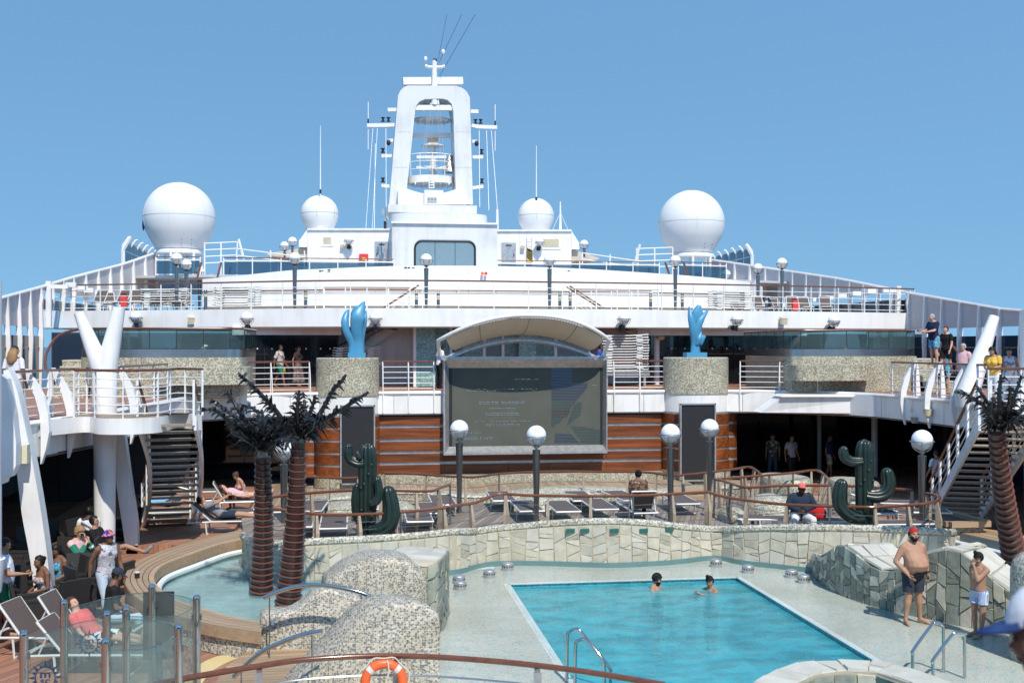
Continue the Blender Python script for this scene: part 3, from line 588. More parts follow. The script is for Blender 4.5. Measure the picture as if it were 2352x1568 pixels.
# house at the mast foot and drum
a, b = Q('m', 915, 1190, Y=62.6), Q('m', 1583, 1190, Y=62.6); cxm, rr = (a.x+b.x)/2, (b.x-a.x)/2
zt0, zt1 = Q('m', 1250, 1245, Y=62.6).z, Q('m', 1250, 1128, Y=62.6).z
obj('drum', MB().lathe([(rr, 0), (rr, zt1-zt0), (rr-.3, zt1-zt0)], 48, (cxm, 62.6+rr*.55, zt0-.3), sy=.55), M['mastw'], mt, True)
mast_house = [(962, 1112), (960, 1006), (1020, 1004), (1070, 1022), (1120, 1035), (1250, 1036), (1300, 1025), (1350, 1008), (1414, 1008), (1420, 1112)]
obj('mast_house', mast_poly(mast_house, 1.6, 64.9), M['white2'], mt)
a, b = Q('m', 893, 1112, Y=64.6), Q('m', 1492, 1112, Y=64.6); obj('mast_step', MB().box(((a.x+b.x)/2, 66.3, a.z-.2), (b.x-a.x, 3.4, .45)), M['mastw'], mt)
a, b = Q('m', 1138, 1014, Y=64.7), Q('m', 1265, 1114, Y=64.7); bx = obj('equipment_panel', MB().box(((a.x+b.x)/2, 64.75, (a.z+b.z)/2), (b.x-a.x, .2, a.z-b.z)), M['white2'], mt)
for k in range(6):
    q = Q('m', 1168+(k % 3)*22, 1068+(k//3)*20, Y=64.6); obj('panel_bracket', MB().box((q.x, 64.62, q.z), (.16, .06, .1)), M['seam'], bx)
q = Q('m', 1206, 1135, Y=62.7); obj('whip_post', MB().tube([Q('m', 1632, 1280, Y=62.5), Q('m', 1630, 1145, Y=62.5)], .07, 6).tube([Q('m', 1630, 1145, Y=62.5), Q('m', 1628, 1092, Y=62.5)], .025, 5), M['white2'], mt)
cab = thing('aerial_bracket', 'cluster of small aerials and boxes left of the mast drum', 'aerials', Q('m', 880, 1272, Y=62.5))
obj('pole', MB().tube([Q('m', 880, 1275, Y=62.5), Q('m', 878, 1130, Y=62.5)], .05, 6), M['dull'], cab)
for x, y, s in ((858, 1162, .3), (872, 1250, .4), (888, 1205, .24), (875, 1220, .25)): q = Q('m', x, y, Y=62.4); obj('aerial_box', MB().box((q.x, q.y, q.z), (.14, .14, s)), M['black' if s > .35 else 'dull'], cab)
# halyards and stays
WIRES = [((790, 600), (742, 1275)), ((820, 598), (786, 1275)), ((806, 700), (800, 1275)), ((878, 598), (880, 1130)), ((1508, 612), (1512, 1130)), ((1558, 612), (1574, 1150)), ((1590, 612), (1628, 1100))]
wr = thing('halyards', 'thin signal lines hanging from the mast crossarms to the deckhouse roof', 'wires', Q('m', 800, 1275, Y=65.5))
for a, b in WIRES: obj('line', MB().tube([Q('m', *a, Y=YM+1.0), Q('m', *b, Y=65.0)], .011, 4), M['white2'], wr)
for a, b in (((1160, 520), (1125, 790)), ((1190, 520), (1186, 930)), ((1220, 440), (1262, 930)), ((1240, 440), (1290, 1000)), ((1180, 480), (1140, 800))): obj('line', MB().tube([Q('m', *a, Y=YM-.1), Q('m', *b, Y=YM-.1)], .012, 4), M['seam'], wr)
sty = thing('mast_stays', 'three dark stays running up out of view from the mast top', 'wires', Q('m', 1245, 240, Y=YM))
for a, b in (((1240, 245), (1480, -170)), ((1238, 150), (1390, -170)), ((1232, 130), (1290, -170))): obj('stay', MB().tube([Q('m', *a, Y=YM), Q('m', *b, Y=YM+6)], .014, 4), M['cage'], sty)

# ---- radomes
def radome(px, py, dia, Y, label, big=True):
    c = P(px, py, Y=Y); s = scale(c); r = dia/2/s
    t = thing('radome', label, 'radome', (c.x, c.y, c.z-r*1.05), 0, 'satellite radomes on the top deck')
    prof = []
    for i in range(25):
        a = math.pi*.5 - i*math.pi*(.5+.09)/24
        prof.append((r*math.cos(a), r*math.sin(a)))
    prof[0] = (.001, r)
    zb, rb = prof[-1][1], prof[-1][0]
    prof += [(r*.935, -r*.37), (r*.885, -r*.48), (r*.815, -r*.61), (r*.725, -r*.77), (r*.665, -r*.85), (r*.655, -r*.9)]
    obj('dome', MB().lathe(prof[::-1], 40, c), M['radome'], t, True)
    m = MB()
    n = 40
    m.tube([(c.x+math.cos(2*math.pi*i/n)*r*1.001, c.y+math.sin(2*math.pi*i/n)*r*1.001, c.z+.02) for i in range(n)], .012, 4, closed=True)
    for k in range(6):
        a = math.pi*k/3-1.7
        m.tube([(c.x+math.cos(a)*q[0]*1.002, c.y+math.sin(a)*q[0]*1.002, c.z+q[1]*1.002) for q in prof[1:25]], .01, 4)
    obj('dome_seam', m, M['seam'] if not big else mat_seam, t)
    if big:
        obj('collar', MB().lathe([(r*.5, -r*1.04), (r*.645, -r*1.04), (r*.65, -r*1.0), (r*.63, -r*.92), (r*.56, -r*.84), (r*.4, -r*.82)], 36, c), M['white2'], t, True)
        for k in range(6):
            a = math.pi*k/3+.3; obj('support_leg', MB().tube([(c.x+math.cos(a)*r*.62, c.y+math.sin(a)*r*.62, H3), (c.x+math.cos(a)*r*.62, c.y+math.sin(a)*r*.62, c.z-r*1.0)], .07, 8), M['white2'], t, True)
        m = MB()
        for k in range(5):
            for sx in (-.24, .24):
                z = -r*(.36+.11*k); x = sx-(.1*k/4)*(1 if sx < 0 else 1); rad = r*math.cos(math.asin(min(.999, z/r))) if z > zb else r*.8
                m.box((c.x+.35*r+x, c.y-math.sqrt(max(.01, rad*rad-(.35*r+x)**2))-.005, c.z+z), (.025, .03, .06))
        obj('step_bolts', m, M['black'], t)
    else:
        obj('collar', MB().lathe([(r*.64, -r*1.35), (r*.66, -r*.88)], 28, c), M['white2'], t, True)
    return t, c, r
mat_seam = mat_plain('radome_seam', (.55, .54, .53), .6)
t, c, r = radome(412, 500, 161, 62, 'left of the two large white radomes, on a round collar')
m = MB(); m.sph((c.x-r*.985+.05, c.y-.35, c.z-.45), .2, 8, 6, (.3, .8, 1.6)); obj('emblem', m, M['emblem'], t)
radome(1588, 513, 151, 62, 'right of the two large white radomes, on a round collar')
radome(734, 492, 86, 66, 'small white radome left of the mast behind the deckhouse', False)
radome(1231, 497, 83, 66, 'small white radome right of the mast behind the deckhouse', False)
for px, y0, y1, Yw, lb in ((736, 525, 289, 65.4, 'tall thin whip antenna in front of the small left radome'), (1232, 525, 335, 65.4, 'tall thin whip antenna above the small right radome')):
    a, b = P(px, y0, Y=Yw), P(px, y1, Y=Yw); w = thing('whip_antenna', lb, 'antenna', a)
    obj('rod', MB().tube([a, a.lerp(b, .45), b], [.05, .035, .018], 6), M['white2'], w, True); obj('joint', MB().tube([a.lerp(b, .34), a.lerp(b, .38)], .06, 8), M['black'], w, True)
    if px < 1000: obj('light_shade', MB().lathe([(.28, 0), (.05, .16)], 14, P(736, 462, Y=Yw)), M['white'], w, True); obj('foot', MB().lathe([(.3, 0), (.06, .4)], 6, a), M['white'], w)
a, b = P(1287, 527, Y=64.6), P(1287, 463, Y=64.6); w = thing('pole_antenna', 'short white guyed antenna right of the small right radome', 'antenna', a)
obj('rod', MB().tube([a, b], [.09, .03], 6), M['white2'], w)
for s_ in (-.45, .45): obj('guy', MB().tube([a+V((s_, 0, 0)), a.lerp(b, .6)], .015, 4), M['white2'], w)

# ---- balustrades of the top deck
def balustrade(name, label, path, h=.9, gl=None, bar_z=.74, step=1.5, group=None):
    path = [V(p) for p in path]; t = thing(name, label, 'balustrade', path[len(path)//2], 0, group)
    obj('handrail', MB().tube([p+V((0, 0, h)) for p in path], .03, 6), M['mah'], t, True)
    obj('top_bar', MB().tube([p+V((0, 0, bar_z)) for p in path], .035, 5), M['white2'], t, True)
    pts = resample(path, step)
    for i in range(len(pts)):
        obj('post', MB().box((pts[i].x, pts[i].y, pts[i].z+h/2), (.05, .05, h)), M['white2'], t)
        if i < len(pts)-1: obj('glass_pane', MB().bar(pts[i]+V((0, 0, bar_z/2)), pts[i+1]+V((0, 0, bar_z/2)), .015, bar_z-.1), gl or M['tglass'], t)
    return t
balustrade('glass_balustrade', 'tinted glass balustrade with white bar left of the deckhouse', [V((PX(514, 58.4), 58.4, H3)), V((PX(700, 58.2), 58.2, H3)), V((PX(905, 58.2), 58.2, H3))])
balustrade('glass_balustrade', 'tinted glass balustrade with white bar right of the deckhouse', [V((PX(1142, 58.2), 58.2, H3)), V((PX(1340, 58.2), 58.2, H3)), V((PX(1514, 58.4), 58.4, H3))])
balustrade('glass_balustrade', 'short glass balustrade under the large left radome', [V((PX(358, 58.4), 58.4, H3)), V((PX(460, 58), 58, H3))])
balustrade('glass_balustrade', 'short glass balustrade under the large right radome', [V((PX(1558, 58), 58, H3)), V((PX(1668, 58.6), 58.6, H3))])
for s_, xs, lb in ((-1, (470, 545), 'left'), (1, (1462, 1545), 'right')):
    g = thing('white_rail', f'white tubular rails on the top deck beside the large {lb} radome', 'railing', (PX(xs[0], 61), 61, H3))
    far = (545, 700) if s_ < 0 else (1335, 1462)
    for z in (.8, 1.15, 1.5, 1.85): obj('bar', MB().tube([(PX(xs[0], 61), 61, H3+z), (PX(xs[1], 61), 61, H3+z+.1)], .03, 5), M['white2'], g)
    for z in (1.15, 1.5): obj('bar', MB().tube([(PX(far[0], 60), 60, H3+z), (PX(far[1], 62), 62, H3+z-.25)], .035, 5), M['white2'], g)
    for k in range(3): x = xs[0]+(xs[1]-xs[0])*k/2; obj('post', MB().tube([(PX(x, 61), 61, H3), (PX(x, 61), 61, H3+1.9+.03*k)], .04, 6), M['white2'], g)
    for k in range(3): x = far[0]+(far[1]-far[0])*k/2; obj('post', MB().tube([(PX(x, 61), 60.7, H3), (PX(x, 61), 60.7, H3+1.5)], .04, 6), M['white2'], g)
    xb = 548 if s_ < 0 else 1470
    obj('brace', MB().tube([(PX(xb, 60.5), 60.5, H3+2.05), (PX(xb-12*-s_*-1, 60.5), 60.5, H3+1.0)], .07, 6), M['white2'], g)
    for x in ((508, 462) if s_ < 0 else (1528, 1570)):
        a = P(x, 603, Y=57); obj('stair_rail', MB().tube([a, P(x-(9 if s_ < 0 else -12), 638, Y=56.6)], .06, 6), M['mah'], g, True)
# ================================================================== SUN DECK (upper deck), side windbreaks
fpx = [(95, 714.5), (250, 713), (420, 711.5), (725, 708), (1000, 707.8), (1300, 710), (1600, 712.5), (1900, 716), (2105, 719)]
fp = [P(x, y, Z=H2) for x, y in fpx]
fsp = spline(fp, 5)
struct('sun_deck_floor', MB().prism([(p.x, p.y+.12) for p in fsp] + [(24.8, 60), (-12.4, 60)], H2-.3, H2-.02), M['beige'])
struct('sun_deck_ceiling', MB().prism([(p.x, p.y+.3) for p in fsp] + [(24.8, 60), (-12.4, 60)], 5.86, 5.9), M['ceil'])
fa = thing('sun_deck_fascia', 'long white curved fascia under the sun deck rail', 'fascia', (CX, 44.5, 5.88))
seg = 6
for k in range(seg):
    i0, i1 = round(k*(len(fsp)-1)/seg), round((k+1)*(len(fsp)-1)/seg)
    obj('fascia_panel', MB().wall([(p.x, p.y) for p in fsp[i0:i1+1]], 5.88, H2, .16), M['white2'], fa, True)
obj('drip_edge', MB().wall([(p.x, p.y+.02) for p in fsp], 5.84, 5.878, .3), M['ceil'], fa)
rail('deck_rail', 'white rail with mahogany handrail along the sun deck edge', [p+V((0, .2, 0)) for p in fsp], 1.1, 1.42, 4)
WL = [(312, 728), (567, 730), (862, 730), (1178, 727), (1433, 731), (1692, 733), (1915, 736)]
lbs = ['far left end of the white fascia', 'fascia above the left dark windows', 'fascia right of the left blue sculpture', 'fascia behind the top of the screen canopy', 'fascia right of the screen canopy', 'fascia right of the right blue sculpture', 'fascia above the right glass balcony']
def on_fascia(px):
    return min(fsp, key=lambda p: abs(1176+FOC*((p.x*ct-p.y*st)/(p.x*st+p.y*ct))-px))
for (px, py), lb in zip(WL, lbs):
    w = on_fascia(px); q = P(px, py, Y=w.y-.42); wall_lamp((q.x, w.y, q.z), 'caged globe lamp on the ' + lb, 'globe lamps on the sun deck fascia')
for px, py, lb in ((440, 740, 'left'), (1799, 741, 'right')):
    w = on_fascia(px); q = P(px, py, Y=w.y-.15); f = thing('floodlight', f'small cream floodlight on the {lb} part of the sun deck fascia', 'floodlight', (q.x, w.y, q.z))
    obj('housing', MB().box((q.x, w.y-.2, q.z+.05), (.24, .26, .22), 0, R(15)), M['cream'], f); obj('hood', MB().box((q.x, w.y-.2, q.z+.2), (.28, .3, .05), 0, R(15)), M['beige'], f); obj('bracket', MB().box((q.x, w.y-.05, q.z-.08), (.1, .12, .1)), M['cream'], f)
UL = [(406, 594, 50, 'leftmost tall lamp at the left end of the sun deck'), (428, 607, 53, 'second lamp in the receding row at the left end of the sun deck'), (458, 624, 61, 'third lamp in the receding row at the left end of the sun deck'), (486, 640, 66, 'last low lamp of the receding row at the left end'),
      (677, 593, 47.6, 'sun deck lamp left of the left stair rail'), (979, 596, 47.4, 'sun deck lamp below the rounded deckhouse window'), (1262, 598, 47.8, 'sun deck lamp below the hazard striped ladder'), (1551, 599, 49.2, 'sun deck lamp left of the right large radome'),
      (1796, 604, 51.5, 'rightmost tall lamp at the right end of the sun deck'), (1741, 616, 55.5, 'second lamp in the receding row at the right end'), (1668, 630, 60, 'last low lamp of the receding row at the right end')]
for px, py, Yl, lb in UL:
    q = P(px, py, Y=Yl); post_lamp((q.x, q.y, H2), 'globe lamp, ' + lb, 'globe lamps on the sun deck', h=round((q.z-H2), 2), far=True)
for pl, x, lb in (('b', 585, 'left of the left stair rail'), ('b', 1572, 'right beside the left stair rail'), ('b', 1767, 'right of the lamp below the deckhouse window'), ('c', 711, 'right of the lamp below the ladder'), ('c', 803, 'left beside the right stair rail'), ('c', 1520, 'inside the right stair rail'), ('c', 1802, 'right of the lamp near the right sunbed stack'), ('a', 1832, 'among the lamps at the left end'), ('d', 350, 'in front of the right end lamps')):
    a, b, s = PL[pl]; Yb = 47.2 if pl != 'd' else 50.5; bollard((PX(a+x*s, Yb), Yb, H2), 'short dark bollard light with amber band, ' + lb)
# stair well rails
for pl, xs, dg, lb in (('b', (745, 1515), ((1590, 548), (1280, 745)), 'left'), ('c', (850, 1590), ((785, 556), (1090, 750)), 'right')):
    a_, b_, s = PL[pl]; Yr = 47.7
    t = thing('stair_rail', f'white barred rail around the {lb} sun deck stairwell with a sloping mahogany handrail', 'railing', (PX(a_+xs[0]*s, Yr), Yr, H2))
    x0, x1 = PX(a_+xs[0]*s, Yr), PX(a_+xs[1]*s, Yr)
    for dy in (0, 1.1):
        obj('handrail', MB().tube([(x0, Yr+dy, H2+.98), (x1, Yr+dy, H2+.98)], .022, 6), M['mah'], t, True)
        for k in range(6): obj('bar', MB().tube([(x0, Yr+dy, H2+.1+.145*k), (x1, Yr+dy, H2+.1+.145*k)], .011, 4), M['white2'], t)
        for k in range(5): x = x0+(x1-x0)*k/4; obj('post', MB().bar((x, Yr+dy, H2), (x, Yr+dy, H2+.97), .04, .04), M['white2'], t)
    p, q = Q(pl, *dg[0], Y=Yr+.5), Q(pl, *dg[1], Y=Yr+.5)
    for dy in (-.35, .35):
        obj('sloping_handrail', MB().tube([p+V((0, dy, 0)), q+V((0, dy, 0))], .04, 6), M['mah'], t, True)
        for k in range(1, 4): obj('sloping_bar', MB().tube([p+V((0, dy, -.25*k)), q+V((0, dy, -.25*k))], .012, 4), M['white2'], t)
# stacked sunbeds
def folded_bed(label, group, length=1.95):
    if 'fb' in LAMPSRC: return dup(LAMPSRC['fb'], (0, 0, 0), 0, label, group)
    t = thing('stacked_sunbed', label, 'sunbed', (0, 0, 0), 0, group); m = MB()
    for y in (-.3, .3): m.tube([(-length/2, y, .03), (length*.12, y, .035), (length/2, y, .085)], .022, 6)
    for x in (-length*.48, -length*.1, length*.15, length*.48): m.tube([(x, -.3, .04), (x, .3, .04)], .018, 5)
    obj('frame', m, M['alu'], t, True, False)
    obj('sling', MB().box((-length*.12, 0, .045), (length*.74, .54, .012)), M['sling'], t, False, False)
    for x in (-length*.36, length*.3): obj('leg_frame', MB().box((x, 0, .004), (.26, .66, .05)), M['alu'], t, False, False)
    LAMPSRC['fb'] = t; return t
ORD = ['', 'second', 'third', 'fourth', 'fifth', 'sixth', 'seventh', 'eighth', 'ninth', 'tenth', 'eleventh', 'twelfth', 'thirteenth', 'fourteenth']
def bed_stack(x, y, z, n, where, rz=0, dz=.105, group=None):
    for k in range(n):
        pos = ('topmost' if k == n-1 else 'lowest' if k == 0 else ORD[n-1-k]+' from top')
        o = folded_bed(f'white sunbed, {pos} {where}', group or 'sunbeds ' + where)
        o.location = (x+random.uniform(-.03, .03), y+random.uniform(-.03, .03), z+dz*k); o.rotation_euler = (0, 0, rz+random.uniform(-.03, .03))
bed_stack(PX(545, 48), 48.2, H2+.2, 8, 'of the stack at the left of the sun deck')
bed_stack(PX(1682, 49), 49.3, H2+.2, 8, 'of the stack at the right of the sun deck', math.pi)
bed_stack(PX(374, 50), 50.5, H2+.2, 8, 'of the stack at the far left by the lamps')
bed_stack(PX(820, 46.5), 46.6, H1+1.05, 6, 'of the stack behind the left sculpture', dz=.1)
bed_stack(PX(1436, 45), 45.2, H1+.62, 14, 'of the tall stack right of the screen', dz=.11)
tag(obj('stack_table', MB().box((PX(820, 46.5), 46.6, H1+.94), (2.0, .75, .12)).box((PX(820, 46.5)-.8, 46.6, H1+.44), (.1, .6, .88)).box((PX(820, 46.5)+.8, 46.6, H1+.44), (.1, .6, .88)), M['alu']), 'white trestle under the sunbed stack behind the left sculpture', 'trestle')
tag(obj('stack_table', MB().box((PX(1436, 45), 45.2, H1+.5), (2.0, .75, .1)).box((PX(1436, 45)-.8, 45.2, H1+.225), (.1, .6, .45)).box((PX(1436, 45)+.8, 45.2, H1+.225), (.1, .6, .45)), M['dull']), 'grey trestle under the tall sunbed stack right of the screen', 'trestle')
# chairs and loungers crowded at both ends of the sun deck: simple white frames
def deck_chair(loc, rz, label, group):
    if 'dc' in LAMPSRC: return dup(LAMPSRC['dc'], loc, rz, label, group)
    t = thing('deck_chair', label, 'deck chair', loc, rz, group)
    m = MB()
    for x in (-.26, .26): m.tube([(x, -.5, .42), (x, .2, .36), (x, .62, .95)], .02, 6).tube([(x, -.4, 0), (x, -.38, .42)], .018, 6).tube([(x, .45, 0), (x, .1, .38)], .018, 6)
    m.tube([(-.26, .62, .95), (.26, .62, .95)], .02, 6).tube([(-.26, -.5, .42), (.26, -.5, .42)], .02, 6); obj('frame', m, M['alu'], t, True, False)
    obj('seat', MB().extr([(-.25, -.48, .43), (.25, -.48, .43), (.25, .2, .37), (-.25, .2, .37)], (0, 0, .012)), M['sling'], t, False, False)
    obj('backrest', MB().extr([(-.25, .2, .37), (.25, .2, .37), (.25, .61, .94), (-.25, .61, .94)], (0, .012, .01)), M['sling'], t, False, False)
    LAMPSRC['dc'] = t; return t
for k in range(10):
    w_ = (['leftmost', 'second from left', 'middle', 'second from right', 'rightmost'][k % 5])+(' front row' if k < 5 else ' back row')
    deck_chair((-11+.85*(k % 5), 50+2.2*(k//5)+.4*(k % 2), H2), random.uniform(-.4, .4), f'white framed deck chair, {w_}, left end of the sun deck', 'deck chairs at the left end of the sun deck')
    deck_chair((19.4+.85*(k % 5), 52+2.2*(k//5)+.4*(k % 2), H2), random.uniform(-.4, .4), f'white framed deck chair, {w_}, right end of the sun deck', 'deck chairs at the right end of the sun deck')
for x, y, lb in ((PX(285, 50), 50, 'left'), (PX(1826, 51), 51, 'right')):
    e = thing('fire_extinguisher', f'red fire extinguisher cabinet at the {lb} end of the sun deck', 'extinguisher', (x, y, H2))
    obj('body', MB().box((x, y, H2+.45), (.26, .2, .5)), M['red'], e); obj('cap', MB().box((x, y, H2+.74), (.2, .18, .06)), M['black'], e)
q = P(1727, 655, Y=60); tag(obj('grey_locker', MB().extr([(PX(1720, 58), 58, H2), (PX(1752, 58), 58, H2), (PX(1752, 58), 58, H2+1.7), (PX(1735, 58), 58, H2+2.1), (PX(1717, 58), 58, H2+1.5)], (0, 1.2, 0)), M['grey']), 'grey locker with sloping lid at the right end of the sun deck', 'locker')

# ---- windbreak walls of white ribs and grey panels along both sides
def windbreak(label, path, tops, zb, zp, step=1.45, rw=.13, rd=.16, inward=1, lower=True, inner=True):
    path = [V(p) for p in path]; t = thing('windbreak', label, 'windbreak', path[0])
    L = [0]
    for i in range(1, len(path)): L.append(L[-1]+(path[i]-path[i-1]).length)
    def top(s):
        for i in range(1, len(L)):
            if s <= L[i]+1e-6: f = (s-L[i-1])/(L[i]-L[i-1]); return tops[i-1]+(tops[i]-tops[i-1])*f
        return tops[-1]
    pts = resample(path, step); ss = [L[-1]*i/(len(pts)-1) for i in range(len(pts))]
    for i, p in enumerate(pts):
        a, b = pts[max(0, i-1)], pts[min(len(pts)-1, i+1)]; tn = (b-a).normalized(); nr = V((tn.y, -tn.x, 0))*inward
        m = MB(); z = top(ss[i])
        m.loft([[p+nr*(rd*f)+tn*(-rw/2)+V((0, 0, zz)), p+nr*(rd*f)+tn*(rw/2)+V((0, 0, zz)), p+tn*(rw/2)-nr*.06+V((0, 0, zz)), p-tn*(rw/2)-nr*.06+V((0, 0, zz))] for zz, f in ((zb, .55), (zb+.5*(z-zb), 1), (z, .5))])
        obj('rib', m, M['white2'], t)
        if i < len(pts)-1:
            q = pts[i+1]; zq = top(ss[i+1]); pb = zp(ss[i], z) if callable(zp) else zp; qb = zp(ss[i+1], zq) if callable(zp) else zp
            obj('panel', MB().extr([p+V((0, 0, pb)), q+V((0, 0, qb)), q+V((0, 0, zq-.03)), p+V((0, 0, z-.03))], nr*-.05), M['grey'], t)
            if lower: obj('glass_pane', MB().extr([p+V((0, 0, zb)), q+V((0, 0, zb)), q+V((0, 0, qb-.35)), p+V((0, 0, pb-.35))], nr*-.03), M['navy'], t)
    m = MB().tube([p+V((0, 0, top(s))) for p, s in zip(pts, ss)], .07, 6); obj('cap_rail', m, M['white2'], t, True)
    m = MB().tube([p+V((0, 0, zb+1.6)) for p in pts], .025, 5); 
    if inner: obj('inner_rail', m, M['mah'], t, True)
    return t
lw = [(-12.5, 24, 0), (-12.5, 40, 0), (-12.5, 47, 0), (-12.3, 52, 0), (-11.4, 58, 0), (-10.55, 62, 0)]
windbreak('white ribbed windbreak with grey panels rising along the left side of the ship', lw[:3], [5.9, 6.55, 7.45], H1, 5.86, inward=1)
windbreak('upper left white ribbed windbreak curving inwards beside the left radome', lw[2:], [7.45, 8.2, 9.2, 10.1], H2, lambda s, z: H2+.75, inward=1, inner=False)
rw_ = [(24.8, 26, 0), (24.8, 40, 0), (24.8, 47.5, 0), (24.6, 54, 0), (23.6, 61, 0), (21.6, 67, 0)]
windbreak('white ribbed windbreak with grey panels rising along the right side of the ship', rw_[:3], [5.6, 6.5, 7.5], H1, 5.86, inward=-1)
windbreak('upper right white ribbed windbreak curving inwards beside the right radome', rw_[2:], [7.5, 8.5, 9.5, 10.5], H2, lambda s, z: H2+1.0, inward=-1, inner=False)
for x, y, z0, z1, lb in ((-12.45, 48.2, H2-.7, 7.75, 'left'), (24.7, 48.6, 5.9, 7.85, 'right')):
    s_ = 1 if x < 0 else -1
    p_ = thing('deck_end_post', f'white square post with a short arm at the {lb} end of the sun deck rail', 'post', (x, y, z0))
    obj('post', MB().box((x+s_*.1, y-.4, (z0+z1)/2), (.2, .2, z1-z0)), M['white2'], p_); obj('arm', MB().box((x+s_*.5, y-.4, z1-.22), (.7, .14, .16)), M['white2'], p_)
    for k in range(8):
        q = V((x+s_*.3, y+1.4+1.6*k, H2+1.1-.0*k)); d_ = tag(obj('wall_spot', MB().box((q.x+s_*.25, q.y, q.z-.12*k*.3), (.42, .3, .2)), M['white2']), f'small white box light, {ORD[k] or "nearest"} in the row along the {lb} windbreak', 'box light', f'box lights along the {lb} windbreak')
# outer screens of the top deck
for s_, x, ys, zt, lb in ((-1, -12.35, (62.6, 64.5, 66.2, 67.8, 69.4, 71, 72.6), 10.98, 'left'), (1, 24.6, (67.2, 68.6, 70, 71.4, 72.8, 74.2, 75.6), 11.45, 'right')):
    t = thing('top_deck_screen', f'tall white framed glass screen at the outer {lb} edge of the top deck', 'screen', (x, ys[0], H3))
    for i, y in enumerate(ys):
        obj('rib', MB().tube([(x, y, zt-2.2), (x, y, zt-.4), (x-s_*.3, y, zt-.02), (x-s_*.4, y, zt)], .07, 6), M['white2'], t, True)
        if i < len(ys)-1: obj('glass_pane', MB().box((x-s_*.05, (y+ys[i+1])/2, zt-.75), (.03, ys[i+1]-y-.15, 1.15)), M['tglass'], t)
        if i < len(ys)-1: obj('rail_bar', MB().box((x-s_*.05, (y+ys[i+1])/2, zt-.75), (.05, ys[i+1]-y-.15, .04)), M['white2'], t)
    obj('base_wall', MB().box((x+s_*.02, (ys[0]+ys[-1])/2, zt-1.75), (.1, ys[-1]-ys[0], .8)), M['white'], t)
    obj('front_wing', MB().tube([(x, ys[0], 8.5), (x, ys[0], zt-.7), (x-s_*.4, ys[0], zt)], .11, 6), M['white2'], t)

# ================================================================== PROMENADE (middle deck)
edge = [(-8.2, 14), (-7.7, 20), (-7.25, 24), (-6.9, 26.2), (-6.3, 29), (-5.9, 33), (-5.4, 37.3), (-4.6, 38.6), (-3.2, 39.6), (-1.6, 40.2), (1.0, 40.6), (CX, 40.7), (11.5, 40.6), (13.9, 40.3), (15.6, 39.7), (17.0, 38.5), (17.9, 36.8), (18.2, 33), (18.2, 28), (18.2, 16)]
esp = spline([(x, y, 0) for x, y in edge], 5)
pl_ = [(p.x, p.y) for p in esp]
struct('promenade_floor', MB().prism(pl_ + [(24.7, 16), (24.7, 60), (-12.4, 60), (-12.4, 14)], H1-.12, H1), M['deckred'])
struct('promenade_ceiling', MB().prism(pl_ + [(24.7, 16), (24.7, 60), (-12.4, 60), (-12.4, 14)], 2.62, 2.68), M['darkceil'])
mf = thing('promenade_fascia', 'white panelled fascia round the edge of the promenade deck', 'fascia', (CX, 40.5, 2.65))
pts = resample(esp, 1.85)
for i in range(len(pts)-1):
    a, b = pts[i], pts[i+1]; tn = (b-a).normalized(); nr = V((-tn.y, tn.x, 0))
    if -2 < (a.x+b.x)/2 < .6 and a.y > 39 or 12.1 < (a.x+b.x)/2 < 14.3 and a.y > 39: pass
    obj('panel', MB().extr([a+tn*.008+V((0, 0, 2.66)), b-tn*.008+V((0, 0, 2.66)), b-tn*.008+V((0, 0, H1-.1)), a+tn*.008+V((0, 0, H1-.1))], nr*.06), M['white'], mf)
obj('coaming', MB().tube([p+V((0, 0, H1-.04)) for p in esp], .075, 6), M['white2'], mf, True)
bk_ = []
for i, p in enumerate(esp):
    tn = (esp[min(i+1, len(esp)-1)]-esp[max(0, i-1)]).normalized(); bk_.append(p+V((-tn.y, tn.x, 0))*.075)
obj('backing', MB().wall([(p.x, p.y) for p in bk_], 2.665, H1-.125, .05), M['seam'], mf)
obj('soffit_lip', MB().tube([p+V((0, 0, 2.63)) for p in bk_], .04, 4), M['beige'], mf)
def sub(x0, x1, yl): return [p+V((0, .08, H1)) for p in esp if x0 <= p.x <= x1 and p.y >= yl]
rail('promenade_rail', 'white rail of bowed posts between the left mosaic base and the left pillar', sub(-4.2, -1.4, 38), 1.1, 1.75, 5, 'twin')
rail('promenade_rail', 'white rail of bowed posts between the left pillar and the screen', sub(1.0, 3.3, 40), 1.1, .95, 5, 'twin')
rail('promenade_rail', 'white rail of bowed posts between the screen and the right pillar', sub(9.1, 11.6, 40), 1.1, .95, 5, 'twin')
rail('promenade_rail', 'white rail of bowed posts right of the right pillar', sub(14.1, 16.8, 38.3), 1.1, 1.4, 5, 'twin')

# ---- glazed facades behind the promenade
YW = 46.4
def facade(label, px0, px1, zb, zt, Yw, n, mat='dglass', frame='white', col=()):
    x0, x1 = PX(px0, Yw), PX(px1, Yw)
    t = thing('glass_facade', label, 'glass facade', ((x0+x1)/2, Yw, zb))
    for k in range(n):
        a, b = x0+(x1-x0)*k/n+.012, x0+(x1-x0)*(k+1)/n-.012
        pn = obj('pane', MB().box(((a+b)/2, Yw, (zb+zt)/2), (b-a, .04, zt-zb)), M[mat], t)
        if col:
            for zz in col:
                for dx in (.28, b-a-.28): m = MB(); m.sph((a+dx, Yw-.025, zz), .035, 8, 5, (1, .4, 1)); obj('glass_stud', m, M['alu'], pn)
    obj('backing', MB().box(((x0+x1)/2, Yw+.2, (zb+zt)/2), (x1-x0+.1, .25, zt-zb+.1)), M['void'], t)
    return t
facade('dark reflective windows left of the stairs under the sun deck', 552, 775, H1+.05, 5.55, YW, 4, col=(5.0,))
facade('dark reflective windows behind the right blue sculpture', 1494, 1808, H1+.05, 5.55, YW+.6, 5, col=(5.0, 3.9))
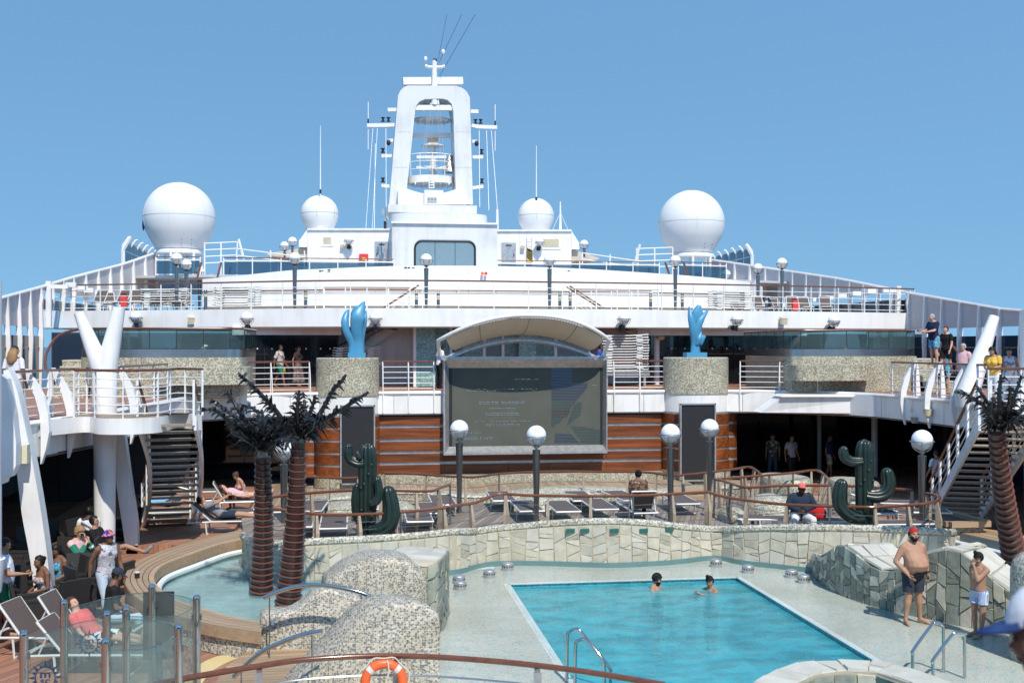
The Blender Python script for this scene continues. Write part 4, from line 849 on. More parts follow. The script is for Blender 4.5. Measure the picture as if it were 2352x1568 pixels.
facade('dark windows behind the left glass balcony', 120, 552, H1+.05, 5.6, 46.6, 6, 'navy')
facade('dark windows behind the right glass balcony', 1836, 2150, H1+.05, 5.6, 47.5, 5, 'navy')
wb_ = thing('promenade_wall', 'white wall with header beam behind the promenade windows', 'wall', (CX, 49, H1))
obj('header', MB().box((PX(660, YW), YW+.05, 5.74), (PX(790, YW)-PX(540, YW), .2, .36)), M['white'], wb_)
obj('header', MB().box((PX(1660, YW), YW+.05, 5.74), (PX(1830, YW)-PX(1440, YW), .2, .36)), M['white'], wb_)
obj('door_frame', MB().box((PX(1822, 48), 48.2, 4.7), (.55, .3, 2.4)), M['beige'], wb_)
dk = thing('promenade_door', 'dark door with a small emblem beside the right glass balcony', 'door', (PX(1836, 47.2), 47.2, H1))
obj('leaf', MB().box((PX(1838, 47.2), 47.2, 4.55), (.8, .08, 2.1)), M['dglass'], dk)
obj('rear_wall', MB().box((PX(870, 48), 47.8, 4.7), (5.5, .2, 2.6)), M['white'], wb_)
obj('side_wall', MB().box((PX(953, 46), 46.9, 4.68), (.16, 2.6, 2.5)), M['white2'], wb_)
obj('rear_wall', MB().box((PX(1440, 48), 48.3, 4.7), (3.5, .2, 2.6)), M['white'], wb_)
cl_ = thing('mosaic_lift_shaft', 'turquoise mosaic lift shaft with glazed bays behind the screen', 'lift shaft', (CX, 50, H1))
for px0, px1, Yk, mt in ((956, 1000, 47.6, 'turq'), (1000, 1036, 48.4, 'turq'), (1062, 1108, 48.8, 'turq'), (1115, 1150, 48.6, 'bglass'), (1158, 1192, 48.9, 'turq'), (1192, 1232, 48.3, 'turq'), (1232, 1272, 48.9, 'turq'), (1280, 1315, 48.6, 'bglass'), (1315, 1360, 49, 'turq')):
    x0, x1 = PX(px0, Yk-2), PX(px1, Yk-2); obj('mosaic_panel' if mt == 'turq' else 'glazed_bay', MB().box(((x0+x1)/2, Yk-1.6, 4.68), (x1-x0, .8, 2.42)), M[mt], cl_)
for px in (1036, 1112, 1155, 1276): obj('mullion', MB().box((PX(px, 45.9), 45.9, 4.68), (.12, .12, 2.42)), M['alu'], cl_)
obj('core', MB().box((CX, 51.5, 4.68), (8.0, 2, 2.42)), M['beige'], cl_)
for px, lb in ((825, 'left'), (1508, 'right')):
    c_ = thing('promenade_column', f'slim white column with round bracket near the {lb} stairs', 'column', (PX(px, 47), 47, H1))
    obj('shaft', MB().tube([(PX(px, 47), 47, H1), (PX(px, 47), 47, 5.85)], .13, 12), M['white'], c_, True); obj('bracket', MB().sph((PX(px-4 if px < 1000 else px+7, 47), 46.85, 5.5), .2, 10, 7, (1, 1, .7)), M['beige'], c_, 2)
# stairs from promenade up to the sun deck
for x0, x1, lb, s_ in ((700, 905, 'left', 1), (1660, 1440, 'right', -1)):
    Ys = 47.4
    a, b = V((PX(x0, Ys), Ys, H1+.05)), V((PX(x1, Ys), Ys, 5.85))
    t = thing('promenade_stairs', f'white stairs rising to the sun deck on the {lb} of the screen', 'stairs', a)
    for dy in (0, 1.1): obj('stringer', MB().extr([a+V((0, dy, 0)), a+V((s_*.5, dy, 0)), b+V((s_*.1, dy, -.1)), b+V((-s_*.4, dy, 0))], (0, .06, 0)), M['white2'], t)
    for k in range(13): f = (k+.5)/13; q = a.lerp(b, f); obj('tread', MB().box((q.x+s_*.15, Ys+.58, q.z), (.28, 1.05, .05)), M['dull'], t)
    obj('handrail', MB().tube([a+V((0, -.03, .95)), b+V((0, -.03, .95*.4))], .03, 6), M['mah'], t, True)
    for k in range(1, 4): obj('bar', MB().tube([a+V((0, -.03, .95-.25*k)), b+V((0, -.03, .95*.4-.1*k))], .013, 5), M['white2'], t)
    for k in range(5): q = a.lerp(b, k/5); obj('post', MB().tube([q, q+V((0, -.03, .9-.1*k))], .02, 5), M['white2'], t)

# ---- glazed balconies on mosaic bases
def balcony(lb, px0, px1, Yf, xl, xr, zb=H1, zt=4.73, zg=5.68, flip=1):
    x0, x1 = PX(px0, Yf), PX(px1, Yf); w = x1-x0; r = 1.1
    def ring(g):
        ax, bx = x0-g, x1+g; yf = Yf-g; pts_ = []
        if flip > 0:
            pts_ = [(ax, Yf+5, 0), (ax, Yf+1.4, 0), (ax+.35, yf+.5, 0), (ax+1.2, yf+.05, 0), ((ax+bx)/2, yf-.12, 0), (bx-.9, yf, 0), (bx-.25, yf+.22, 0), (bx, yf+.9, 0), (bx, Yf+5, 0)]
        else:
            pts_ = [(ax, Yf+5, 0), (ax, yf+.9, 0), (ax+.25, yf+.22, 0), (ax+.9, yf, 0), ((ax+bx)/2, yf-.12, 0), (bx-1.2, yf+.05, 0), (bx-.35, yf+.5, 0), (bx, Yf+1.4, 0), (bx, Yf+5, 0)]
        return spline(pts_, 5)
    t = thing('mosaic_balcony', f'pebble mosaic balcony base with green glass screen, {lb} of the pool', 'balcony', ((x0+x1)/2, Yf, zb))
    o = ring(0)
    obj('base', MB().prism([(p.x, p.y) for p in o], zb, zt), M['mos'], t, True)
    obj('steel_band', MB().wall([(p.x, p.y+.14) for p in o], zt, zt+.27, .06), M['steel'], t, True)
    gpts = resample([p+V((0, .17, 0)) for p in o], .85)
    for i in range(len(gpts)-1): obj('glass_pane', MB().bar(gpts[i]+V((0, 0, (zt+.27+zg)/2)), gpts[i+1]+V((0, 0, (zt+.27+zg)/2)), .02, zg-zt-.3), M['gglass'], t)
    for p in gpts: obj('glass_joint', MB().box((p.x, p.y, (zt+zg)/2+.15), (.025, .025, zg-zt-.32)), M['black'], t)
    obj('handrail', MB().tube([p+V((0, .17, zg)) for p in o], .04, 6), M['mah'], t, True)
    # lower shelf sticking out at the inner side
    ax, bx = (x0+w*.5, x1+.28) if flip > 0 else (x0-.2, x0+w*.52)
    sh = spline([(ax, Yf+.3, 0), (ax, Yf-.55, 0), (ax+.3, Yf-.85, 0), ((ax+bx)/2, Yf-.95, 0), (bx-.3, Yf-.8, 0), (bx, Yf-.4, 0), (bx, Yf+.8, 0)], 4)
    obj('shelf', MB().prism([(p.x, p.y) for p in sh], zb+.42, zb+.98), M['mos'], t, True)
    return t, x0, x1
balcony('left', 165, 556, 37.6, 0, 0)
balcony('right', 1822, 2136, 38.8, 0, 0, flip=-1)
for lb, px, Yk in (('left', 155, 37.2), ('right', 2170, 37.8)):
    x = PX(px, Yk); t = thing('mosaic_steps', f'mosaic faced steps with wooden nosings beside the {lb} balcony', 'steps', (x, Yk, H1))
    for k in range(6):
        z = H1+.2*(k+1); obj('riser', MB().box((x, Yk+.3*k+.5, (H1+z)/2), (1.05, 1.0, z-H1)), M['mos'], t); obj('nosing', MB().box((x, Yk+.3*k+.04, z-.03), (1.07, .1, .05)), M['beige'], t)
    obj('handrail', MB().tube(spline([(x+(-.6 if px < 999 else .6), Yk-.2, H1+.9), (x+(-.75 if px < 999 else .75), Yk+.4, H1+1.4), (x+(-.6 if px < 999 else .6), Yk+1.3, H1+2), (x, Yk+2, H1+2.25)], 4), .045, 6), M['mah'], t, True)

# ---- pillars, sculptures
def pillar(px0, px1, Yf, lb, door):
    x0, x1 = PX(px0, Yf+.5), PX(px1, Yf+.5); cx, r = (x0+x1)/2, (x1-x0)/2; cy = Yf+r*.75
    t = thing('mosaic_pillar', f'round pillar with pebble mosaic drum carrying the {lb} blue sculpture', 'pillar', (cx, cy, 0))
    obj('mosaic_drum', MB().lathe([(r, 3.34), (r, 4.66), (r-.04, 4.69), (.01, 4.69)], 40, (cx, cy, 0), sy=.8), M['mos'], t, True)
    obj('white_drum', MB().lathe([(r-.04, 2.66), (r-.04, 3.34)], 40, (cx, cy, 0), sy=.8), M['white'], t, True)
    for k in range(5):
        z0 = .5+.437*k; zf = [0.3][0]
        obj('wood_band', MB().lathe([(r*1.02, z0), (r*1.02, z0+.36)], 40, (cx, cy, 0), sy=.8), M['mahp'], t, True)
        obj('metal_band', MB().lathe([(r*1.0, z0+.36), (r*1.0, z0+.437)], 40, (cx, cy, 0), sy=.8), M['dull'], t, True)
    obj('mosaic_foot', MB().lathe([(r*1.06, 0), (r*1.06, .5)], 40, (cx, cy, 0), sy=.8), M['mos'], t, True)
    a, b = P(door[0], door[1], Y=cy-r*.8-.12), P(door[2], door[3], Y=cy-r*.8-.12)
    d = obj('dark_panel', MB().box(((a.x+b.x)/2, cy-r*.8-.06, (a.z+b.z)/2), (b.x-a.x, .14, a.z-b.z)), M['black'], t)
    for x in (a.x, b.x): obj('panel_frame', MB().box((x, cy-r*.8-.08, (a.z+b.z)/2), (.05, .2, a.z-b.z+.05)), M['dull'], d)
    for z in (a.z, b.z): obj('panel_frame', MB().box(((a.x+b.x)/2, cy-r*.8-.08, z), (b.x-a.x+.052, .2, .05)), M['dull'], d)
    return cx, cy, r
Lp = pillar(725, 871, 39.7, 'left', (783, 932, 860, 1110))
Rp = pillar(1532, 1679, 39.7, 'right', (1563, 928, 1642, 1102))
def blade(m, pts, w, th=.10, n=10):
    """a leaf of the sculpture: spine points, half widths; cross-section lens shaped"""
    pts = [V(p) for p in pts]; rings = []
    for i, p in enumerate(pts):
        tn = (pts[min(i+1, len(pts)-1)]-pts[max(0, i-1)]).normalized(); r = tn.cross(V((0, 1, 0)))
        r.normalize(); f = V((0, 1, 0))
        rings.append([p + r*(math.cos(2*math.pi*j/n)*w[i]) + f*(math.sin(2*math.pi*j/n)*(th+.2*w[i])*(1 if w[i] > .03 else .3) + .5*abs(math.cos(2*math.pi*j/n))**2*w[i]*-.5) for j in range(n)])
    return m.loft(rings)
def sculpture(lb, cx, cy, leaves, label):
    t = thing('blue_sculpture', label, 'sculpture', (cx, cy, 4.69))
    obj('plinth', MB().box((cx, cy, 4.78), (.62 if lb == 'left' else .78, .5, .18)), M['blue'], t)
    for pts, w in leaves:
        m = MB(); sp = spline(pts, 5); ws = []
        k = len(w)
        for i in range(len(sp)):
            u = i/(len(sp)-1)*(k-1); j = min(int(u), k-2); ws.append(w[j]+(w[j+1]-w[j])*(u-j))
        blade(m, sp, ws); obj('leaf', m, M['blue'], t, 2)
    return t
Ysc = Lp[1]-.2
def SB(*pts): return [Q('b', x, y, Y=Ysc+dy) for x, y, dy in pts]
sculpture('left', Q('b', 1040, 1180, Y=Ysc).x, Ysc, [
    (SB((1010, 1170, 0), (1000, 1060, 0), (950, 960, -.1), (935, 870, -.1), (950, 800, 0), (972, 757, .1)), [.18, .14, .13, .14, .1, .01]),
    (SB((1050, 1170, 0), (1050, 1040, 0), (1040, 930, -.1), (1050, 830, -.15), (1080, 750, -.05), (1112, 686, .1)), [.24, .19, .22, .26, .16, .01]),
    (SB((1062, 1170, .1), (1068, 1040, .1), (1085, 930, .05), (1108, 850, 0), (1124, 770, .1)), [.2, .16, .16, .11, .01]),
    (SB((1040, 900, .15), (1020, 800, .12), (1032, 722, .1)), [.16, .14, .01])], 'bright blue leaf shaped sculpture with four pointed lobes on the left pillar')
Ysc = Rp[1]-.2
def SC(*pts): return [Q('c', x, y, Y=Ysc+dy) for x, y, dy in pts]
sculpture('right', Q('c', 1915, 1180, Y=Ysc).x, Ysc, [
    (SC((1915, 1165, 0), (1912, 1060, 0), (1898, 940, -.1), (1876, 830, -.1), (1862, 735, .05)), [.2, .15, .16, .12, .01]),
    (SC((1915, 1165, .1), (1918, 1040, .1), (1925, 920, .1), (1935, 800, .1), (1952, 724, .1)), [.2, .18, .22, .24, .06]),
    (SC((1918, 1060, 0), (1935, 930, -.05), (1968, 850, -.05), (2038, 758, .1)), [.14, .15, .13, .01]),
    (SC((1925, 1080, -.05), (1952, 1020, -.1), (1965, 950, 0)), [.08, .13, .02]), (SC((1940, 1050, -.05), (1975, 1015, -.05), (2010, 1000, 0)), [.2, .15, .01])], 'bright blue flame shaped sculpture with a side spike on the right pillar')

# ---- wood clad wall, screen, canopy
YS = 40.75
ww = thing('wood_clad_wall', 'mahogany plank wall with metal strips around the screen', 'wall', (CX, YS, .45))
rows = [(954, 973), (980, 1004), (1011, 1032), (1039, 1057), (1064, 1085)]
xa, xb = Lp[0]+Lp[2]*.75, Rp[0]-Rp[2]*.75
mid = PX(1210, YS)
zr = [(P(1200, y0, Y=YS).z, P(1200, y1, Y=YS).z) for y0, y1 in rows]
for i, (z0, z1) in enumerate(zr):
    cuts = [xa, PX(1021, YS), PX(1168, YS), PX(1262, YS), PX(1393, YS), xb] if i == 4 else [xa, PX(1021, YS), PX(1393, YS), xb]
    for k in range(len(cuts)-1): obj('plank', MB().box(((cuts[k]+cuts[k+1])/2, YS+.1, (z0+z1)/2), (cuts[k+1]-cuts[k]-.012, .12, z0-z1)), M['mahp'], ww)
    zn = zr[i+1][0] if i < 4 else z1-.05
    for k in range(len(cuts)-1): obj('metal_strip', MB().box(((cuts[k]+cuts[k+1])/2, YS+.13, (z1+zn)/2), (cuts[k+1]-cuts[k]-.006, .08, z1-zn-.004)), M['dull'], ww)
obj('backing', MB().box(((xa+xb)/2, YS+.3, 1.5), (xb-xa, .2, 2.5)), M['void'], ww)
obj('mosaic_plinth', MB().wall(spline([(xa-.3, YS-.1, 0), (CX-3, YS-.6, 0), (CX, YS-.7, 0), (CX+3, YS-.6, 0), (xb+.3, YS-.1, 0)], 5), 0, .44, .5), M['mos'], ww, True)
# curved cladding past the pillars
for s_, c_, lb in ((-1, Lp, 'left'), (1, Rp, 'right')):
    t = thing('curved_cladding', f'curved mahogany cladding on the outer side of the {lb} pillar', 'cladding', (c_[0]+s_*1.6, 41, .4))
    pth = spline([(c_[0]+s_*c_[2]*.95, YS+.1, 0), (c_[0]+s_*(c_[2]+.35), YS+.1, 0), (c_[0]+s_*(c_[2]+.6), YS+.5, 0), (c_[0]+s_*(c_[2]+.75), YS+1.5, 0)], 5)
    for i, (z0, z1) in enumerate(zr):
        obj('plank', MB().wall([(p.x, p.y) for p in pth], z1, z0, .08*s_ if s_ > 0 else -.08), M['mahp'], t, True)
        zn = zr[i+1][0] if i < 4 else z1-.05
        obj('metal_strip', MB().wall([(p.x, p.y+.03) for p in pth], zn+.003, z1-.003, .05*s_), M['dull'], t, True)
sc_ = thing('video_screen', 'large outdoor video screen in a wide grey metal frame', 'screen', (CX, YS-.3, 1.3))
YF_ = YS-.55
o0, o1 = P(1019, 819, Y=YF_), P(1395, 1040, Y=YF_); i0, i1 = P(1031, 845, Y=YF_+.3), P(1384, 1021, Y=YF_+.3)
def frame_side(a, b, c, d): return MB().loft([[a, b], [c, d]], closed=False)
ox0, ox1, oz0, oz1, ix0, ix1, iz0, iz1 = o0.x, o1.x, o0.z, o1.z, i0.x, i1.x, i0.z, i1.z
lipw = .1
def fr(xo0, zo0, xo1, zo1, xi0, zi0, xi1, zi1): # one mitred frame member with lip, bevel and outer side
    A, B = V((xo0, YF_, zo0)), V((xo1, YF_, zo1)); Cc, D = V((xi0, YF_+.28, zi0)), V((xi1, YF_+.28, zi1))
    def lp(P0, P1): return P0 + (P1-P0).normalized()*lipw
    LA, LB = V((lp(A, V((xi0, YF_, zi0))).x, YF_, lp(A, V((xi0, YF_, zi0))).z)), V((lp(B, V((xi1, YF_, zi1))).x, YF_, lp(B, V((xi1, YF_, zi1))).z))
    bA, bB = A+V((0, .5, 0)), B+V((0, .5, 0))
    return MB().loft([[bA, A, LA, Cc, Cc+V((0, .2, 0))], [bB, B, LB, D, D+V((0, .2, 0))]])
obj('frame_top', fr(ox0, oz0, ox1, oz0, ix0, iz0, ix1, iz0), M['dull'], sc_)
obj('frame_bottom', fr(ox0, oz1, ox1, oz1, ix0, iz1, ix1, iz1), M['dull'], sc_)
obj('frame_side', fr(ox0, oz0, ox0, oz1, ix0, iz0, ix0, iz1), M['dull'], sc_)
obj('frame_side', fr(ox1, oz0, ox1, oz1, ix1, iz0, ix1, iz1), M['dull'], sc_)
obj('cabinet', MB().box(((ox0+ox1)/2, YS-.02, (oz0+oz1)/2), (ox1-ox0-.02, .26, oz0-oz1-.02)), M['dull'], sc_)
# display surface: greyish green when sunlit, faint rows of lit pixels
def display_mat():
    m, n, l, b = nodes('led_display'); setp(b, (.105, .112, .096), .8, 0, .05)
    c = coords(n, l); s = n.new('ShaderNodeSeparateXYZ'); l.new(c.outputs[0], s.inputs[0])
    t = noise(n, l, c, 1.5, 3); r = ramp(n, [(.3, (.098, .105, .09)), (.7, (.112, .12, .103))]); l.new(t.outputs[0], r.inputs[0]); l.new(r.outputs[0], b.inputs['Base Color'])
    return m
dsp = obj('display', MB().box(((ix0+ix1)/2, YF_+.34, (iz0+iz1)/2), (ix1-ix0, .04, iz0-iz1)), display_mat(), sc_)
obj('dark_edge', MB().box((ix0+.07, YF_+.315, (iz0+iz1)/2), (.1, .01, iz0-iz1)), M['black'], dsp); obj('dark_edge', MB().box((ix1-.05, YF_+.315, (iz0+iz1)/2), (.07, .01, iz0-iz1)), M['black'], dsp)
def lit(name, col, e, stripes, soft=0):
    """lit picture elements: only some rows of the old panel still glow, so the emission comes in thin rows"""
    m, n, l, b = nodes(name); n.remove(b); out = n['Material Output']
    em = n.new('ShaderNodeEmission'); em.inputs[0].default_value = (*col, 1); em.inputs[1].default_value = e
    tr = n.new('ShaderNodeBsdfTransparent'); mx = n.new('ShaderNodeMixShader')
    g = n.new('ShaderNodeNewGeometry'); s = n.new('ShaderNodeSeparateXYZ'); l.new(g.outputs['Position'], s.inputs[0])
    d = n.new('ShaderNodeMath'); d.operation = 'MULTIPLY'; d.inputs[1].default_value = stripes; l.new(s.outputs[2], d.inputs[0])
    f = n.new('ShaderNodeMath'); f.operation = 'FRACT'; l.new(d.outputs[0], f.inputs[0])
    k = n.new('ShaderNodeMath'); k.operation = 'LESS_THAN'; k.inputs[1].default_value = .38; l.new(f.outputs[0], k.inputs[0])
    l.new(k.outputs[0], mx.inputs[0]); l.new(tr.outputs[0], mx.inputs[1]); l.new(em.outputs[0], mx.inputs[2]); l.new(mx.outputs[0], out.inputs[0]); return m
litw, litb, litc, litp = lit('lit_text', (.5, .68, .82), .6, 17), lit('lit_blue', (.12, .22, .5), .32, 18), lit('lit_cyan', (.2, .36, .42), .3, 18), lit('lit_pink', (.36, .22, .32), .26, 18)
def text(body, px0, px1, py, hpx, mat, parent, Y, name='lettering'):
    cu = bpy.data.curves.new(name, 'FONT'); cu.body = body; cu.size = 1; cu.align_x = 'CENTER'; cu.align_y = 'CENTER'; cu.offset = .02; cu.extrude = .001
    o = bpy.data.objects.new(name, cu); C.objects.link(o); bpy.context.view_layer.update()
    dg = bpy.context.evaluated_depsgraph_get(); me = bpy.data.meshes.new_from_object(o.evaluated_get(dg)); bpy.data.objects.remove(o)
    xs = [v.co.x for v in me.vertices]; ys = [v.co.y for v in me.vertices]
    a, b = P(px0, py, Y=Y), P(px1, py, Y=Y); sx = (b.x-a.x)/(max(xs)-min(xs)); sy = hpx/scale(a)/(max(ys)-min(ys))
    cxx, cyy = (max(xs)+min(xs))/2, (max(ys)+min(ys))/2; off = root_off(parent); mx_ = (a.x+b.x)/2
    for v in me.vertices: v.co = V((mx_+(v.co.x-cxx)*sx-off.x, Y-v.co.z-off.y, a.z+(v.co.y-cyy)*sy-off.z))
    me.materials.clear(); me.materials.append(mat); ob = bpy.data.objects.new(name, me); C.objects.link(ob); ob.parent = parent; return ob
YT = YF_+.312
g_ = lambda x, y: (955.5+x*.29297, 790.1+y*.29297)
for body, x0, x1, y, h in (('DUE TO CURRENT', 495, 857, 460, 17), ('WEATHER', 568, 782, 502, 15), ('CONDITIONS', 543, 810, 548, 24), ('AFT LOUNGE', 540, 812, 632, 22), ('DECK 7 AFT', 378, 602, 740, 20)):
    a, b = g_(x0, y), g_(x1, y); text(body, a[0], b[0], a[1], h*.29297, litw, dsp, YT)
random.seed(5)
for x0, x1, y, h in ((398, 655, 360, 14), (675, 955, 355, 8), (440, 920, 600, 10), (415, 515, 692, 8), (780, 960, 275, 14), (1370, 1420, 318, 14)):
    m = MB(); x = x0
    while x < x1:
        w = random.uniform(3, 11); a = Q('g', x, y+random.uniform(-h/2, h/2), Y=YT); b = Q('g', x+w, y, Y=YT); m.box(((a.x+b.x)/2, YT, a.z), (b.x-a.x, .002, .035)); x += w+random.uniform(4, 14)
    o = obj('faint_text_row', m, litw, dsp); o['kind'] = 'stuff'
def patch(poly, mat, nm='lit_area'):
    return obj(nm, MB().extr([Q('g', x, y, Y=YT) for x, y in poly], (0, .003, 0)), mat, dsp)
patch([(1062, 182), (1222, 182), (1222, 298), (1352, 300), (1338, 345), (1260, 440), (1062, 440)], litb)
patch([(1062, 440), (1260, 440), (1130, 610), (1062, 660)], litc); patch([(1062, 520), (1215, 520), (1180, 570), (1062, 570)], litp)
patch([(1215, 640), (1340, 650), (1456, 675), (1456, 778), (1300, 778), (1240, 690)], litc); patch([(1090, 700), (1210, 700), (1290, 778), (1080, 778)], litb); patch([(1240, 470), (1300, 450), (1290, 560), (1180, 640)], litc)

# canopy over the screen
cn = thing('screen_canopy', 'arched white canopy of stretched cloth over the screen', 'canopy', (CX, YS-.5, 4.6))
N = 28
ctr = P(1201, 800, Y=YS-.5).x
hw = (P(1397, 770, Y=YS-.9).x - P(1005, 770, Y=YS-.9).x)/2
front, back = [], []
for i in range(N+1):
    s = -1+2*i/N
    front.append(V((ctr+hw*s*(1-.02*(1-s*s)), YS-.55-1.72*math.sqrt(max(0, 1-s*s*.96)), 5.3+.88*(1-abs(s)**2.3))))
    back.append(V((ctr+hw*.87*s, YS-.35, 4.66+.66*(1-s*s))))
obj('front_tube', MB().tube([V((ctr-hw*.96, YS-.45, 4.68)), V((ctr-hw*.99, YS-.6, 5.05))] + front + [V((ctr+hw*.99, YS-.6, 5.05)), V((ctr+hw*.96, YS-.45, 4.68))], .075, 10), M['white2'], cn, True)
obj('rear_arch', MB().tube(back, .11, 8), M['dull'], cn, True)
rows_ = []
for j in range(7):
    f = j/6; rows_.append([front[i].lerp(V((ctr+hw*.85*(-1+2*i/N), YS-.4, 4.86+.66*(1-(-1+2*i/N)**2))), .05+.95*f) + V((0, 0, -.1*math.sin(math.pi*f)-.07*(1-f))) for i in range(1, N)])
m = MB(); m.loft(rows_, closed=False); m2 = MB(); m2.loft([[p+V((0, 0, .012)) for p in r_] for r_ in rows_][::-1], closed=False)
m.add(m2.v, m2.f); obj('cloth', m, M['cloth'], cn, 2)
for k in (6, 14, 22):
    obj('cloth_seam', MB().tube([rows_[j][k-1]+V((0, 0, -.01)) for j in range(7)], .016, 5), M['seam'], cn)
for side, pp in (('front', front), ('back', None)):
    for i in range(1, N):
        for h in (0, .5):
            a = rows_[0][min(i-1, N-2)] if side == 'front' else rows_[-1][i-1]
            if h and i < N-1: a = a.lerp(rows_[0 if side == 'front' else -1][i], .5)
            f = (i+h)/N; b = front[i].lerp(front[min(N, i+1)], h) if side == 'front' else back[i].lerp(back[min(N, i+1)], h)
            obj('lacing', MB().tube([a, b], .014, 4), M['seam'], cn)
for s_ in (-1, 1): obj('foot_plate', MB().box((ctr+s_*hw*.93, YS-.4, 4.68), (.5, .3, .16)), M['dull'], cn)

# ================================================================== side galleries: struts, ribs, landings, stairs
def rib(p, nr, label, group):      # curved white blade on the gallery edge, p on the edge, nr towards the pool
    tn = V((nr.y, -nr.x, 0)); rings = []
    for z, d0, d1 in ((4.6, -.3, -.25), (4.35, -.24, -.05), (4.0, -.05, .15), (3.6, .06, .26), (3.2, .09, .28), (2.8, .09, .2), (2.5, .08, .1)):
        rings.append([p+nr*d0+tn*-.05+V((0, 0, z)), p+nr*d1+tn*-.05+V((0, 0, z)), p+nr*d1+tn*.05+V((0, 0, z)), p+nr*d0+tn*.05+V((0, 0, z))])
    t = thing('gallery_rib', label, 'rib', p+V((0, 0, 2.45)), 0, group)
    obj('blade', MB().loft(rings), M['white2'], t)
    rings = [[p+nr*(d-w)+tn*-.04+V((0, 0, z)), p+nr*(d+w)+tn*-.04+V((0, 0, z)), p+nr*(d+w)+tn*.04+V((0, 0, z)), p+nr*(d-w)+tn*.04+V((0, 0, z))] for z, d, w in ((4.55, -.32, .02), (4.1, -.34, .06), (3.46, -.36, .08))]
    obj('stay', MB().loft(rings), M['white2'], t)
for k, (Xk, Yk) in enumerate(((-7.15, 24.6), (-6.95, 26.0), (-6.7, 27.3), (-6.0, 31.0))):
    rib(V((Xk, Yk, 0)), V((.98, -.2, 0)).normalized(), ['white gallery rib nearest the left edge of the picture', 'second white gallery rib from the left edge', 'white gallery rib left of the left stair landing', 'white gallery rib behind the left stair landing'][k], 'white ribs on the left gallery')
for k, Yk in enumerate((35.0, 33.4, 31.8, 29.4, 28.4, 27.4)):
    rib(V((18.2, Yk, 0)), V((-1, 0, 0)), ['farthest white gallery rib, above the dome camera', 'white gallery rib above the cream floodlight', 'white gallery rib left of the slanted strut', 'white gallery rib just right of the slanted strut', 'white gallery rib behind the right palm fronds', 'white gallery rib at the right edge of the picture'][k], 'white ribs on the right gallery')
rail('gallery_rail', 'white rail along the left gallery edge', [V((x, y, H1)) for x, y in ((-7.9, 19), (-7.6, 22), (-7.15, 25.5), (-6.6, 28.2))], 1.1, 1.5, 5)
rail('gallery_rail', 'white rail along the left gallery behind the landing', [V((x, y, H1)) for x, y in ((-6.5, 28.6), (-6.1, 32), (-5.7, 35.5))], 1.1, 1.5, 5)
rail('gallery_rail', 'white rail along the far part of the right gallery', [V((18.35, y, H1)) for y in (36.4, 34, 32, 30.4)], 1.1, 1.5, 5)
rail('gallery_rail', 'white rail along the near part of the right gallery', [V((18.35, y, H1)) for y in (28, 25, 22)], 1.1, 1.5, 5)
def strut(base, ends, foot, label):
    t = thing('strut', label, 'strut', (base.x, base.y, foot))
    for e, r0, r1 in ends: obj('arm', MB().tube([base, e], [r0, r1], 16), M['white'], t, True)
    if foot < 1: obj('leg', MB().lathe([(.24, foot), (.26, 2.6), (.28, 3.4), (.29, base.z+.1), (.2, base.z+.25)], 16, (base.x, base.y, 0)), M['white'], t, True)
    else: obj('leg', MB().lathe([(.3, foot), (.36, base.z+.15)], 16, (base.x, base.y, 0)), M['white'], t, True)
    return t
b = V((-6.05, 28.0, 4.35)); strut(b+V((.1, 0, 0)), [(P(181, 718, Y=28.0), .25, .12), (P(274, 706, Y=28.0), .27, .14)], 0, 'white V shaped strut standing on the left gallery')
b = V((18.1, 31.2, 3.6)); strut(b, [(P(2284, 727, Y=31.4), .34, .15)], 3.3, 'white slanted strut on the right gallery')
strut(V((18.45, 28.4, 3.5)), [(V((18.5, 28.5, 6.1)), .36, .33)], 0, 'upright white cylinder strut at the right edge of the picture')
lst = strut(V((-6.15, 19.7, 1.4)), [(V((-6.15, 19.7, 6.18)), .3, .3)], 1.0, 'upright white cylinder strut at the left edge of the picture')
obj('foot', MB().lathe([(.16, 0), (.13, .06), (.13, 1.02)], 16, (-6.3, 19.7, 0)), M['white'], lst, True)
# large curved legs under the left gallery
def leg(name, label, rows, Yk, dep=.5):
    t = thing(name, label, 'column', (P(rows[-1][0], rows[-1][2], Y=Yk).x, Yk, 0))
    A = [P(x0, y, Y=Yk) for x0, x1, y in rows]; B = [P(x1, y, Y=Yk) for x0, x1, y in rows]
    for q in (A[-1], B[-1]): q.z = 0
    A, B = spline(A, 4), spline(B, 4)
    obj('shaft', MB().loft([[a, b, b+V((0, dep, 0)), a+V((0, dep, 0))] for a, b in zip(A, B)]), M['white'], t)
leg('curved_column', 'big white curved column under the left gallery beside the bar', [(8, 20, 850), (10, 40, 900), (24, 62, 1000), (38, 78, 1080), (50, 95, 1180), (70, 110, 1290), (86, 122, 1400)], 21.9, .35)
leg('curved_column', 'white curved panel column between the left pillar and the stairs', [(262, 284, 985), (264, 294, 1060), (268, 302, 1120), (280, 314, 1200), (290, 316, 1260)], 28.6, .3)
t = thing('gallery_shell', 'white curved shell hanging under the left gallery at the edge of the picture', 'shell', (-6.5, 20.5, 2))
obj('shell', MB().extr([P(x, y, Y=21.2) for x, y in ((0, 860), (14, 870), (30, 950), (37, 1020), (36, 1070), (24, 1095), (14, 1092), (8, 1110), (0, 1112))], (0, .3, 0)), M['white'], t)
tag(obj('cream_box', MB().box(P(50, 1042, Y=21.7), (.24, .2, .34)), M['cream']), 'cream box light on the big curved column', 'box light')
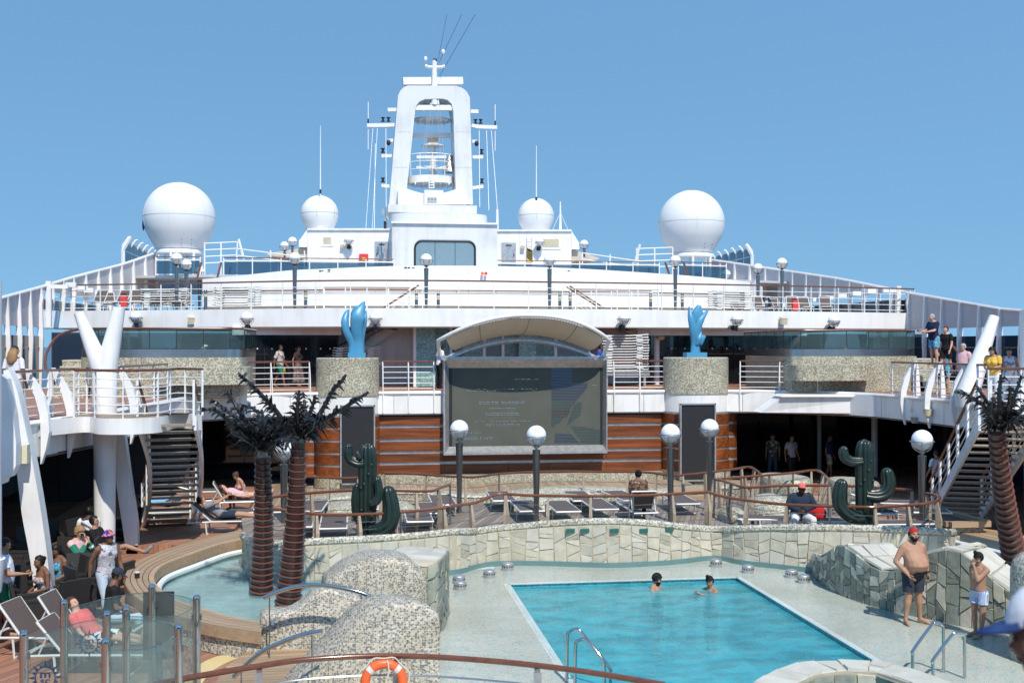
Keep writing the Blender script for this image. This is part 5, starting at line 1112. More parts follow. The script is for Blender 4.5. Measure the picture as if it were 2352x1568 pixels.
# side walls and dark rooms below the galleries
for x, lb in ((-11.8, 'left'), (24.0, 'right')):
    s_ = 1 if x < 0 else -1
    t = thing('side_facade', f'dark glazed side wall of the bar under the {lb} gallery', 'side wall', (x, 30, 0))
    for k in range(8): obj('pane', MB().box((x, 16+3.6*k+1.8, 1.3), (.08, 3.55, 2.6)), M['navy'] if lb == 'right' else M['void'], t)
facade('dark glass wall under the promenade left of the wood clad wall', 420, 700, .02, 2.62, 44, 6, 'dglass')
facade('dark glass wall under the promenade right of the wood clad wall', 1690, 2200, .02, 2.62, 44.5, 8, 'dglass')
facade('dark wall at the far end of the left bar', 60, 430, .02, 2.62, 38.5, 5, 'void')
facade('dark wall at the far end of the right bar', 2180, 2420, .02, 2.62, 39.5, 4, 'navy')
for px, Yk, rr, lb in ((1882, 43, .09, 'slim grey column under the promenade left of the right cactus'), (2009, 41.5, .13, 'white column under the promenade behind the right cactus')):
    x = PX(px, Yk); c_ = thing('lower_column', lb, 'column', (x, Yk, 0)); obj('shaft', MB().tube([(x, Yk, 0), (x, Yk, 2.64)], rr, 12), M['white' if rr > .1 else 'seam'], c_, True)
fbx = thing('fascia_box', 'long white box section with ledge under the right balcony', 'box section', (16.6, 38.4, 2.7))
a, b = P(1790, 912, Y=37.6), P(2030, 944, Y=37.6)
obj('box', MB().extr([(a.x+.4, 38.3, 3.3), (b.x, 37.4, 3.3), (b.x, 37.4, 2.72), (a.x-.3, 38.6, 2.72)], (0, .8, 0)), M['white'], fbx); obj('ledge', MB().extr([(a.x+.3, 38.2, 3.3), (b.x+.12, 37.3, 3.3), (b.x+.12, 37.3, 3.38), (a.x+.5, 38.2, 3.38)], (0, .9, 0)), M['white2'], fbx)
# dome camera and floodlights
q = P(2098, 940, Y=34.6); dcam = thing('dome_camera', 'white dome camera on a hooked arm below the right gallery', 'camera', q); obj('arm', MB().tube([q+V((0, 0, .1)), q+V((0, 0, .26)), q+V((.1, .05, .34)), q+V((.22, .2, .3))], .02, 6), M['alu'], dcam, True); obj('dome', MB().sph(q, .11, 14, 10), M['alu'], dcam, 2); obj('lens', MB().sph(q+V((0, 0, -.06)), .07, 10, 8), M['black'], dcam, 2)
q = P(2131, 943, Y=33.4); fl = thing('floodlight', 'cream floodlight on the right gallery edge', 'floodlight', q); obj('housing', MB().lathe([(.12, -.16), (.15, 0), (.17, .06)], 12, q), M['cream'], fl, True); obj('bracket', MB().box(q+V((.15, .1, .06)), (.2, .1, .1)), M['alu'], fl)
q = P(2111, 965, Y=34.2); fl = thing('floodlight', 'grey floodlight hanging under the right gallery', 'floodlight', q); obj('housing', MB().extr([q+V((-.2, 0, .1)), q+V((.2, 0, .1)), q+V((.15, 0, -.1)), q+V((-.15, 0, -.1))], (0, .2, 0)), M['dull'], fl); obj('hanger', MB().tube([q+V((0, .1, .1)), q+V((0, .1, .3))], .03, 6), M['dull'], fl)
# ---- left stair: landing and curved flight
lp_ = [P(x, y, Z=H1) for x, y in ((193, 958), (230, 962), (300, 962), (370, 958), (408, 950))]
lan = thing('stair_landing', 'white curved landing of the left stairs', 'landing', lp_[2])
pth = spline([V((-6.95, 25.9, 0))] + [V((p.x, p.y, 0)) for p in lp_] + [V((-3.6, 27.4, 0))], 4)
obj('slab', MB().prism([(p.x, p.y) for p in pth] + [(-4.0, 28.2), (-6.35, 28.6)], H1-.35, H1+.012), M['white'], lan, True)
obj('deck', MB().prism([(p.x, p.y+.09) for p in pth[2:-2]] + [(-4.1, 28.0), (-6.3, 28.4)], H1+.016, H1+.03), M['slat'], lan)
rail('landing_rail', 'white rail with mahogany handrail round the left stair landing', [p+V((0, .04, H1)) for p in pth[3:]], 1.1, .8, 5)
def flight(label, top, bot, width, n, bow=0, handside=1, wide_up=False):
    t = thing('deck_stairs', label, 'stairs', bot)
    d = bot-top; d.z = 0; L_ = d.length; d.normalize(); r = V((d.y, -d.x, 0)); A = []
    for i in range(n+1):
        f = i/n; A.append(top.lerp(bot, f) + r*(bow*math.sin(math.pi*f)))
    for s_ in (-1, 1):
        A2 = [p+r*(s_*width/2) for p in A]
        obj('stringer', MB().loft([[p+V((0, 0, -.22)), p+r*.06+V((0, 0, -.22)), p+r*.06+V((0, 0, .12)), p+V((0, 0, .12))] for p in A2]), M['white2'], t)
        obj('handrail', MB().tube([p+V((0, 0, .98)) for p in A2], .038, 7), M['mah'], t, True)
        for k in (1, 2, 3): obj('bar', MB().tube([p+V((0, 0, .98-.24*k)) for p in A2], .013, 5), M['white2'], t, True)
        for i in range(0, n+1, 3): obj('post', MB().bar(A2[i]+V((0, 0, -.1)), A2[i]+V((0, 0, .97)), .05, .07), M['white2'], t)
    for i in range(n): p = A[i].lerp(A[i+1], .5); obj('tread', MB().bar(p-r*(width/2-.05), p+r*(width/2-.05), .27, .055), M['greywood'], t)
    return t
flight('left curved stairs with open wooden treads down to the pool deck', V((-4.35, 26.9, 3.35)), P(378, 1200, Z=.25), 1.25, 16, .25)
flight('right straight stairs with open wooden treads down to the pool deck', P(2318, 968, Z=3.35), P(2192, 1185, Z=.15), 1.35, 16, 0)
rl = [P(x, y, Z=H1) for x, y in ((2235, 925), (2270, 950), (2420, 950))]
lan = thing('stair_landing', 'white landing of the right stairs behind the palm', 'landing', rl[1])
obj('slab', MB().prism([(p.x, p.y) for p in rl]+[(18.3, 25), (18.3, 29)], H1-.35, H1), M['white'], lan)
rail('landing_rail', 'white rail with mahogany handrail on the right stair landing', [p+V((0, 0, 0)) for p in rl[1:]], 1.1, .9, 5)
# ================================================================== POOL AND ITS SURROUND
PX0, PX1, PY1, PY0 = 3.25, 8.37, 23.75, 11.0
flo = MB()
for x0, x1, y0, y1 in ((-.9, PX0, 9, 29), (PX1, 13.2, 9, 29), (PX0, PX1, PY1, 29)): flo.box(((x0+x1)/2, (y0+y1)/2, -.0), (x1-x0, y1-y0, .02))
struct('pool_surround', flo, M['poolmos'])
pool = MB(); pz = -1.5
pool.add([(PX0, PY0, pz), (PX1, PY0, pz), (PX1, PY1, pz), (PX0, PY1, pz), (PX0, PY0, -.01), (PX1, PY0, -.01), (PX1, PY1, -.01), (PX0, PY1, -.01)], [(0, 1, 2, 3), (0, 4, 5, 1), (1, 5, 6, 2), (2, 6, 7, 3), (3, 7, 4, 0)])
M['basin'] = mat_mosaic('pool_basin_tiles', [(0, (.2, .6, .7)), (.4, (.26, .66, .74)), (.75, (.14, .52, .64))], 9, .3, .4, 0)
struct('pool_basin', pool, M['basin'])
cop = MB()
for a, b in (((PX0, PY0), (PX0, PY1)), ((PX0, PY1), (PX1, PY1)), ((PX1, PY1), (PX1, PY0))): cop.bar((*a, .009), (*b, .009), .09, .016)
struct('pool_edge', cop, mat_mosaic('pool_edge_tiles', [(0, (.62, .66, .6)), (.5, (.45, .68, .7)), (.8, (.68, .68, .62))], 26, .3, .3, .2), True)
M['poolwater'] = mat_water('pool_water', (.66, .94, .95), 1.3, .28, (.07, .445, .505), .6)
struct('pool_water', MB().add([(PX0+.01, PY0, -.06), (PX1-.01, PY0, -.06), (PX1-.01, PY1-.01, -.06), (PX0+.01, PY1-.01, -.06)], [(0, 1, 2, 3)]), M['poolwater'])
# thin film of overflow water on the surround
M['film'] = mat_water('water_film', (.94, .975, .98), 2.4, .1)
fl_ = MB()
for x0, x1, y0, y1 in ((-.8, PX0-.08, 16, 25.4), (PX1+.08, 12, 12, 25.4), (PX0-.08, PX1+.08, PY1+.08, 26)): fl_.add([(x0, y0, .016), (x1, y0, .016), (x1, y1, .016), (x0, y1, .016)], [(0, 1, 2, 3)])
struct('water_film', fl_, M['film'])

# ---- stone cladding laid piece by piece
def lay_stones(parent, F, L, cw, rows, mats, rnd, nrm_push=.035, gap=.014, cut=.3, smin=0, vmin=0.0):
    """F(s, v) gives a point and normal of the clad surface; stones are irregular quads cut from uneven columns"""
    n = max(1, round((L-smin)/cw)); xs = [smin+(L-smin)*i/n + (rnd.uniform(-.16, .16)*cw if 0 < i < n else 0) for i in range(n+1)]
    sl = [rnd.uniform(-.12, .12)*cw if 0 < i < n else 0 for i in range(n+1)]
    U = lambda i, v: xs[i]+sl[i]*(v-.5)*2
    for i in range(n):
        k = rows + (rnd.random() < .35) - (rnd.random() < .2 and rows > 1); vs = [0]
        for j in range(1, k): vs.append((j+rnd.uniform(-.24, .24))/k)
        vs.append(1); ts = [rnd.uniform(-.09, .09) if 0 < j < k else 0 for j in range(k+1)]
        for j in range(k):
            q = [(U(i, vs[j]), vs[j]-ts[j]), (U(i+1, vs[j]), vs[j]+ts[j]), (U(i+1, vs[j+1]), vs[j+1]+ts[j+1]), (U(i, vs[j+1]), vs[j+1]-ts[j+1])]
            polys = [q]
            if rnd.random() < cut:
                f, g = rnd.uniform(.25, .7), rnd.uniform(.25, .7); lerp = lambda a, b, t: (a[0]+(b[0]-a[0])*t, a[1]+(b[1]-a[1])*t)
                if rnd.random() < .5: a, b = lerp(q[0], q[3], f), lerp(q[1], q[2], g); polys = [[q[0], q[1], b, a], [a, b, q[2], q[3]]]
                else: a, b = lerp(q[0], q[1], f), lerp(q[1], q[2], g); polys = [[a, q[1], b], [q[0], a, b, q[2], q[3]]]
            for pl in polys:
                cx, cy = sum(p[0] for p in pl)/len(pl), sum(p[1] for p in pl)/len(pl); fr, bk = [], []
                push = nrm_push*rnd.uniform(.6, 1.25); tx, ty = rnd.uniform(-.012, .012), rnd.uniform(-.012, .012)
                for p in pl:
                    P0, N0 = F(p[0], max(0, min(1, p[1]))); C0, _ = F(cx, max(0, min(1, cy))); d = (C0-P0)
                    if d.length > 1e-5: P0 = P0 + d.normalized()*min(gap, d.length*.3)
                    P1 = P0 + (C0-P0)*.06
                    fr.append(P1 + N0*(push + (tx if p[0] > cx else -tx) + (ty if p[1] > cy else -ty))); bk.append(P0 - N0*.01)
                m = MB(); k_ = len(pl)
                a0 = (fr[1]-fr[0]).cross(fr[2]-fr[0])
                if a0.dot(N0) < 0: fr, bk = fr[::-1], bk[::-1]
                m.add(fr+bk, [tuple(range(k_))] + [((t+1) % k_, t, k_+t, k_+(t+1) % k_) for t in range(k_)])
                o = obj('stone', m, rnd.choice(mats) if isinstance(mats, list) else mats, parent)
def surf(path, zb, zt, flip=1):
    """vertical surface over a plan path with changing top; returns F(s, v), length, top points"""
    path = [V((p[0], p[1], 0)) for p in path]; L = [0]
    for i in range(1, len(path)): L.append(L[-1]+(path[i]-path[i-1]).length)
    def loc(s):
        s = max(0, min(L[-1], s))
        for i in range(1, len(L)):
            if s <= L[i]+1e-9:
                f = (s-L[i-1])/max(1e-9, L[i]-L[i-1]); return i, f
        return len(L)-1, 1
    def F(s, v):
        i, f = loc(s); p = path[i-1].lerp(path[i], f); z0 = zb[i-1]+(zb[i]-zb[i-1])*f; z1 = zt[i-1]+(zt[i]-zt[i-1])*f
        a, b = path[max(0, i-2)], path[min(len(path)-1, i+1)]; t = (b-a).normalized(); n = V((t.y, -t.x, 0))*flip
        return V((p.x, p.y, z0+(z1-z0)*v)), n
    return F, L[-1]
rs = random.Random(11)
FW = [(558, 25.6, 1230), (566, 24.6, 1240), (590, 23.7, 1248), (640, 23.5, 1250), (760, 23.9, 1243), (880, 24.6, 1237), (970, 24.9, 1230), (1045, 25.0, 1222), (1090, 25.6, 1221), (1130, 25.95, 1216), (1200, 26.05, 1209), (1300, 25.95, 1201), (1400, 25.8, 1198),
      (1500, 26.0, 1203), (1570, 26.3, 1211), (1640, 26.7, 1216), (1700, 26.15, 1215), (1780, 25.7, 1213), (1870, 25.2, 1213), (2000, 24.8, 1215), (2100, 24.6, 1219), (2165, 24.7, 1222), (2188, 25.2, 1224), (2192, 26.2, 1222)]
fwp = [P(px, py, D=d) for px, d, py in FW]
fsm = spline(fwp, 4)
wallD = lambda px: next((FW[i-1][1]+(FW[i][1]-FW[i-1][1])*(px-FW[i-1][0])/(FW[i][0]-FW[i-1][0]) for i in range(1, len(FW)) if px <= FW[i][0]), 25.5)
fw = thing('stone_wall', 'long curving cream stone wall behind the pool with a pebble rope cap', 'stone wall', (5, 26.4, 0))
F, L = surf(fsm, [0.1]*len(fsm), [p.z-.07 for p in fsm])
lay_stones(fw, F, L, .31, 3, [M['stone'], M['stone'], M['stone'], M['stonet']], rs, .022, .009, cut=.25)
obj('mortar', MB().wall([(p.x, p.y) for p in fsm], 0, [p.z-.06 for p in fsm], .3), M['grouty'], fw)
obj('rope_cap', MB().tube([p+V((.0, .06, 0)) for p in fsm], .09, 8), M['mosd'], fw, True)
obj('base_kerb', MB().wall([(p.x, p.y-.06) for p in fsm], 0, .12, .1), mat_plain('teal_kerb', (.12, .22, .22), .4), fw)
for px, py in ((1310, 1216), (1343, 1216), (1411, 1216), (1478, 1216), (1537, 1213)):
    q = P(px, py+2, D=wallD(px)-.05); m = MB(); m.box(q, (.2, .06, .09)); obj('wall_light', m, mat_plain('green_glass_brick', (.03, .12, .1), .3), fw)

def piecewise(pts, x):
    for i in range(1, len(pts)):
        if x <= pts[i][0]: f = (x-pts[i-1][0])/(pts[i][0]-pts[i-1][0]); return pts[i-1][1]+(pts[i][1]-pts[i-1][1])*f
    return pts[-1][1]
kb = [(240, 650), (300, 730), (400, 790), (500, 840), (650, 895), (800, 940), (1000, 990), (1200, 1030), (1450, 1085), (1780, 1140), (1950, 1170), (2200, 1200)]
kt = [(240, 480), (280, 492), (320, 498), (360, 470), (400, 430), (440, 406), (480, 396), (520, 408), (560, 432), (650, 500), (720, 565), (790, 600), (850, 612), (920, 608), (990, 588), (1070, 540), (1140, 495), (1200, 466), (1300, 440), (1400, 431), (1460, 442), (1500, 460), (1560, 505), (1650, 590), (1750, 680), (1850, 755), (1950, 815), (2200, 930)]
wv, wt_ = [], []
for x in [t for t, _ in kt]:
    b = Q('k', x, piecewise(kb, x), Z=0); d = b.x*st+b.y*ct; tp = Q('k', x, piecewise(kt, x), D=d); wv.append(V((b.x, b.y, 0))); wt_.append(tp.z)
wp = spline([V((p.x, p.y, z)) for p, z in zip(wv, wt_)], 3)
ws = thing('wavy_stone_wall', 'wavy topped thick stone wall behind the standing bathers', 'stone wall', wp[len(wp)//2]*1.0)
F, L = surf(wp, [0.0]*len(wp), [p.z-.03 for p in wp]); lay_stones(ws, F, L, .21, 4, [M['stoneg'], M['stoneg'], M['stoneg'], M['stoneg'], M['stone']], rs, .024, .009, cut=.3)
back = []
for i, p in enumerate(wp):
    t = (wp[min(i+1, len(wp)-1)]-wp[max(0, i-1)]); t.z = 0; t.normalize(); back.append(p+V((-t.y, t.x, 0))*1.05)
obj('core', MB().loft([[V((a.x, a.y, 0))+V((0, .02, 0)), V((b.x, b.y, 0)), b+V((0, 0, -.035)), a+V((0, .02, -.035))] for a, b in zip(wp, back)]), M['grouty'], ws)
LT = [0]
for i in range(1, len(wp)): LT.append(LT[-1]+(wp[i]-wp[i-1]).length)
def FT(s, v):
    s = max(0, min(LT[-1], s)); i = next(i for i in range(1, len(LT)) if s <= LT[i]+1e-9); f = (s-LT[i-1])/(LT[i]-LT[i-1])
    a, b = wp[i-1].lerp(wp[i], f), back[i-1].lerp(back[i], f); n = (wp[i]-wp[i-1]).cross(back[i]-wp[i]).normalized()
    return a.lerp(b, v)+n*-.02, n
lay_stones(ws, FT, LT[-1], .5, 3, M['stonet'], rs, .03, .008, 0)
# near wall at the bottom of the picture
kn = [(-260, 1560), (-120, 1480), (0, 1438), (100, 1412), (250, 1391), (440, 1380), (700, 1386), (900, 1412), (1050, 1450), (1200, 1500), (1400, 1570), (1600, 1660)]
np_ = spline([Q('k', x, y, Z=.6) for x, y in kn], 3)
nw = thing('near_stone_wall', 'curved low stone wall with pale flagstone cap at the bottom of the picture', 'stone wall', (np_[len(np_)//2].x, np_[len(np_)//2].y, 0))
fr = []
for i, p in enumerate(np_):
    t = (np_[min(i+1, len(np_)-1)]-np_[max(0, i-1)]).normalized(); fr.append(p+V((t.y, -t.x, 0))*.5)
LN = [0]
for i in range(1, len(np_)): LN.append(LN[-1]+(np_[i]-np_[i-1]).length)
def FN(s, v):
    s = max(0, min(LN[-1], s)); i = next(i for i in range(1, len(LN)) if s <= LN[i]+1e-9); f = (s-LN[i-1])/(LN[i]-LN[i-1])
    return fr[i-1].lerp(fr[i], f).lerp(np_[i-1].lerp(np_[i], f), v), V((0, 0, 1))
lay_stones(nw, FN, LN[-1], .36, 1, M['stonet'], rs, .03, .006, 0)
F, L = surf(fr, [0]*len(fr), [.57]*len(fr)); lay_stones(nw, F, L, .36, 2, [M['stone'], M['stoneg']], rs, .03, .012)
obj('core', MB().loft([[V((a.x, a.y, 0)), V((b.x, b.y, 0)), b, a] for a, b in zip(fr, np_)]), M['grouty'], nw)

# ---- steel water jets round the pool
q = P(1054, 1338, Z=0); jet0 = thing('water_jet', 'steel water jet', 'water jet', q, 0, 'steel water jets on the pool surround')
m = MB().lathe([(.125, 0), (.13, .02), (.13, .14), (.128, .15), (.11, .165), (.06, .18), (.001, .185)], 24); obj('body', m, M['dull'], jet0, True, False)
m = MB()
for k in range(14): a = 2*math.pi*k/14; m.box((math.cos(a)*.129, math.sin(a)*.129, .085), (.012, .028, .028), a)
obj('holes', m, M['black'], jet0, False, False)
JETS = [(1054, 1338, 'farther of the pair at the left of the pool'), (1057, 1352, 'nearer of the pair at the left of the pool'), (1124, 1325, 'between the left pair and the far left corner of the wall'), (1166, 1308, 'against the far wall left of the pool'), (1645, 1300, 'in the far corner of the stone wall'), (1718, 1314, 'right of the far corner of the stone wall'), (1818, 1325, 'farther of the pair before the wavy wall'), (1846, 1337, 'nearer of the pair before the wavy wall')]
for i, (px, py, lb) in enumerate(JETS):
    q = P(px, py, Z=0.01)
    if i == 0: jet0['label'] = 'steel water jet, '+lb; jet0.location = q
    else: dup(jet0, q, .3*i, 'steel water jet, '+lb)
def steel_ladder(label, rails, D, r=.025):
    t = thing('pool_ladder', label, 'pool ladder', P(rails[0][0][0], rails[0][0][1], D=D))
    for pts in rails: obj('rail', MB().tube(spline([P(x, y, D=D+dd) for x, y, dd in pts], 5), r, 10), M['chrome'], t, True)
kk = lambda pts: [(1800.75+x*.2736, 1139.25+y*.2736, dd) for x, y, dd in pts]
steel_ladder('polished steel ladder rails at the right side of the pool', [kk([(1080, 1520, 0), (1080, 1330, 0), (1085, 1290, 0), (1230, 1090, .1), (1262, 1062, .1), (1300, 1060, .12), (1330, 1085, .14), (1337, 1130, .15), (1340, 1560, .2)]), kk([(1250, 1600, -.3), (1250, 1410, -.3), (1256, 1365, -.3), (1405, 1170, -.2), (1440, 1145, -.18), (1480, 1145, -.17), (1508, 1165, -.16), (1515, 1210, -.15), (1516, 1640, -.1)])], 17.3)
steel_ladder('polished steel ladder rails at the near left of the pool', [[(1302, 1610, 0), (1303, 1470, 0), (1308, 1450, 0), (1322, 1444, 0), (1336, 1452, -.05), (1398, 1530, -.2), (1402, 1545, -.2), (1403, 1620, -.2)], [(1320, 1610, -.4), (1322, 1488, -.4), (1328, 1471, -.4), (1341, 1466, -.4), (1352, 1472, -.45), (1384, 1514, -.6), (1388, 1530, -.6), (1389, 1620, -.6)]], 17.0)

# ---- sculpted pebble mosaic slides left of the pool
def hump(parent, pl, pts, D, off, rnd=.1, floor=0):
    front = [Q(pl, x, y, D=D) for x, y in pts]
    f = []
    for p in front: f.append(V((p.x, p.y, max(floor, p.z))))
    sp = spline(f, 4); a = V((sp[0].x, sp[0].y, floor-.02)); b = V((sp[-1].x, sp[-1].y, floor-.02)); off = V(off)
    def ring(t, sh):
        r_ = []
        cx, cz = sum(p.x for p in sp)/len(sp), sum(p.z for p in sp)/len(sp)
        for i, p in enumerate(sp):
            tn = (sp[min(i+1, len(sp)-1)]-sp[max(0, i-1)]).normalized(); n = V((tn.z, 0, -tn.x)) if True else 0
            r_.append(p+off*t+n*sh)
        return r_ + [b+off*t, a+off*t]
    L_ = off.length
    rings = [ring(0, rnd), ring(rnd*.3/L_, rnd*.35), ring(rnd/L_, 0), ring(1-rnd/L_, 0), ring(1-rnd*.3/L_, rnd*.35), ring(1, rnd)]
    return obj('mound', MB().loft(rings), M['mosn'], parent, 2 if False else True)
s1 = thing('mosaic_slide', 'nearest pebble mosaic wave shaped mound left of the pool', 'mosaic mound', (0, 16, 0))
hump(s1, 'j', [(560, 1560), (640, 1400), (800, 1235), (1000, 1010), (1150, 858), (1240, 800), (1330, 770), (1500, 762), (1630, 785), (1710, 840), (1735, 930), (1738, 1560)], 16.2, (-.28, .75, 0), .09)
s2 = thing('mosaic_slide', 'rounded pebble mosaic mound behind the nearest one, beside the pool wall', 'mosaic mound', (0, 19, 0))
hump(s2, 'j', [(800, 900), (805, 640), (860, 570), (950, 500), (1060, 448), (1200, 408), (1400, 412), (1540, 470), (1615, 555), (1632, 660), (1630, 1000)], 19.4, (-.1, 1.0, 0), .12)
s3 = thing('mosaic_ramp', 'low pebble mosaic ramp wall rising from the wooden bench', 'mosaic mound', (-3, 18.5, 0))
hump(s3, 'j', [(287, 1130), (288, 900), (330, 852), (430, 842), (530, 832), (640, 765), (730, 684), (830, 655), (960, 690), (1110, 760), (1160, 900), (1165, 1150)], 18.4, (-.05, .55, 0), .06)
q = Q('j', 385, 930, D=18.35); tag(obj('steel_spout', MB().lathe([(.05, 0), (.03, .06)], 10, q), M['chrome'], None, True), 'small steel spout on the end of the mosaic ramp', 'spout')
se = thing('stone_end', 'stone clad end of the mosaic mound facing the pool', 'stone wall', P(1010, 1420, Z=0))
ep = spline([P(980, 1300, D=19.6), P(1003, 1290, D=19.7), P(1020, 1275, D=20.3), P(1027, 1266, D=21.2), P(1028, 1262, D=22.2)], 4)
F, L = surf(ep, [0]*len(ep), [p.z for p in ep]); lay_stones(se, F, L, .28, 4, M['stoneg'], rs, .025, .012)
obj('core', MB().loft([[V((p.x, p.y+.02, 0)), V((p.x-.9, p.y+.5, 0)), V((p.x-.9, p.y+.5, p.z)), p+V((0, .02, 0))] for p in ep]), M['grouty'], se)
LTe = [0]
for i in range(1, len(ep)): LTe.append(LTe[-1]+(ep[i]-ep[i-1]).length)
def FE(s, v):
    s = max(0, min(LTe[-1], s)); i = next(i for i in range(1, len(LTe)) if s <= LTe[i]+1e-9); f = (s-LTe[i-1])/(LTe[i]-LTe[i-1]); a = ep[i-1].lerp(ep[i], f)
    return a.lerp(a+V((-.9, .48, 0)), v), V((0, 0, 1))
lay_stones(se, FE, LTe[-1], .5, 2, M['stonet'], rs, .025, .008, 0)
for pts, D, lb in (([(315, 722), (380, 690), (520, 642), (650, 622), (790, 620), (950, 645), (1090, 680), (1185, 718)], 17.9, 'arched steel handrail over the mosaic ramp'), ([(75, 1350), (160, 1265), (300, 1150), (450, 1075), (600, 1020), (700, 997), (785, 985)], 15.8, 'arched steel handrail beside the plank steps')):
    t = thing('steel_handrail', lb, 'handrail', Q('j', *pts[0], D=D)); sp = spline([Q('j', x, y, D=D) for x, y in pts], 5)
    obj('tube', MB().tube(sp, .035, 10), M['chrome'], t, True)
    for k in (4, len(sp)-6): p = sp[k]; obj('stanchion', MB().tube([p, V((p.x, p.y, 0))], .012, 6), M['steel'], t)
struct('plank_platform', MB().prism([(p.x, p.y) for p in spline([Q('j', x, y, Z=.12) for x, y in ((-120, 1480), (0, 1290), (120, 1190), (300, 1100), (480, 1085), (700, 1112))], 4)] + [(p.x, p.y) for p in [Q('j', 620, 1600, Z=.12), Q('j', -100, 1650, Z=.12)]], .0, .12), M['teakx'])
yp = spline([Q('l', x, y, Z=.002) for x, y in ((1640, 1560), (1780, 1400), (1960, 1320), (2180, 1295), (2300, 1320), (2150, 1330), (1900, 1450), (1780, 1600))], 3)
struct('yellow_floor_patch', MB().prism([(p.x, p.y) for p in yp], -.02, .004), M['yelfloor'])

# ---- wading pool on the left with its ring bench
inn = [Q('l', x, y, Z=.5) for x, y in ((2300, 262), (2000, 320), (1700, 420), (1480, 505), (1395, 570), (1375, 640), (1430, 720), (1560, 810), (1790, 890), (2030, 960), (2330, 1018))]
out = [Q('l', x, y, Z=.5) for x, y in ((2300, 165), (1800, 280), (1400, 400), (1180, 515), (1112, 605), (1118, 690), (1210, 800), (1450, 925), (1790, 1022), (2030, 1070), (2330, 1112))]
inn, out = spline(inn, 5), spline(out, 5)
bn = thing('ring_bench', 'curved bench of weathered wooden slats round the left wading pool', 'bench', out[len(out)//2])
ns = 5
for k in range(ns):
    f0, f1 = k/ns+.012, (k+1)/ns-.012
    obj('slat', MB().loft([[V((*(a.lerp(b, f0)).xy, .45)), V((*(a.lerp(b, f1)).xy, .45)), a.lerp(b, f1), a.lerp(b, f0)] for a, b in zip(inn, out)]), M['slat'], bn)
obj('fascia_board', MB().loft([[b+V((0, 0, -.02)), b+V((0, 0, -.2)), a.lerp(b, .985)+V((0, 0, -.2)), a.lerp(b, .985)+V((0, 0, -.02))] for a, b in zip(inn, out)]), M['slat'], bn)
obj('inner_board', MB().loft([[a+V((0, 0, -.02)), a+V((0, 0, -.22)), a.lerp(b, .02)+V((0, 0, -.22)), a.lerp(b, .02)+V((0, 0, -.02))] for a, b in zip(inn, out)]), M['slat'], bn)
obj('plinth', MB().loft([[V((*a.lerp(b, .12).xy, 0)), V((*a.lerp(b, .9).xy, 0)), V((*a.lerp(b, .9).xy, .31)), V((*a.lerp(b, .12).xy, .31))] for a, b in zip(inn, out)]), M['mosd'], bn)
pp = [a.lerp(b, -.14) for a, b in zip(inn, out)][:34]
tag(obj('white_pipe', MB().tube([V((p.x, p.y, .24)) for p in pp], .065, 8), M['pipe'], None, True), 'white padded pipe round the inner edge of the left wading pool', 'pipe')
wl_ = [(p.x, p.y) for p in [a.lerp(b, .1) for a, b in zip(inn, out)]] + [(p.x, p.y) for p in (P(640, 1440, Z=.15), P(760, 1400, Z=.15), P(960, 1350, Z=.15), P(1000, 1330, Z=.15), P(900, 1300, Z=.15), P(560, 1300, Z=.15))]
struct('wading_pool_floor', MB().prism(wl_, .0, .1), M['poolmos'])
M['wade'] = mat_water('wading_water', (.78, .95, .97), 2.2, .08, (.42, .66, .7), .3)
struct('wading_pool_water', MB().add([(x, y, .15) for x, y in wl_], [tuple(range(len(wl_)))]), M['wade'])
# right wading pool
rin = spline([Q('i', x, y, Z=.45) for x, y in ((1560, 1085), (1660, 1100), (1900, 1150), (2100, 1200), (2400, 1290), (2700, 1420))], 4)
rout = spline([Q('i', x, y, Z=.45) for x, y in ((1540, 1032), (1700, 1046), (1920, 1070), (2120, 1100), (2400, 1160), (2700, 1260))], 4)
bn = thing('ring_bench', 'straight run of slatted bench round the right wading pool', 'bench', rout[len(rout)//2])
for k in range(4):
    f0, f1 = k/4+.012, (k+1)/4-.012
    obj('slat', MB().loft([[V((*(a.lerp(b, f0)).xy, .41)), V((*(a.lerp(b, f1)).xy, .41)), a.lerp(b, f1), a.lerp(b, f0)] for a, b in zip(rin, rout)]), M['slat'], bn)
obj('inner_board', MB().loft([[a+V((0, 0, -.02)), V((a.x, a.y, .1)), V((*a.lerp(b, .05).xy, .1)), a.lerp(b, .05)+V((0, 0, -.02))] for a, b in zip(rin, rout)]), mat_plain('grey_tile_face', (.24, .27, .25), .5), bn)
obj('plinth', MB().loft([[V((*a.lerp(b, .1).xy, 0)), V((*a.lerp(b, .95).xy, 0)), V((*a.lerp(b, .95).xy, .38)), V((*a.lerp(b, .1).xy, .38))] for a, b in zip(rin, rout)]), M['mosd'], bn)
rp = [(p.x, p.y) for p in rin] + [(P(2420, 1380, Z=.15).x, P(2420, 1380, Z=.15).y), (P(2230, 1300, Z=.15).x, P(2230, 1300, Z=.15).y), (P(2150, 1265, Z=.15).x, P(2150, 1265, Z=.15).y)]
struct('wading_pool_floor', MB().prism(rp, 0, .1), M['poolmos']); struct('wading_pool_water', MB().add([(x, y, .15) for x, y in rp], [tuple(range(len(rp)))]), M['wade'])
tag(obj('white_pipe', MB().tube([V((p.x-.1, p.y-.25, .22)) for p in rin], .065, 8), M['pipe'], None, True), 'white padded pipe along the right wading pool', 'pipe')
c = P(2408, 1517, Z=0); mp = thing('mosaic_post', 'round topped pebble mosaic post at the right edge of the picture', 'post', (c.x, c.y, 0))
obj('body', MB().lathe([(.58, 0), (.57, 1.45), (.53, 1.6), (.42, 1.71), (.2, 1.77), (.001, 1.78)], 32, (c.x, c.y, 0)), M['mosn'], mp, True)
pb = thing('planter_box', 'square wooden edged planter box at the foot of the right stairs', 'planter', P(2240, 1200, Z=.5))
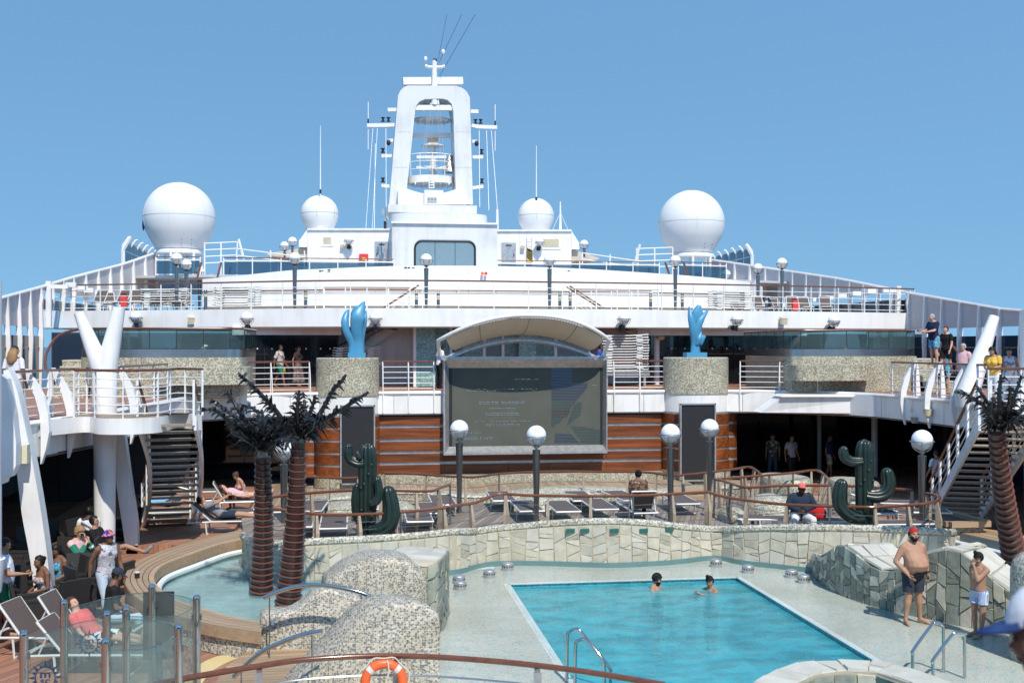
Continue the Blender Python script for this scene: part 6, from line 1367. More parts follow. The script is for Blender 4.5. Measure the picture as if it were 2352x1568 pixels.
a, b = Q('i', 1625, 1010, Z=.75), Q('i', 1985, 1005, Z=.75)
obj('mosaic_body', MB().box(((a.x+b.x)/2, a.y+.9, .3), (b.x-a.x-.2, 1.6, .6)), M['mosd'], pb)
for y in (0, 1.8): obj('rim_board', MB().box(((a.x+b.x)/2, a.y+y, .68), (b.x-a.x, .16, .14)), M['slat'], pb)
for x in (a.x, b.x): obj('rim_board', MB().box((x, a.y+.9, .676), (.16, 1.66, .13)), M['slat'], pb)
obj('soil', MB().box(((a.x+b.x)/2, a.y+.9, .62), (b.x-a.x-.25, 1.5, .06)), M['void'], pb)

# ---- artificial palms
def palm(label, base, top, r0, r1, nseg, bend, fronds, D, pl):
    t = thing('artificial_palm', label, 'palm', base); ax = [base.lerp(top, i/nseg)+V((bend*math.sin(math.pi*i/nseg), 0, 0)) for i in range(nseg+1)]
    for i in range(nseg):
        a, b = ax[i], ax[i+1]; f = i/nseg; ra = r0+(r1-r0)*f; d = (b-a)
        obj('trunk_segment', MB().tube([a+d*.02, a+d*.1, b-d*.12, b+d*.04], [ra*.86, ra*.88, ra*1.0, ra*1.02], 16), M['palm'], t, True)
        n = 16; obj('segment_ring', MB().tube([a+d*1.0, a+d*1.09], [ra*1.07, ra*1.05], 16), M['palmr'], t, True)
    hd = obj('crown_base', MB().tube([top, top+V((0, 0, .3))], [r1*.7, r1*.5], 10), M['beige'], t, True)
    rr = random.Random(int(base.x*100))
    for fi, pts in enumerate(fronds):
        sp = spline([Q(pl, x, y, D=D+dd) for x, y, dd in pts], 6); n = len(sp)
        m = MB(); m.tube(sp, [.06*(1-.6*i/n) for i in range(n)], 6)
        fd = obj('frond', m, M['frond'], t, True)
        m = MB(); sp2 = resample(sp, .1)
        for i in range(1, len(sp2)-1):
            f = i/len(sp2); tn = (sp2[i+1]-sp2[i-1]).normalized(); sd_ = tn.cross(V((rr.uniform(-.3, .3), rr.uniform(-.3, .3), 1))).normalized(); upv = sd_.cross(tn)
            Lb = .34*(1-.55*f)*rr.uniform(.4, 1.35)
            for s_ in (-1, 1):
                for q_ in range(3 if f < .5 else 2):
                    o = tn.cross(sd_)*0; dirv = (sd_*s_*rr.uniform(.4, 1)+upv*rr.uniform(-.7, .45)+tn*rr.uniform(.1, .9)).normalized()
                    w = tn*.034*(1-.3*f); a = sp2[i]; mid_ = a+dirv*Lb*.5+V((0, 0, .02)); tip = a+dirv*Lb+V((0, 0, -.5*Lb*rr.uniform(.2, 1)))
                    th = sd_.cross(dirv).normalized()*.006 if abs(sd_.dot(dirv)) < .99 else upv*.006
                    m.add([a-w, a+w, mid_+w*.9, tip, mid_-w*.9, a-w+th, a+w+th, mid_+w*.8+th, tip+th, mid_-w*.8+th], [(0, 1, 2, 4), (4, 2, 3), (6, 5, 9, 7), (7, 9, 8), (1, 0, 5, 6), (2, 1, 6, 7), (3, 2, 7, 8), (4, 3, 8, 9), (0, 4, 9, 5)])
        bl = obj('blades', m, M['frond'], fd); bl['kind'] = 'stuff'
    return t
b1, t1 = P(600, 1366, Z=.12), P(603, 1050, D=21.9)
palm('leaning artificial palm with brown ringed trunk, left of the pair', b1, t1, .235, .15, 23, .03, [
    [(640, 800, 0), (520, 690, -.2), (330, 540, -.4), (190, 440, -.5), (70, 455, -.6)], [(640, 800, 0), (560, 670, .1), (420, 530, .3), (260, 420, .4), (170, 350, .4)],
    [(640, 800, 0), (560, 640, -.3), (450, 500, -.5), (370, 370, -.5), (322, 275, -.5)], [(650, 790, 0), (720, 700, .3), (790, 640, .5), (860, 620, .5), (930, 660, .6)],
    [(640, 800, 0), (600, 660, .4), (610, 540, .7), (560, 440, .9), (440, 400, 1.0)], [(640, 800, 0), (700, 690, -.3), (770, 600, -.5), (840, 560, -.6), (900, 600, -.7)],
    [(630, 800, 0), (540, 740, -.4), (440, 680, -.7), (350, 640, -.9)], [(650, 800, 0), (700, 760, -.5), (760, 720, -.8), (830, 760, -.9)], [(640, 790, 0), (640, 660, -.1), (640, 560, -.1), (620, 440, 0)]], 21.9, 'f')
b2, t2 = P(660, 1398, Z=.12), P(685, 1016, D=21.0)
palm('taller artificial palm with brown ringed trunk, right of the pair', b2, t2, .25, .135, 24, .04, [
    [(950, 690, 0), (860, 610, -.1), (740, 440, -.2), (590, 280, -.3), (470, 170, -.3), (415, 130, -.3)], [(955, 690, 0), (950, 560, -.2), (940, 430, -.3), (955, 265, -.3)],
    [(960, 690, 0), (1010, 560, .2), (1070, 420, .3), (1098, 310, .3)], [(960, 690, 0), (1050, 590, -.1), (1150, 460, -.1), (1250, 280, -.1), (1330, 190, -.1), (1372, 128, -.1)],
    [(960, 690, 0), (1080, 590, -.3), (1250, 490, -.5), (1440, 370, -.6), (1574, 283, -.6)], [(950, 700, 0), (880, 640, .3), (800, 600, .5), (740, 640, .6), (700, 720, .6)],
    [(955, 690, 0), (1000, 600, .5), (1010, 480, .7), (1000, 350, .8)], [(950, 700, 0), (900, 690, -.4), (860, 720, -.6), (830, 800, -.7)], [(960, 700, 0), (1010, 650, .4), (1060, 640, .6), (1090, 690, .7)]], 21.0, 'f')
b3, t3 = P(2335, 1312, Z=.15), P(2288, 990, D=22.6)
palm('artificial palm with brown ringed trunk at the right edge of the picture', b3, t3, .26, .155, 22, -.03, [
    [(2080, 200, 0), (2000, 60, 0), (1900, -40, -.1), (1790, -110, -.2), (1660, -150, -.2)], [(2080, 200, 0), (2010, 40, .2), (1930, -90, .2), (1850, -200, .3)],
    [(2085, 200, 0), (2070, 40, 0), (2060, -120, 0), (2070, -230, 0), (2075, -300, 0)], [(2090, 200, 0), (2140, 30, .2), (2190, -100, .2), (2230, -200, .2), (2260, -290, .2)],
    [(2085, 200, 0), (2120, 60, -.3), (2150, -60, -.4), (2160, -190, -.5)], [(2090, 200, 0), (2180, 100, 0), (2270, 0, 0), (2330, -80, 0)], [(2075, 200, 0), (2020, 100, -.3), (1990, 20, -.5), (2010, -100, -.5)], [(2090, 200, 0), (2150, 130, -.4), (2240, 80, -.6), (2330, 60, -.6)]], 22.6, 'i')

# ---- cacti
def ribbed(path, rad, n=9, depth=.16, k=5):
    """fluted column along a path, rounded at its tip"""
    sp = spline(path, k); e_ = sp[-1]-sp[-2]; rad = list(rad)
    if rad[-1] < .05 and rad[-2] > .05:
        rad = rad[:-1]; e_ = e_.normalized(); rt = rad[-1]; sp[-1] = sp[-1]-e_*rt*.6; tip_ = [(sp[-1]+e_*rt*math.sin(a), rt*math.cos(a)) for a in (.35, .7, 1.05, 1.35, 1.55)]
    else: tip_ = []
    N_ = len(sp); rings = []; nn = n*4; rr = []
    for i in range(N_):
        u = i/(N_-1)*(len(rad)-1); j = min(int(u), len(rad)-2); rr.append(rad[j]+(rad[j+1]-rad[j])*(u-j))
    sp += [a for a, _ in tip_]; rr += [b for _, b in tip_]; N_ = len(sp)
    ref = V((0, -1, 0)); ref0 = None
    for i in range(N_):
        tn = (sp[min(i+1, N_-1)]-sp[max(0, i-1)]).normalized(); a = (ref-tn*ref.dot(tn)).normalized(); b = tn.cross(a)
        rings.append([sp[i]+(a*math.cos(2*math.pi*q/nn)+b*math.sin(2*math.pi*q/nn))*rr[i]*(1-depth*(.5+.5*math.cos(n*2*math.pi*q/nn))**2) for q in range(nn)])
    return MB().loft(rings)
def cactus(label, pl, D, trunk, arms, zb):
    base = Q(pl, *trunk[0][:2], D=D); base.z = zb; t = thing('cactus_figure', label, 'cactus', base)
    pts = [base] + [Q(pl, x, y, D=D) for x, y in trunk[1:]]; w = trunk_r
    top = pts[-1]; h = top.z-base.z
    obj('trunk', ribbed([base, base.lerp(top, .3), base.lerp(top, .6), base.lerp(top, .82), base.lerp(top, .93), base.lerp(top, .985), top], [w*.8, w*.95, w, w*.97, w*.75, w*.42, .02], 9, .22), M['cactus'], t, True)
    rn = random.Random(3)
    for a in arms:
        pp_ = [Q(pl, x, y, D=D+dd) for x, y, dd in a[0]]; r = a[1]
        obj('arm', ribbed(pp_, [r*.8]+[r]*(len(pp_)-2)+[r*.8, .02], 7, .2), M['cactus'], t, True)
    for k in range(14):
        a = rn.uniform(math.pi, 2*math.pi); z = base.z+h*rn.uniform(.2, .9); obj('knob', MB().sph((base.x+math.cos(a)*w*.93, base.y+math.sin(a)*w*.93, z), .035, 8, 5), M['cactus'], t, 2)
    return t
trunk_r = .215
cactus('dark green glossy cactus figure beside the two palms', 'f', 25.2, [(1565, 1500), (1565, 752)], [
    ([(1560, 905, -.1), (1480, 915, -.1), (1410, 880, -.1), (1392, 820, -.1), (1398, 757, -.1)], .115), ([(1500, 880, -.2), (1485, 850, -.2), (1472, 812, -.2)], .06),
    ([(1590, 1280, -.2), (1640, 1255, -.2), (1668, 1180, -.2), (1650, 1040, -.2)], .1), ([(1580, 1530, -.1), (1680, 1520, -.1), (1755, 1450, -.1), (1775, 1320, -.1), (1745, 1142, -.1)], .2), ([(1560, 1500, .1), (1490, 1400, .1), (1470, 1250, .1), (1480, 1110, .1)], .14)], .6)
cactus('dark green glossy cactus figure at the right of the terrace', 'i', 25.6, [(858, 1080), (858, 288)], [
    ([(840, 470, -.1), (750, 475, -.1), (690, 445, -.1), (672, 400, -.1), (680, 352, -.1)], .12), ([(850, 980, -.1), (730, 950, -.1), (650, 870, -.1), (640, 770, -.1), (658, 648, -.1)], .175),
    ([(870, 770, -.1), (960, 780, -.1), (1040, 750, -.1), (1075, 670, -.1), (1055, 550, -.1)], .17)], .6)

# ================================================================== TERRACE behind the wall
ZT = .6
tb = [(p.x, p.y+.25) for p in fsm]
struct('terrace_floor', MB().prism(tb + [(13.5, 31), (11, 31.8), (CX, 32), (1, 31.8), (-3, 30.6)], .02, ZT), M['deckgrey'])
struct('rear_deck_floor', MB().box((CX, 37.4, .035), (19, 11.4, .05)), M['teak'])
struct('left_deck_floor', MB().prism([(-3.2, 30.8), (-3.2, 27), (-4.5, 28.6), (-8.5, 28.6), (-8.5, 40), (-3.2, 40)], .0, .2), M['deckred'])
for px, py, lb in ((1232, 997, 'globe lamp in front of the screen, tallest at the centre'), (1540, 995, 'globe lamp left of the right dark panel'), (1055, 986, 'globe lamp in front of the left edge of the screen'), (1630, 981, 'globe lamp in front of the right dark panel'), (2118, 1011, 'globe lamp between the right cactus and the right stairs')):
    d = {1232: 28.2, 1540: 28.8, 1055: 30.3, 1630: 30.7, 2118: 26.7}[px]; q = P(px, py, D=d); post_lamp((q.x, q.y, ZT), lb, 'globe lamps on the terrace', h=2.26)
q = P(652, 1030, D=28.5); post_lamp((q.x, q.y, .2), 'globe lamp partly hidden behind the fronds of the palm pair', 'globe lamps on the terrace', h=2.26)
def rail3(label, pts, zf, step=.98, cables=4, post='wood'):
    sp = spline(pts, 4); t = thing('terrace_rail', label, 'railing', sp[len(sp)//2], 0)
    obj('handrail', MB().tube(sp, .035, 8), M['mah'], t, True)
    for k in range(cables): obj('cable', MB().tube([V((p.x, p.y, zf+.1+(p.z-zf-.1)*k/cables)) for p in sp], .009, 4), M['steel'], t)
    ps = resample(sp, step)
    for i, p in enumerate(ps):
        a, b = ps[max(0, i-1)], ps[min(len(ps)-1, i+1)]; tn = b-a; tn.z = 0; tn.normalize(); nr = V((tn.y, -tn.x, 0)); h = p.z-zf-.03
        if i % 4 == 3: obj('steel_post', MB().tube([V((p.x, p.y, zf)), p-V((0, 0, .03))], .024, 8), M['steel'], t, True); continue
        ring = [[V((p.x, p.y, zf+z))+nr*(d+i2*w)+tn*j2*w*.62 for i2, j2 in ((-1, -1), (1, -1), (1, 1), (-1, 1))] for z, d, w in ((0, 0, .045), (h*.25, .05, .06), (h*.55, .06, .065), (h, 0, .04))]
        obj('post', MB().loft(ring), M['greywood'], t)
    return t
def HA(pl, x, y, off=.45):
    a, b, s = PL[pl]; px, py = a+x*s, b+y*s; return P(px, py, D=wallD(px)+off)
rail3('front terrace rail from the palms past the left cactus to the screen', [HA('f', 700, 1318), HA('f', 950, 1350), HA('f', 1200, 1375), HA('f', 1540, 1370), HA('f', 1830, 1355), HA('f', 2281, 1310), HA('g', 260, 1270), HA('g', 470, 1240), HA('g', 620, 1178), HA('g', 700, 1172)], ZT)
rail3('front terrace rail across the middle below the screen', [HA('g', 700, 1172), HA('g', 900, 1185), HA('g', 1200, 1190), HA('g', 1500, 1190), HA('g', 1840, 1182), HA('h', 460, 887)], ZT)
rail3('front terrace rail past the seated man and the right cactus, curling back at its end', [HA('h', 460, 887), HA('h', 660, 940), HA('h', 1050, 990), HA('h', 1400, 1010), HA('h', 1940, 1024), HA('i', 940, 882, .6), HA('i', 1330, 857, .7), Q('i', 1480, 833, D=25.6), Q('i', 1532, 803, D=26.4), Q('i', 1505, 775, D=27.2), Q('i', 1410, 758, D=27.6)], ZT)
def HZ(pl, z, *pts): return [Q(pl, x, y, Z=z) for x, y in pts]
rail3('middle rail between the left cactus and the palms', HZ('f', 1.62, (690, 1222), (960, 1190), (1290, 1165), (1480, 1160)), ZT)
rail3('middle rail right of the left cactus rising to a corner', HZ('f', 1.62, (1690, 1160), (2100, 1166), (2200, 1140), (2300, 1105)), ZT)
rail3('rear rail in front of the left dark panel', HZ('f', 1.4, (980, 1035), (1330, 1050), (1480, 1045)), .07)
rail3('rear rail along the plank stage below the screen', HZ('g', 1.38, (-250, 1010), (0, 1018), (420, 1042), (640, 1017), (880, 1002), (1170, 996), (1470, 1000), (1750, 1002), (1990, 1018)), .07, 1.3)
rail3('rear rail below the right dark panel bending to the right', HZ('h', 1.38, (0, 725), (200, 740), (560, 702), (700, 685), (830, 665), (900, 700), (945, 745)), .07)
rail3('middle rail right of the tall lamps before the round planter', HZ('h', 1.62, (520, 770), (660, 808), (800, 846), (1100, 832), (1540, 830)), ZT)
rail3('rear rail climbing to a peak behind the round planter', HZ('h', 1.42, (560, 772), (900, 745), (1200, 720), (1430, 695), (1520, 755), (1600, 830)), .07)
rail3('middle rail behind the right cactus sloping down to the right', HZ('h', 1.62, (1620, 832), (1760, 836), (2000, 850), (2281, 872)), ZT)
# mosaic mounds and planter on the terrace
def dome(label, pl, x0, x1, ytop, D, deep=1.0, zb=ZT, box=False):
    a, b = Q(pl, x0, ytop, D=D), Q(pl, x1, ytop, D=D); r = (b.x-a.x)/2; c = ((a.x+b.x)/2, a.y+deep*.5, zb); h = a.z-zb
    t = thing('mosaic_mound', label, 'mosaic mound', c)
    prof = [(r, 0), (r, h*.75), (r*.97, h*.9), (r*.9, h), (.001, h)] if box else [(r, 0)] + [(r*math.cos(q*math.pi/2/6), h*math.sin(q*math.pi/2/6)) for q in range(1, 6)] + [(.001, h)]
    obj('body', MB().lathe(prof, 36, c, sy=deep/r), M['mos'], t, True); return t
dome('low pebble mosaic mound behind the left cactus', 'f', 1080, 2020, 1262, 30, 1.0)
dome('low pebble mosaic mound among the sunbeds below the screen', 'g', 700, 1560, 1195, 30.6, .9)
dome('flat pebble mosaic mound behind the middle rail below the screen', 'g', 620, 1520, 1135, 32.8, .8)
dome('pebble mosaic mound behind the man in the red cap', 'h', 850, 1330, 930, 29.6, 1.0)
dome('small pebble mosaic mound left of the seated man', 'h', 620, 860, 1040, 28.6, .8)
dome('round pebble mosaic planter right of the tall lamps', 'h', 1005, 1450, 775, 33, 1.2, .06, True)
dome('pebble mosaic planter behind the right cactus', 'h', 1640, 2060, 810, 34, 1.2, .06, True)
for px0, px1, y0, lb in ((960, 1040, 1120, 'left'), (1560, 1630, 1120, 'right')):
    st_ = thing('plank_steps', f'wooden plank steps at the {lb} of the plank stage', 'steps', P((px0+px1)/2, 1150, Z=.4))
    for k in range(3): p, q = P(px0, 1122+16*k, Z=.62-.1*k), P(px1, 1122+16*k, Z=.62-.1*k); obj('step', MB().box(((p.x+q.x)/2, p.y, p.z-.05), (q.x-p.x+.5, .5, .1)), M['teakx'], st_)
q0, q1 = P(1060, 1104, Z=.55), P(1620, 1104, Z=.55)
struct('plank_stage', MB().prism([(p.x, p.y) for p in [P(1000, 1137, Z=.2), P(1100, 1131, Z=.2), P(1300, 1129, Z=.2), P(1500, 1131, Z=.2), P(1640, 1137, Z=.2)]] + [(12, 40), (.5, 40)], .06, .2), M['teak'])
pw = spline([(CX-7.5, 33.2, 0), (CX-5, 34.2, 0), (CX-2.5, 33.6, 0), (CX, 34.4, 0), (CX+2.5, 33.7, 0), (CX+5.2, 34.3, 0), (CX+7.4, 33.1, 0)], 6)
mw = thing('mosaic_planter_wall', 'long low winding pebble mosaic wall below the plank stage', 'low wall', (CX, 34, 0))
obj('body', MB().wall([(p.x, p.y) for p in pw], .06, [.58+.06*math.sin(p.x*1.1) for p in pw], 1.1), M['mos'], mw, True)
obj('rim', MB().tube([(p.x, p.y+.05, .58+.06*math.sin(p.x*1.1)) for p in pw], .07, 6), M['mosd'], mw, True)
yl = [P(x, y, Z=.31) for x, y in ((700, 1155), (760, 1160), (800, 1150), (760, 1140))]
# ---- sunbeds
def sunbed(loc, rz, label, group, back=0):
    key = ('sb', back)
    if key in LAMPSRC: return dup(LAMPSRC[key], loc, rz, label, group)
    t = thing('sunbed', label, 'sunbed', loc, rz, group); m = MB(); hz = .33        # head towards +Y
    for x in (-.31, .31): m.tube([(x, -.95, hz), (x, .35, hz), (x, .95, hz-.02)], .024, 6)
    for y in (-.95, .95): m.tube([(-.31, y, hz if y < 0 else hz-.02), (.31, y, hz if y < 0 else hz-.02)], .024, 6)
    obj('frame', m, M['alu'], t, True, False)
    for y in (-.62, .5): obj('leg', MB().tube([(-.31, y, hz), (-.33, y-.04, 0), (.33, y-.04, 0), (.31, y, hz)], .02, 6), M['alu'], t, True, False)
    obj('seat_sling', MB().box((0, -.3, hz+.012), (.58, 1.26, .018)), M['sling'], t, False, False)
    dy, dz = .64*math.cos(back), .64*math.sin(back)
    bk = obj('backrest', MB().extr([(-.29, .36, hz+.01), (.29, .36, hz+.01), (.29, .36+dy, hz+.01+dz), (-.29, .36+dy, hz+.01+dz)], (0, -math.sin(back)*.02, math.cos(back)*.02)), M['sling'], t, False, False)
    m = MB()
    for x in (-.31, .31): m.tube([(x, .34, hz), (x, .36+dy, hz+dz)], .022, 6)
    m.tube([(-.31, .36+dy, hz+dz), (.31, .36+dy, hz+dz)], .022, 6)
    if back > .2: m.tube([(-.3, .36+dy*.6, hz+dz*.6), (-.3, .75, hz-.02)], .014, 5).tube([(.3, .36+dy*.6, hz+dz*.6), (.3, .75, hz-.02)], .014, 5)
    obj('back_frame', m, M['alu'], bk, True, False); LAMPSRC[key] = t; return t
for px, D, lb in ((1209, 29.3, 'empty sunbed left of the central globe lamp'), (1290, 29.2, 'empty sunbed just right of the central globe lamp'), (1374, 29.6, 'empty sunbed left of the seated woman'), (767, 26.6, 'empty sunbed left of the left cactus'), (960, 27.6, 'empty sunbed right of the left cactus'), (690, 26.8, 'empty sunbed behind the right palm trunk'), (880, 27.2, 'empty sunbed behind the left cactus'), (990, 28.9, 'empty sunbed at the foot of the left screen lamp')):
    q = P(px, 1200, D=D); sunbed((q.x, q.y, ZT), math.pi, lb, 'empty sunbeds on the terrace')
for px, D, lb in ((1150, 31.2, 'second row, left of the central lamp'), (1330, 31.2, 'second row, right of the central lamp'), (1430, 31.3, 'second row, left of the seated woman'), (1015, 30.4, 'second row, behind the left screen lamp'), (1560, 30.6, 'second row, between the two right lamps'), (840, 29.6, 'second row, behind the left cactus'), (720, 29.3, 'second row, behind the palm trunks')):
    q = P(px, 1200, D=D); sunbed((q.x, q.y, ZT), math.pi+random.uniform(-.1, .1), 'empty sunbed, '+lb, 'empty sunbeds on the terrace')
for px, D, rz, lb in ((1790, 27.2, 1.3, 'left of the man in the red cap'), (1915, 26.9, 1.4, 'between the man in the red cap and the right cactus'), (2060, 26.5, 1.5, 'right behind the right cactus'), (2000, 28.2, 1.2, 'second row behind the right cactus'), (2090, 28.4, 1.3, 'before the foot of the right stairs'), (2040, 30.0, 1.2, 'third row behind the right cactus')):
    q = P(px, 1200, D=D); sunbed((q.x, q.y, ZT if D < 30 else .6), rz, 'brown sunbed, ' + lb, 'sunbeds on the right of the terrace', .35 if D > 28 else 0)
for px, py, Z, rz, bk, lb in ((520, 1222, .2, math.pi/2, .75, 'sunbed with raised back under the reclining man in grey'), (545, 1175, .2, math.pi/2+.1, 1.05, 'sunbed with steeply raised back under the woman in the bikini'), (400, 1200, .2, math.pi/2, 0, 'sunbed of the man in blue shorts behind the left stairs'), (482, 1150, .2, math.pi/2, .3, 'brown sunbed behind the other two, beside the left stairs'), (610, 1200, .2, math.pi/2, 0, 'sunbed behind the left palm trunk')):
    q = P(px, py, Z=Z); sunbed((q.x, q.y, Z), rz, lb, 'sunbeds of the left sunbathers', bk)
# ---- glass wind screens and loungers in the left foreground
def gpost(px, py):
    q = P(px, py, Z=1.8); return V((q.x, q.y, 0))
A, B, Cc, Dd, E, Fp, G, H = [gpost(*p) for p in ((55, 1446), (147, 1375.5), (245, 1401), (290, 1390), (349, 1339), (243, 1463), (410, 1430), (452, 1364))]
def wscreen(label, posts, runs):
    t = thing('wind_screen', label, 'glass screen', posts[0])
    for p in posts: pz_ = obj('post', MB().lathe([(.05, 0), (.05, 1.74), (.05, 1.76), (.035, 1.79), (.001, 1.8)], 16, p), M['chrome'], t, True); obj('clamp', MB().box((p.x, p.y, 1.5), (.13, .05, .07)), M['steel'], pz_)
    for run in runs:
        sp = resample(spline(run, 6), 1.0); fine = spline(run, 8)
        obj('glass_pane', MB().loft([[p+V((0, 0, .12)), p+V((0, .012, .12)), p+V((0, .012, 1.66)), p+V((0, 0, 1.66))] for p in fine]), M['glass'], t)
        obj('glass_edge', MB().tube([p+V((0, 0, 1.665)) for p in fine], .008, 4), M['gglass'], t)
    return t
w1 = wscreen('farther curved clear glass wind screen with polished posts', [B, E, H, Dd], [[B, B.lerp(E, .5)+V((0, .25, 0)), E+V((0, .05, 0)), E.lerp(H, .6)+V((.12, .1, 0)), H], [H, H.lerp(Dd, .5)+V((.2, -.35, 0)), Dd]])
w2 = wscreen('nearer curved clear glass wind screen with polished posts', [A, Cc, G, Fp], [[A, A.lerp(Cc, .6)+V((-.05, .3, 0)), Cc+V((.1, .1, 0)), Cc.lerp(G, .6)+V((.2, .25, 0)), G], [G, G.lerp(Fp, .5)+V((.1, -.3, 0)), Fp]])
def sun_emblem(parent, c, r):          # a compass-like sun with three letters, printed on the glass
    m = MB(); n = 16
    m.tube([c+V((math.cos(2*math.pi*i/24)*r*.55, 0, math.sin(2*math.pi*i/24)*r*.62)) for i in range(24)], .009, 4, closed=True)
    for i in range(n):
        a = 2*math.pi*i/n; L_ = 1.0 if i % 2 == 0 else .8; p = V((math.cos(a), 0, math.sin(a))); s_ = V((-math.sin(a), 0, math.cos(a)))*r*.09
        m.extr([c+p*r*.6-s_, c+p*r*.6+s_, c+p*r*L_], (0, .003, 0))
    obj('sun_emblem', m, M['emblem'], parent); sc_l = scale(c)
    pc = 1176+FOC*((c.x*ct-c.y*st)/(c.x*st+c.y*ct)); py = 795-(c.z-EYE)*sc_l
    text('m', pc-r*.3*sc_l, pc+r*.3*sc_l, py-r*.12*sc_l, r*.3*sc_l, M['emblem'], parent, c.y-.004); text('sc', pc-r*.28*sc_l, pc+r*.28*sc_l, py+r*.25*sc_l, r*.28*sc_l, M['emblem'], parent, c.y-.004)
q = P(104, 1555, D=12.85); sun_emblem(w2, q, .2)
q = P(205, 1477, D=14.35); sun_emblem(w1, q, .19)
for px, py, rz, bk, lb in ((118, 1500, math.pi/2-.25, .95, 'white framed sunbed with raised back at the left edge, behind the glass'), (215, 1540, math.pi/2-.15, .9, 'sunbed behind the nearer glass screen with its back raised'), (200, 1480, math.pi/2-.2, 1.0, 'sunbed between the two glass screens under the man in the dark cap')):
    q = P(px, py, Z=0); sunbed((q.x, q.y, 0), rz, lb, 'sunbeds behind the glass wind screens', bk)
dp = P(349, 1480, Z=0); dbx = thing('dark_panel_post', 'dark rectangular panel behind the farthest polished post', 'panel', dp); obj('panel', MB().box((E.x+.05, E.y+.25, 1.15), (.42, .06, .95)), M['black'], dbx); obj('stand', MB().box((E.x+.05, E.y+.25, .34), (.1, .05, .68)), M['black'], dbx)
q = P(315, 1327, Z=.5); cup = thing('coffee_cup', 'dark cup with white lid standing on the slatted bench', 'cup', q); obj('body', MB().lathe([(.045, 0), (.055, .11)], 14, q), M['black'], cup, True); obj('lid', MB().lathe([(.058, .11), (.055, .13), (.001, .135)], 14, q), M['alu'], cup, True)

# ---- near curved rail with life ring
nrp = spline([Q('j', x, y, Z=1.1) for x, y in ((-560, 1410), (-260, 1350), (0, 1305), (280, 1260), (600, 1215), (1000, 1187), (1370, 1180), (1800, 1196), (2352, 1242), (2900, 1310), (3500, 1410))], 4)
nr_ = thing('near_rail', 'near curved rail with mahogany handrail crossing the bottom of the picture', 'railing', nrp[len(nrp)//2])
obj('handrail', MB().tube(nrp, .037, 10), M['mah'], nr_, True)
for z in (.85, .6, .35, .12): obj('bar', MB().tube([V((p.x, p.y, z)) for p in nrp], .014, 6), M['steel'], nr_, True)
for px in (592, 916, 1226): q = min(nrp, key=lambda p: abs(1176+FOC*((p.x*ct-p.y*st)/(p.x*st+p.y*ct))-px)); obj('post', MB().box((q.x, q.y, .53), (.07, .04, 1.06)), M['steel'], nr_); obj('post_plate', MB().box((q.x, q.y-.035, .55), (.1, .014, .94)), M['dull'], nr_)
q = P(882, 1566, D=14.3); lr = thing('life_ring', 'orange life ring with silver bands hanging on the near rail', 'life ring', q)
n = 40; obj('ring', MB().tube([q+V((math.cos(2*math.pi*i/n)*.24, 0, math.sin(2*math.pi*i/n)*.24)) for i in range(n)], .062, 12, closed=True), M['orange'], lr, 2)
for k in range(4): a = math.pi/4+math.pi/2*k; obj('band', MB().tube([q+V((math.cos(a+d)*.24, 0, math.sin(a+d)*.24)) for d in (-.12, 0, .12)], .065, 12), M['alu'], lr, True)
obj('grab_rope', MB().tube(spline([q+V((math.cos(a)*(.315+.03*(k % 2)), -.03, math.sin(a)*(.315+.03*(k % 2)))) for k, a in enumerate([2*math.pi*i/16 for i in range(16)])], 3, True), .009, 5, closed=True), M['rope'], lr, True)
obj('lanyard', MB().tube(spline([q+V((.04, -.07, .3)), q+V((.06, -.08, .15)), q+V((.02, -.075, .02)), q+V((.07, -.08, -.1)), q+V((.05, -.08, -.3))], 4), .01, 5), M['rope'], lr, True)

# ---- bar furniture on the left
def wicker_chair(loc, rz, label):
    if 'wc' in LAMPSRC: return dup(LAMPSRC['wc'], loc, rz, label)
    t = thing('wicker_chair', label, 'chair', loc, rz, 'dark wicker chairs of the left bar')   # faces -Y
    obj('seat', MB().box((0, 0, .42), (.52, .5, .08)), M['wicker'], t, False, False)
    obj('backrest', MB().extr([(-.27, .22, .4), (.27, .22, .4), (.29, .34, .98), (-.29, .34, .98)], (0, .06, 0)), M['wicker'], t, False, False)
    for s_ in (-1, 1):
        obj('armrest', MB().box((s_*.29, .02, .64), (.07, .5, .05)), M['wicker'], t, False, False); obj('side', MB().box((s_*.29, .02, .42), (.05, .48, .4)), M['wicker'], t, False, False)
        for y in (-.2, .24): obj('leg', MB().box((s_*.25, y, .2), (.05, .05, .4)), M['wicker'], t, False, False)
    LAMPSRC['wc'] = t; return t
def round_table(loc, label):
    if 'rt' in LAMPSRC: return dup(LAMPSRC['rt'], loc, 0, label)
    t = thing('bar_table', label, 'table', loc, 0, 'round tables of the left bar'); obj('table_top', MB().lathe([(.45, .7), (.46, .73), (.45, .74)], 28), M['tabletop'], t, True, False); obj('pedestal', MB().lathe([(.28, 0), (.27, .03), (.05, .06), (.05, .7)], 18), M['black'], t, True, False); LAMPSRC['rt'] = t; return t
def at(px, py, Z=0): q = P(px, py, Z=Z); return (q.x, q.y, Z)
round_table(at(170, 1322), 'round brown table behind the man in green sleeves'); round_table(at(60, 1392), 'round brown table beside the big curved column'); round_table(at(255, 1240), 'round table under the far end of the left bar')
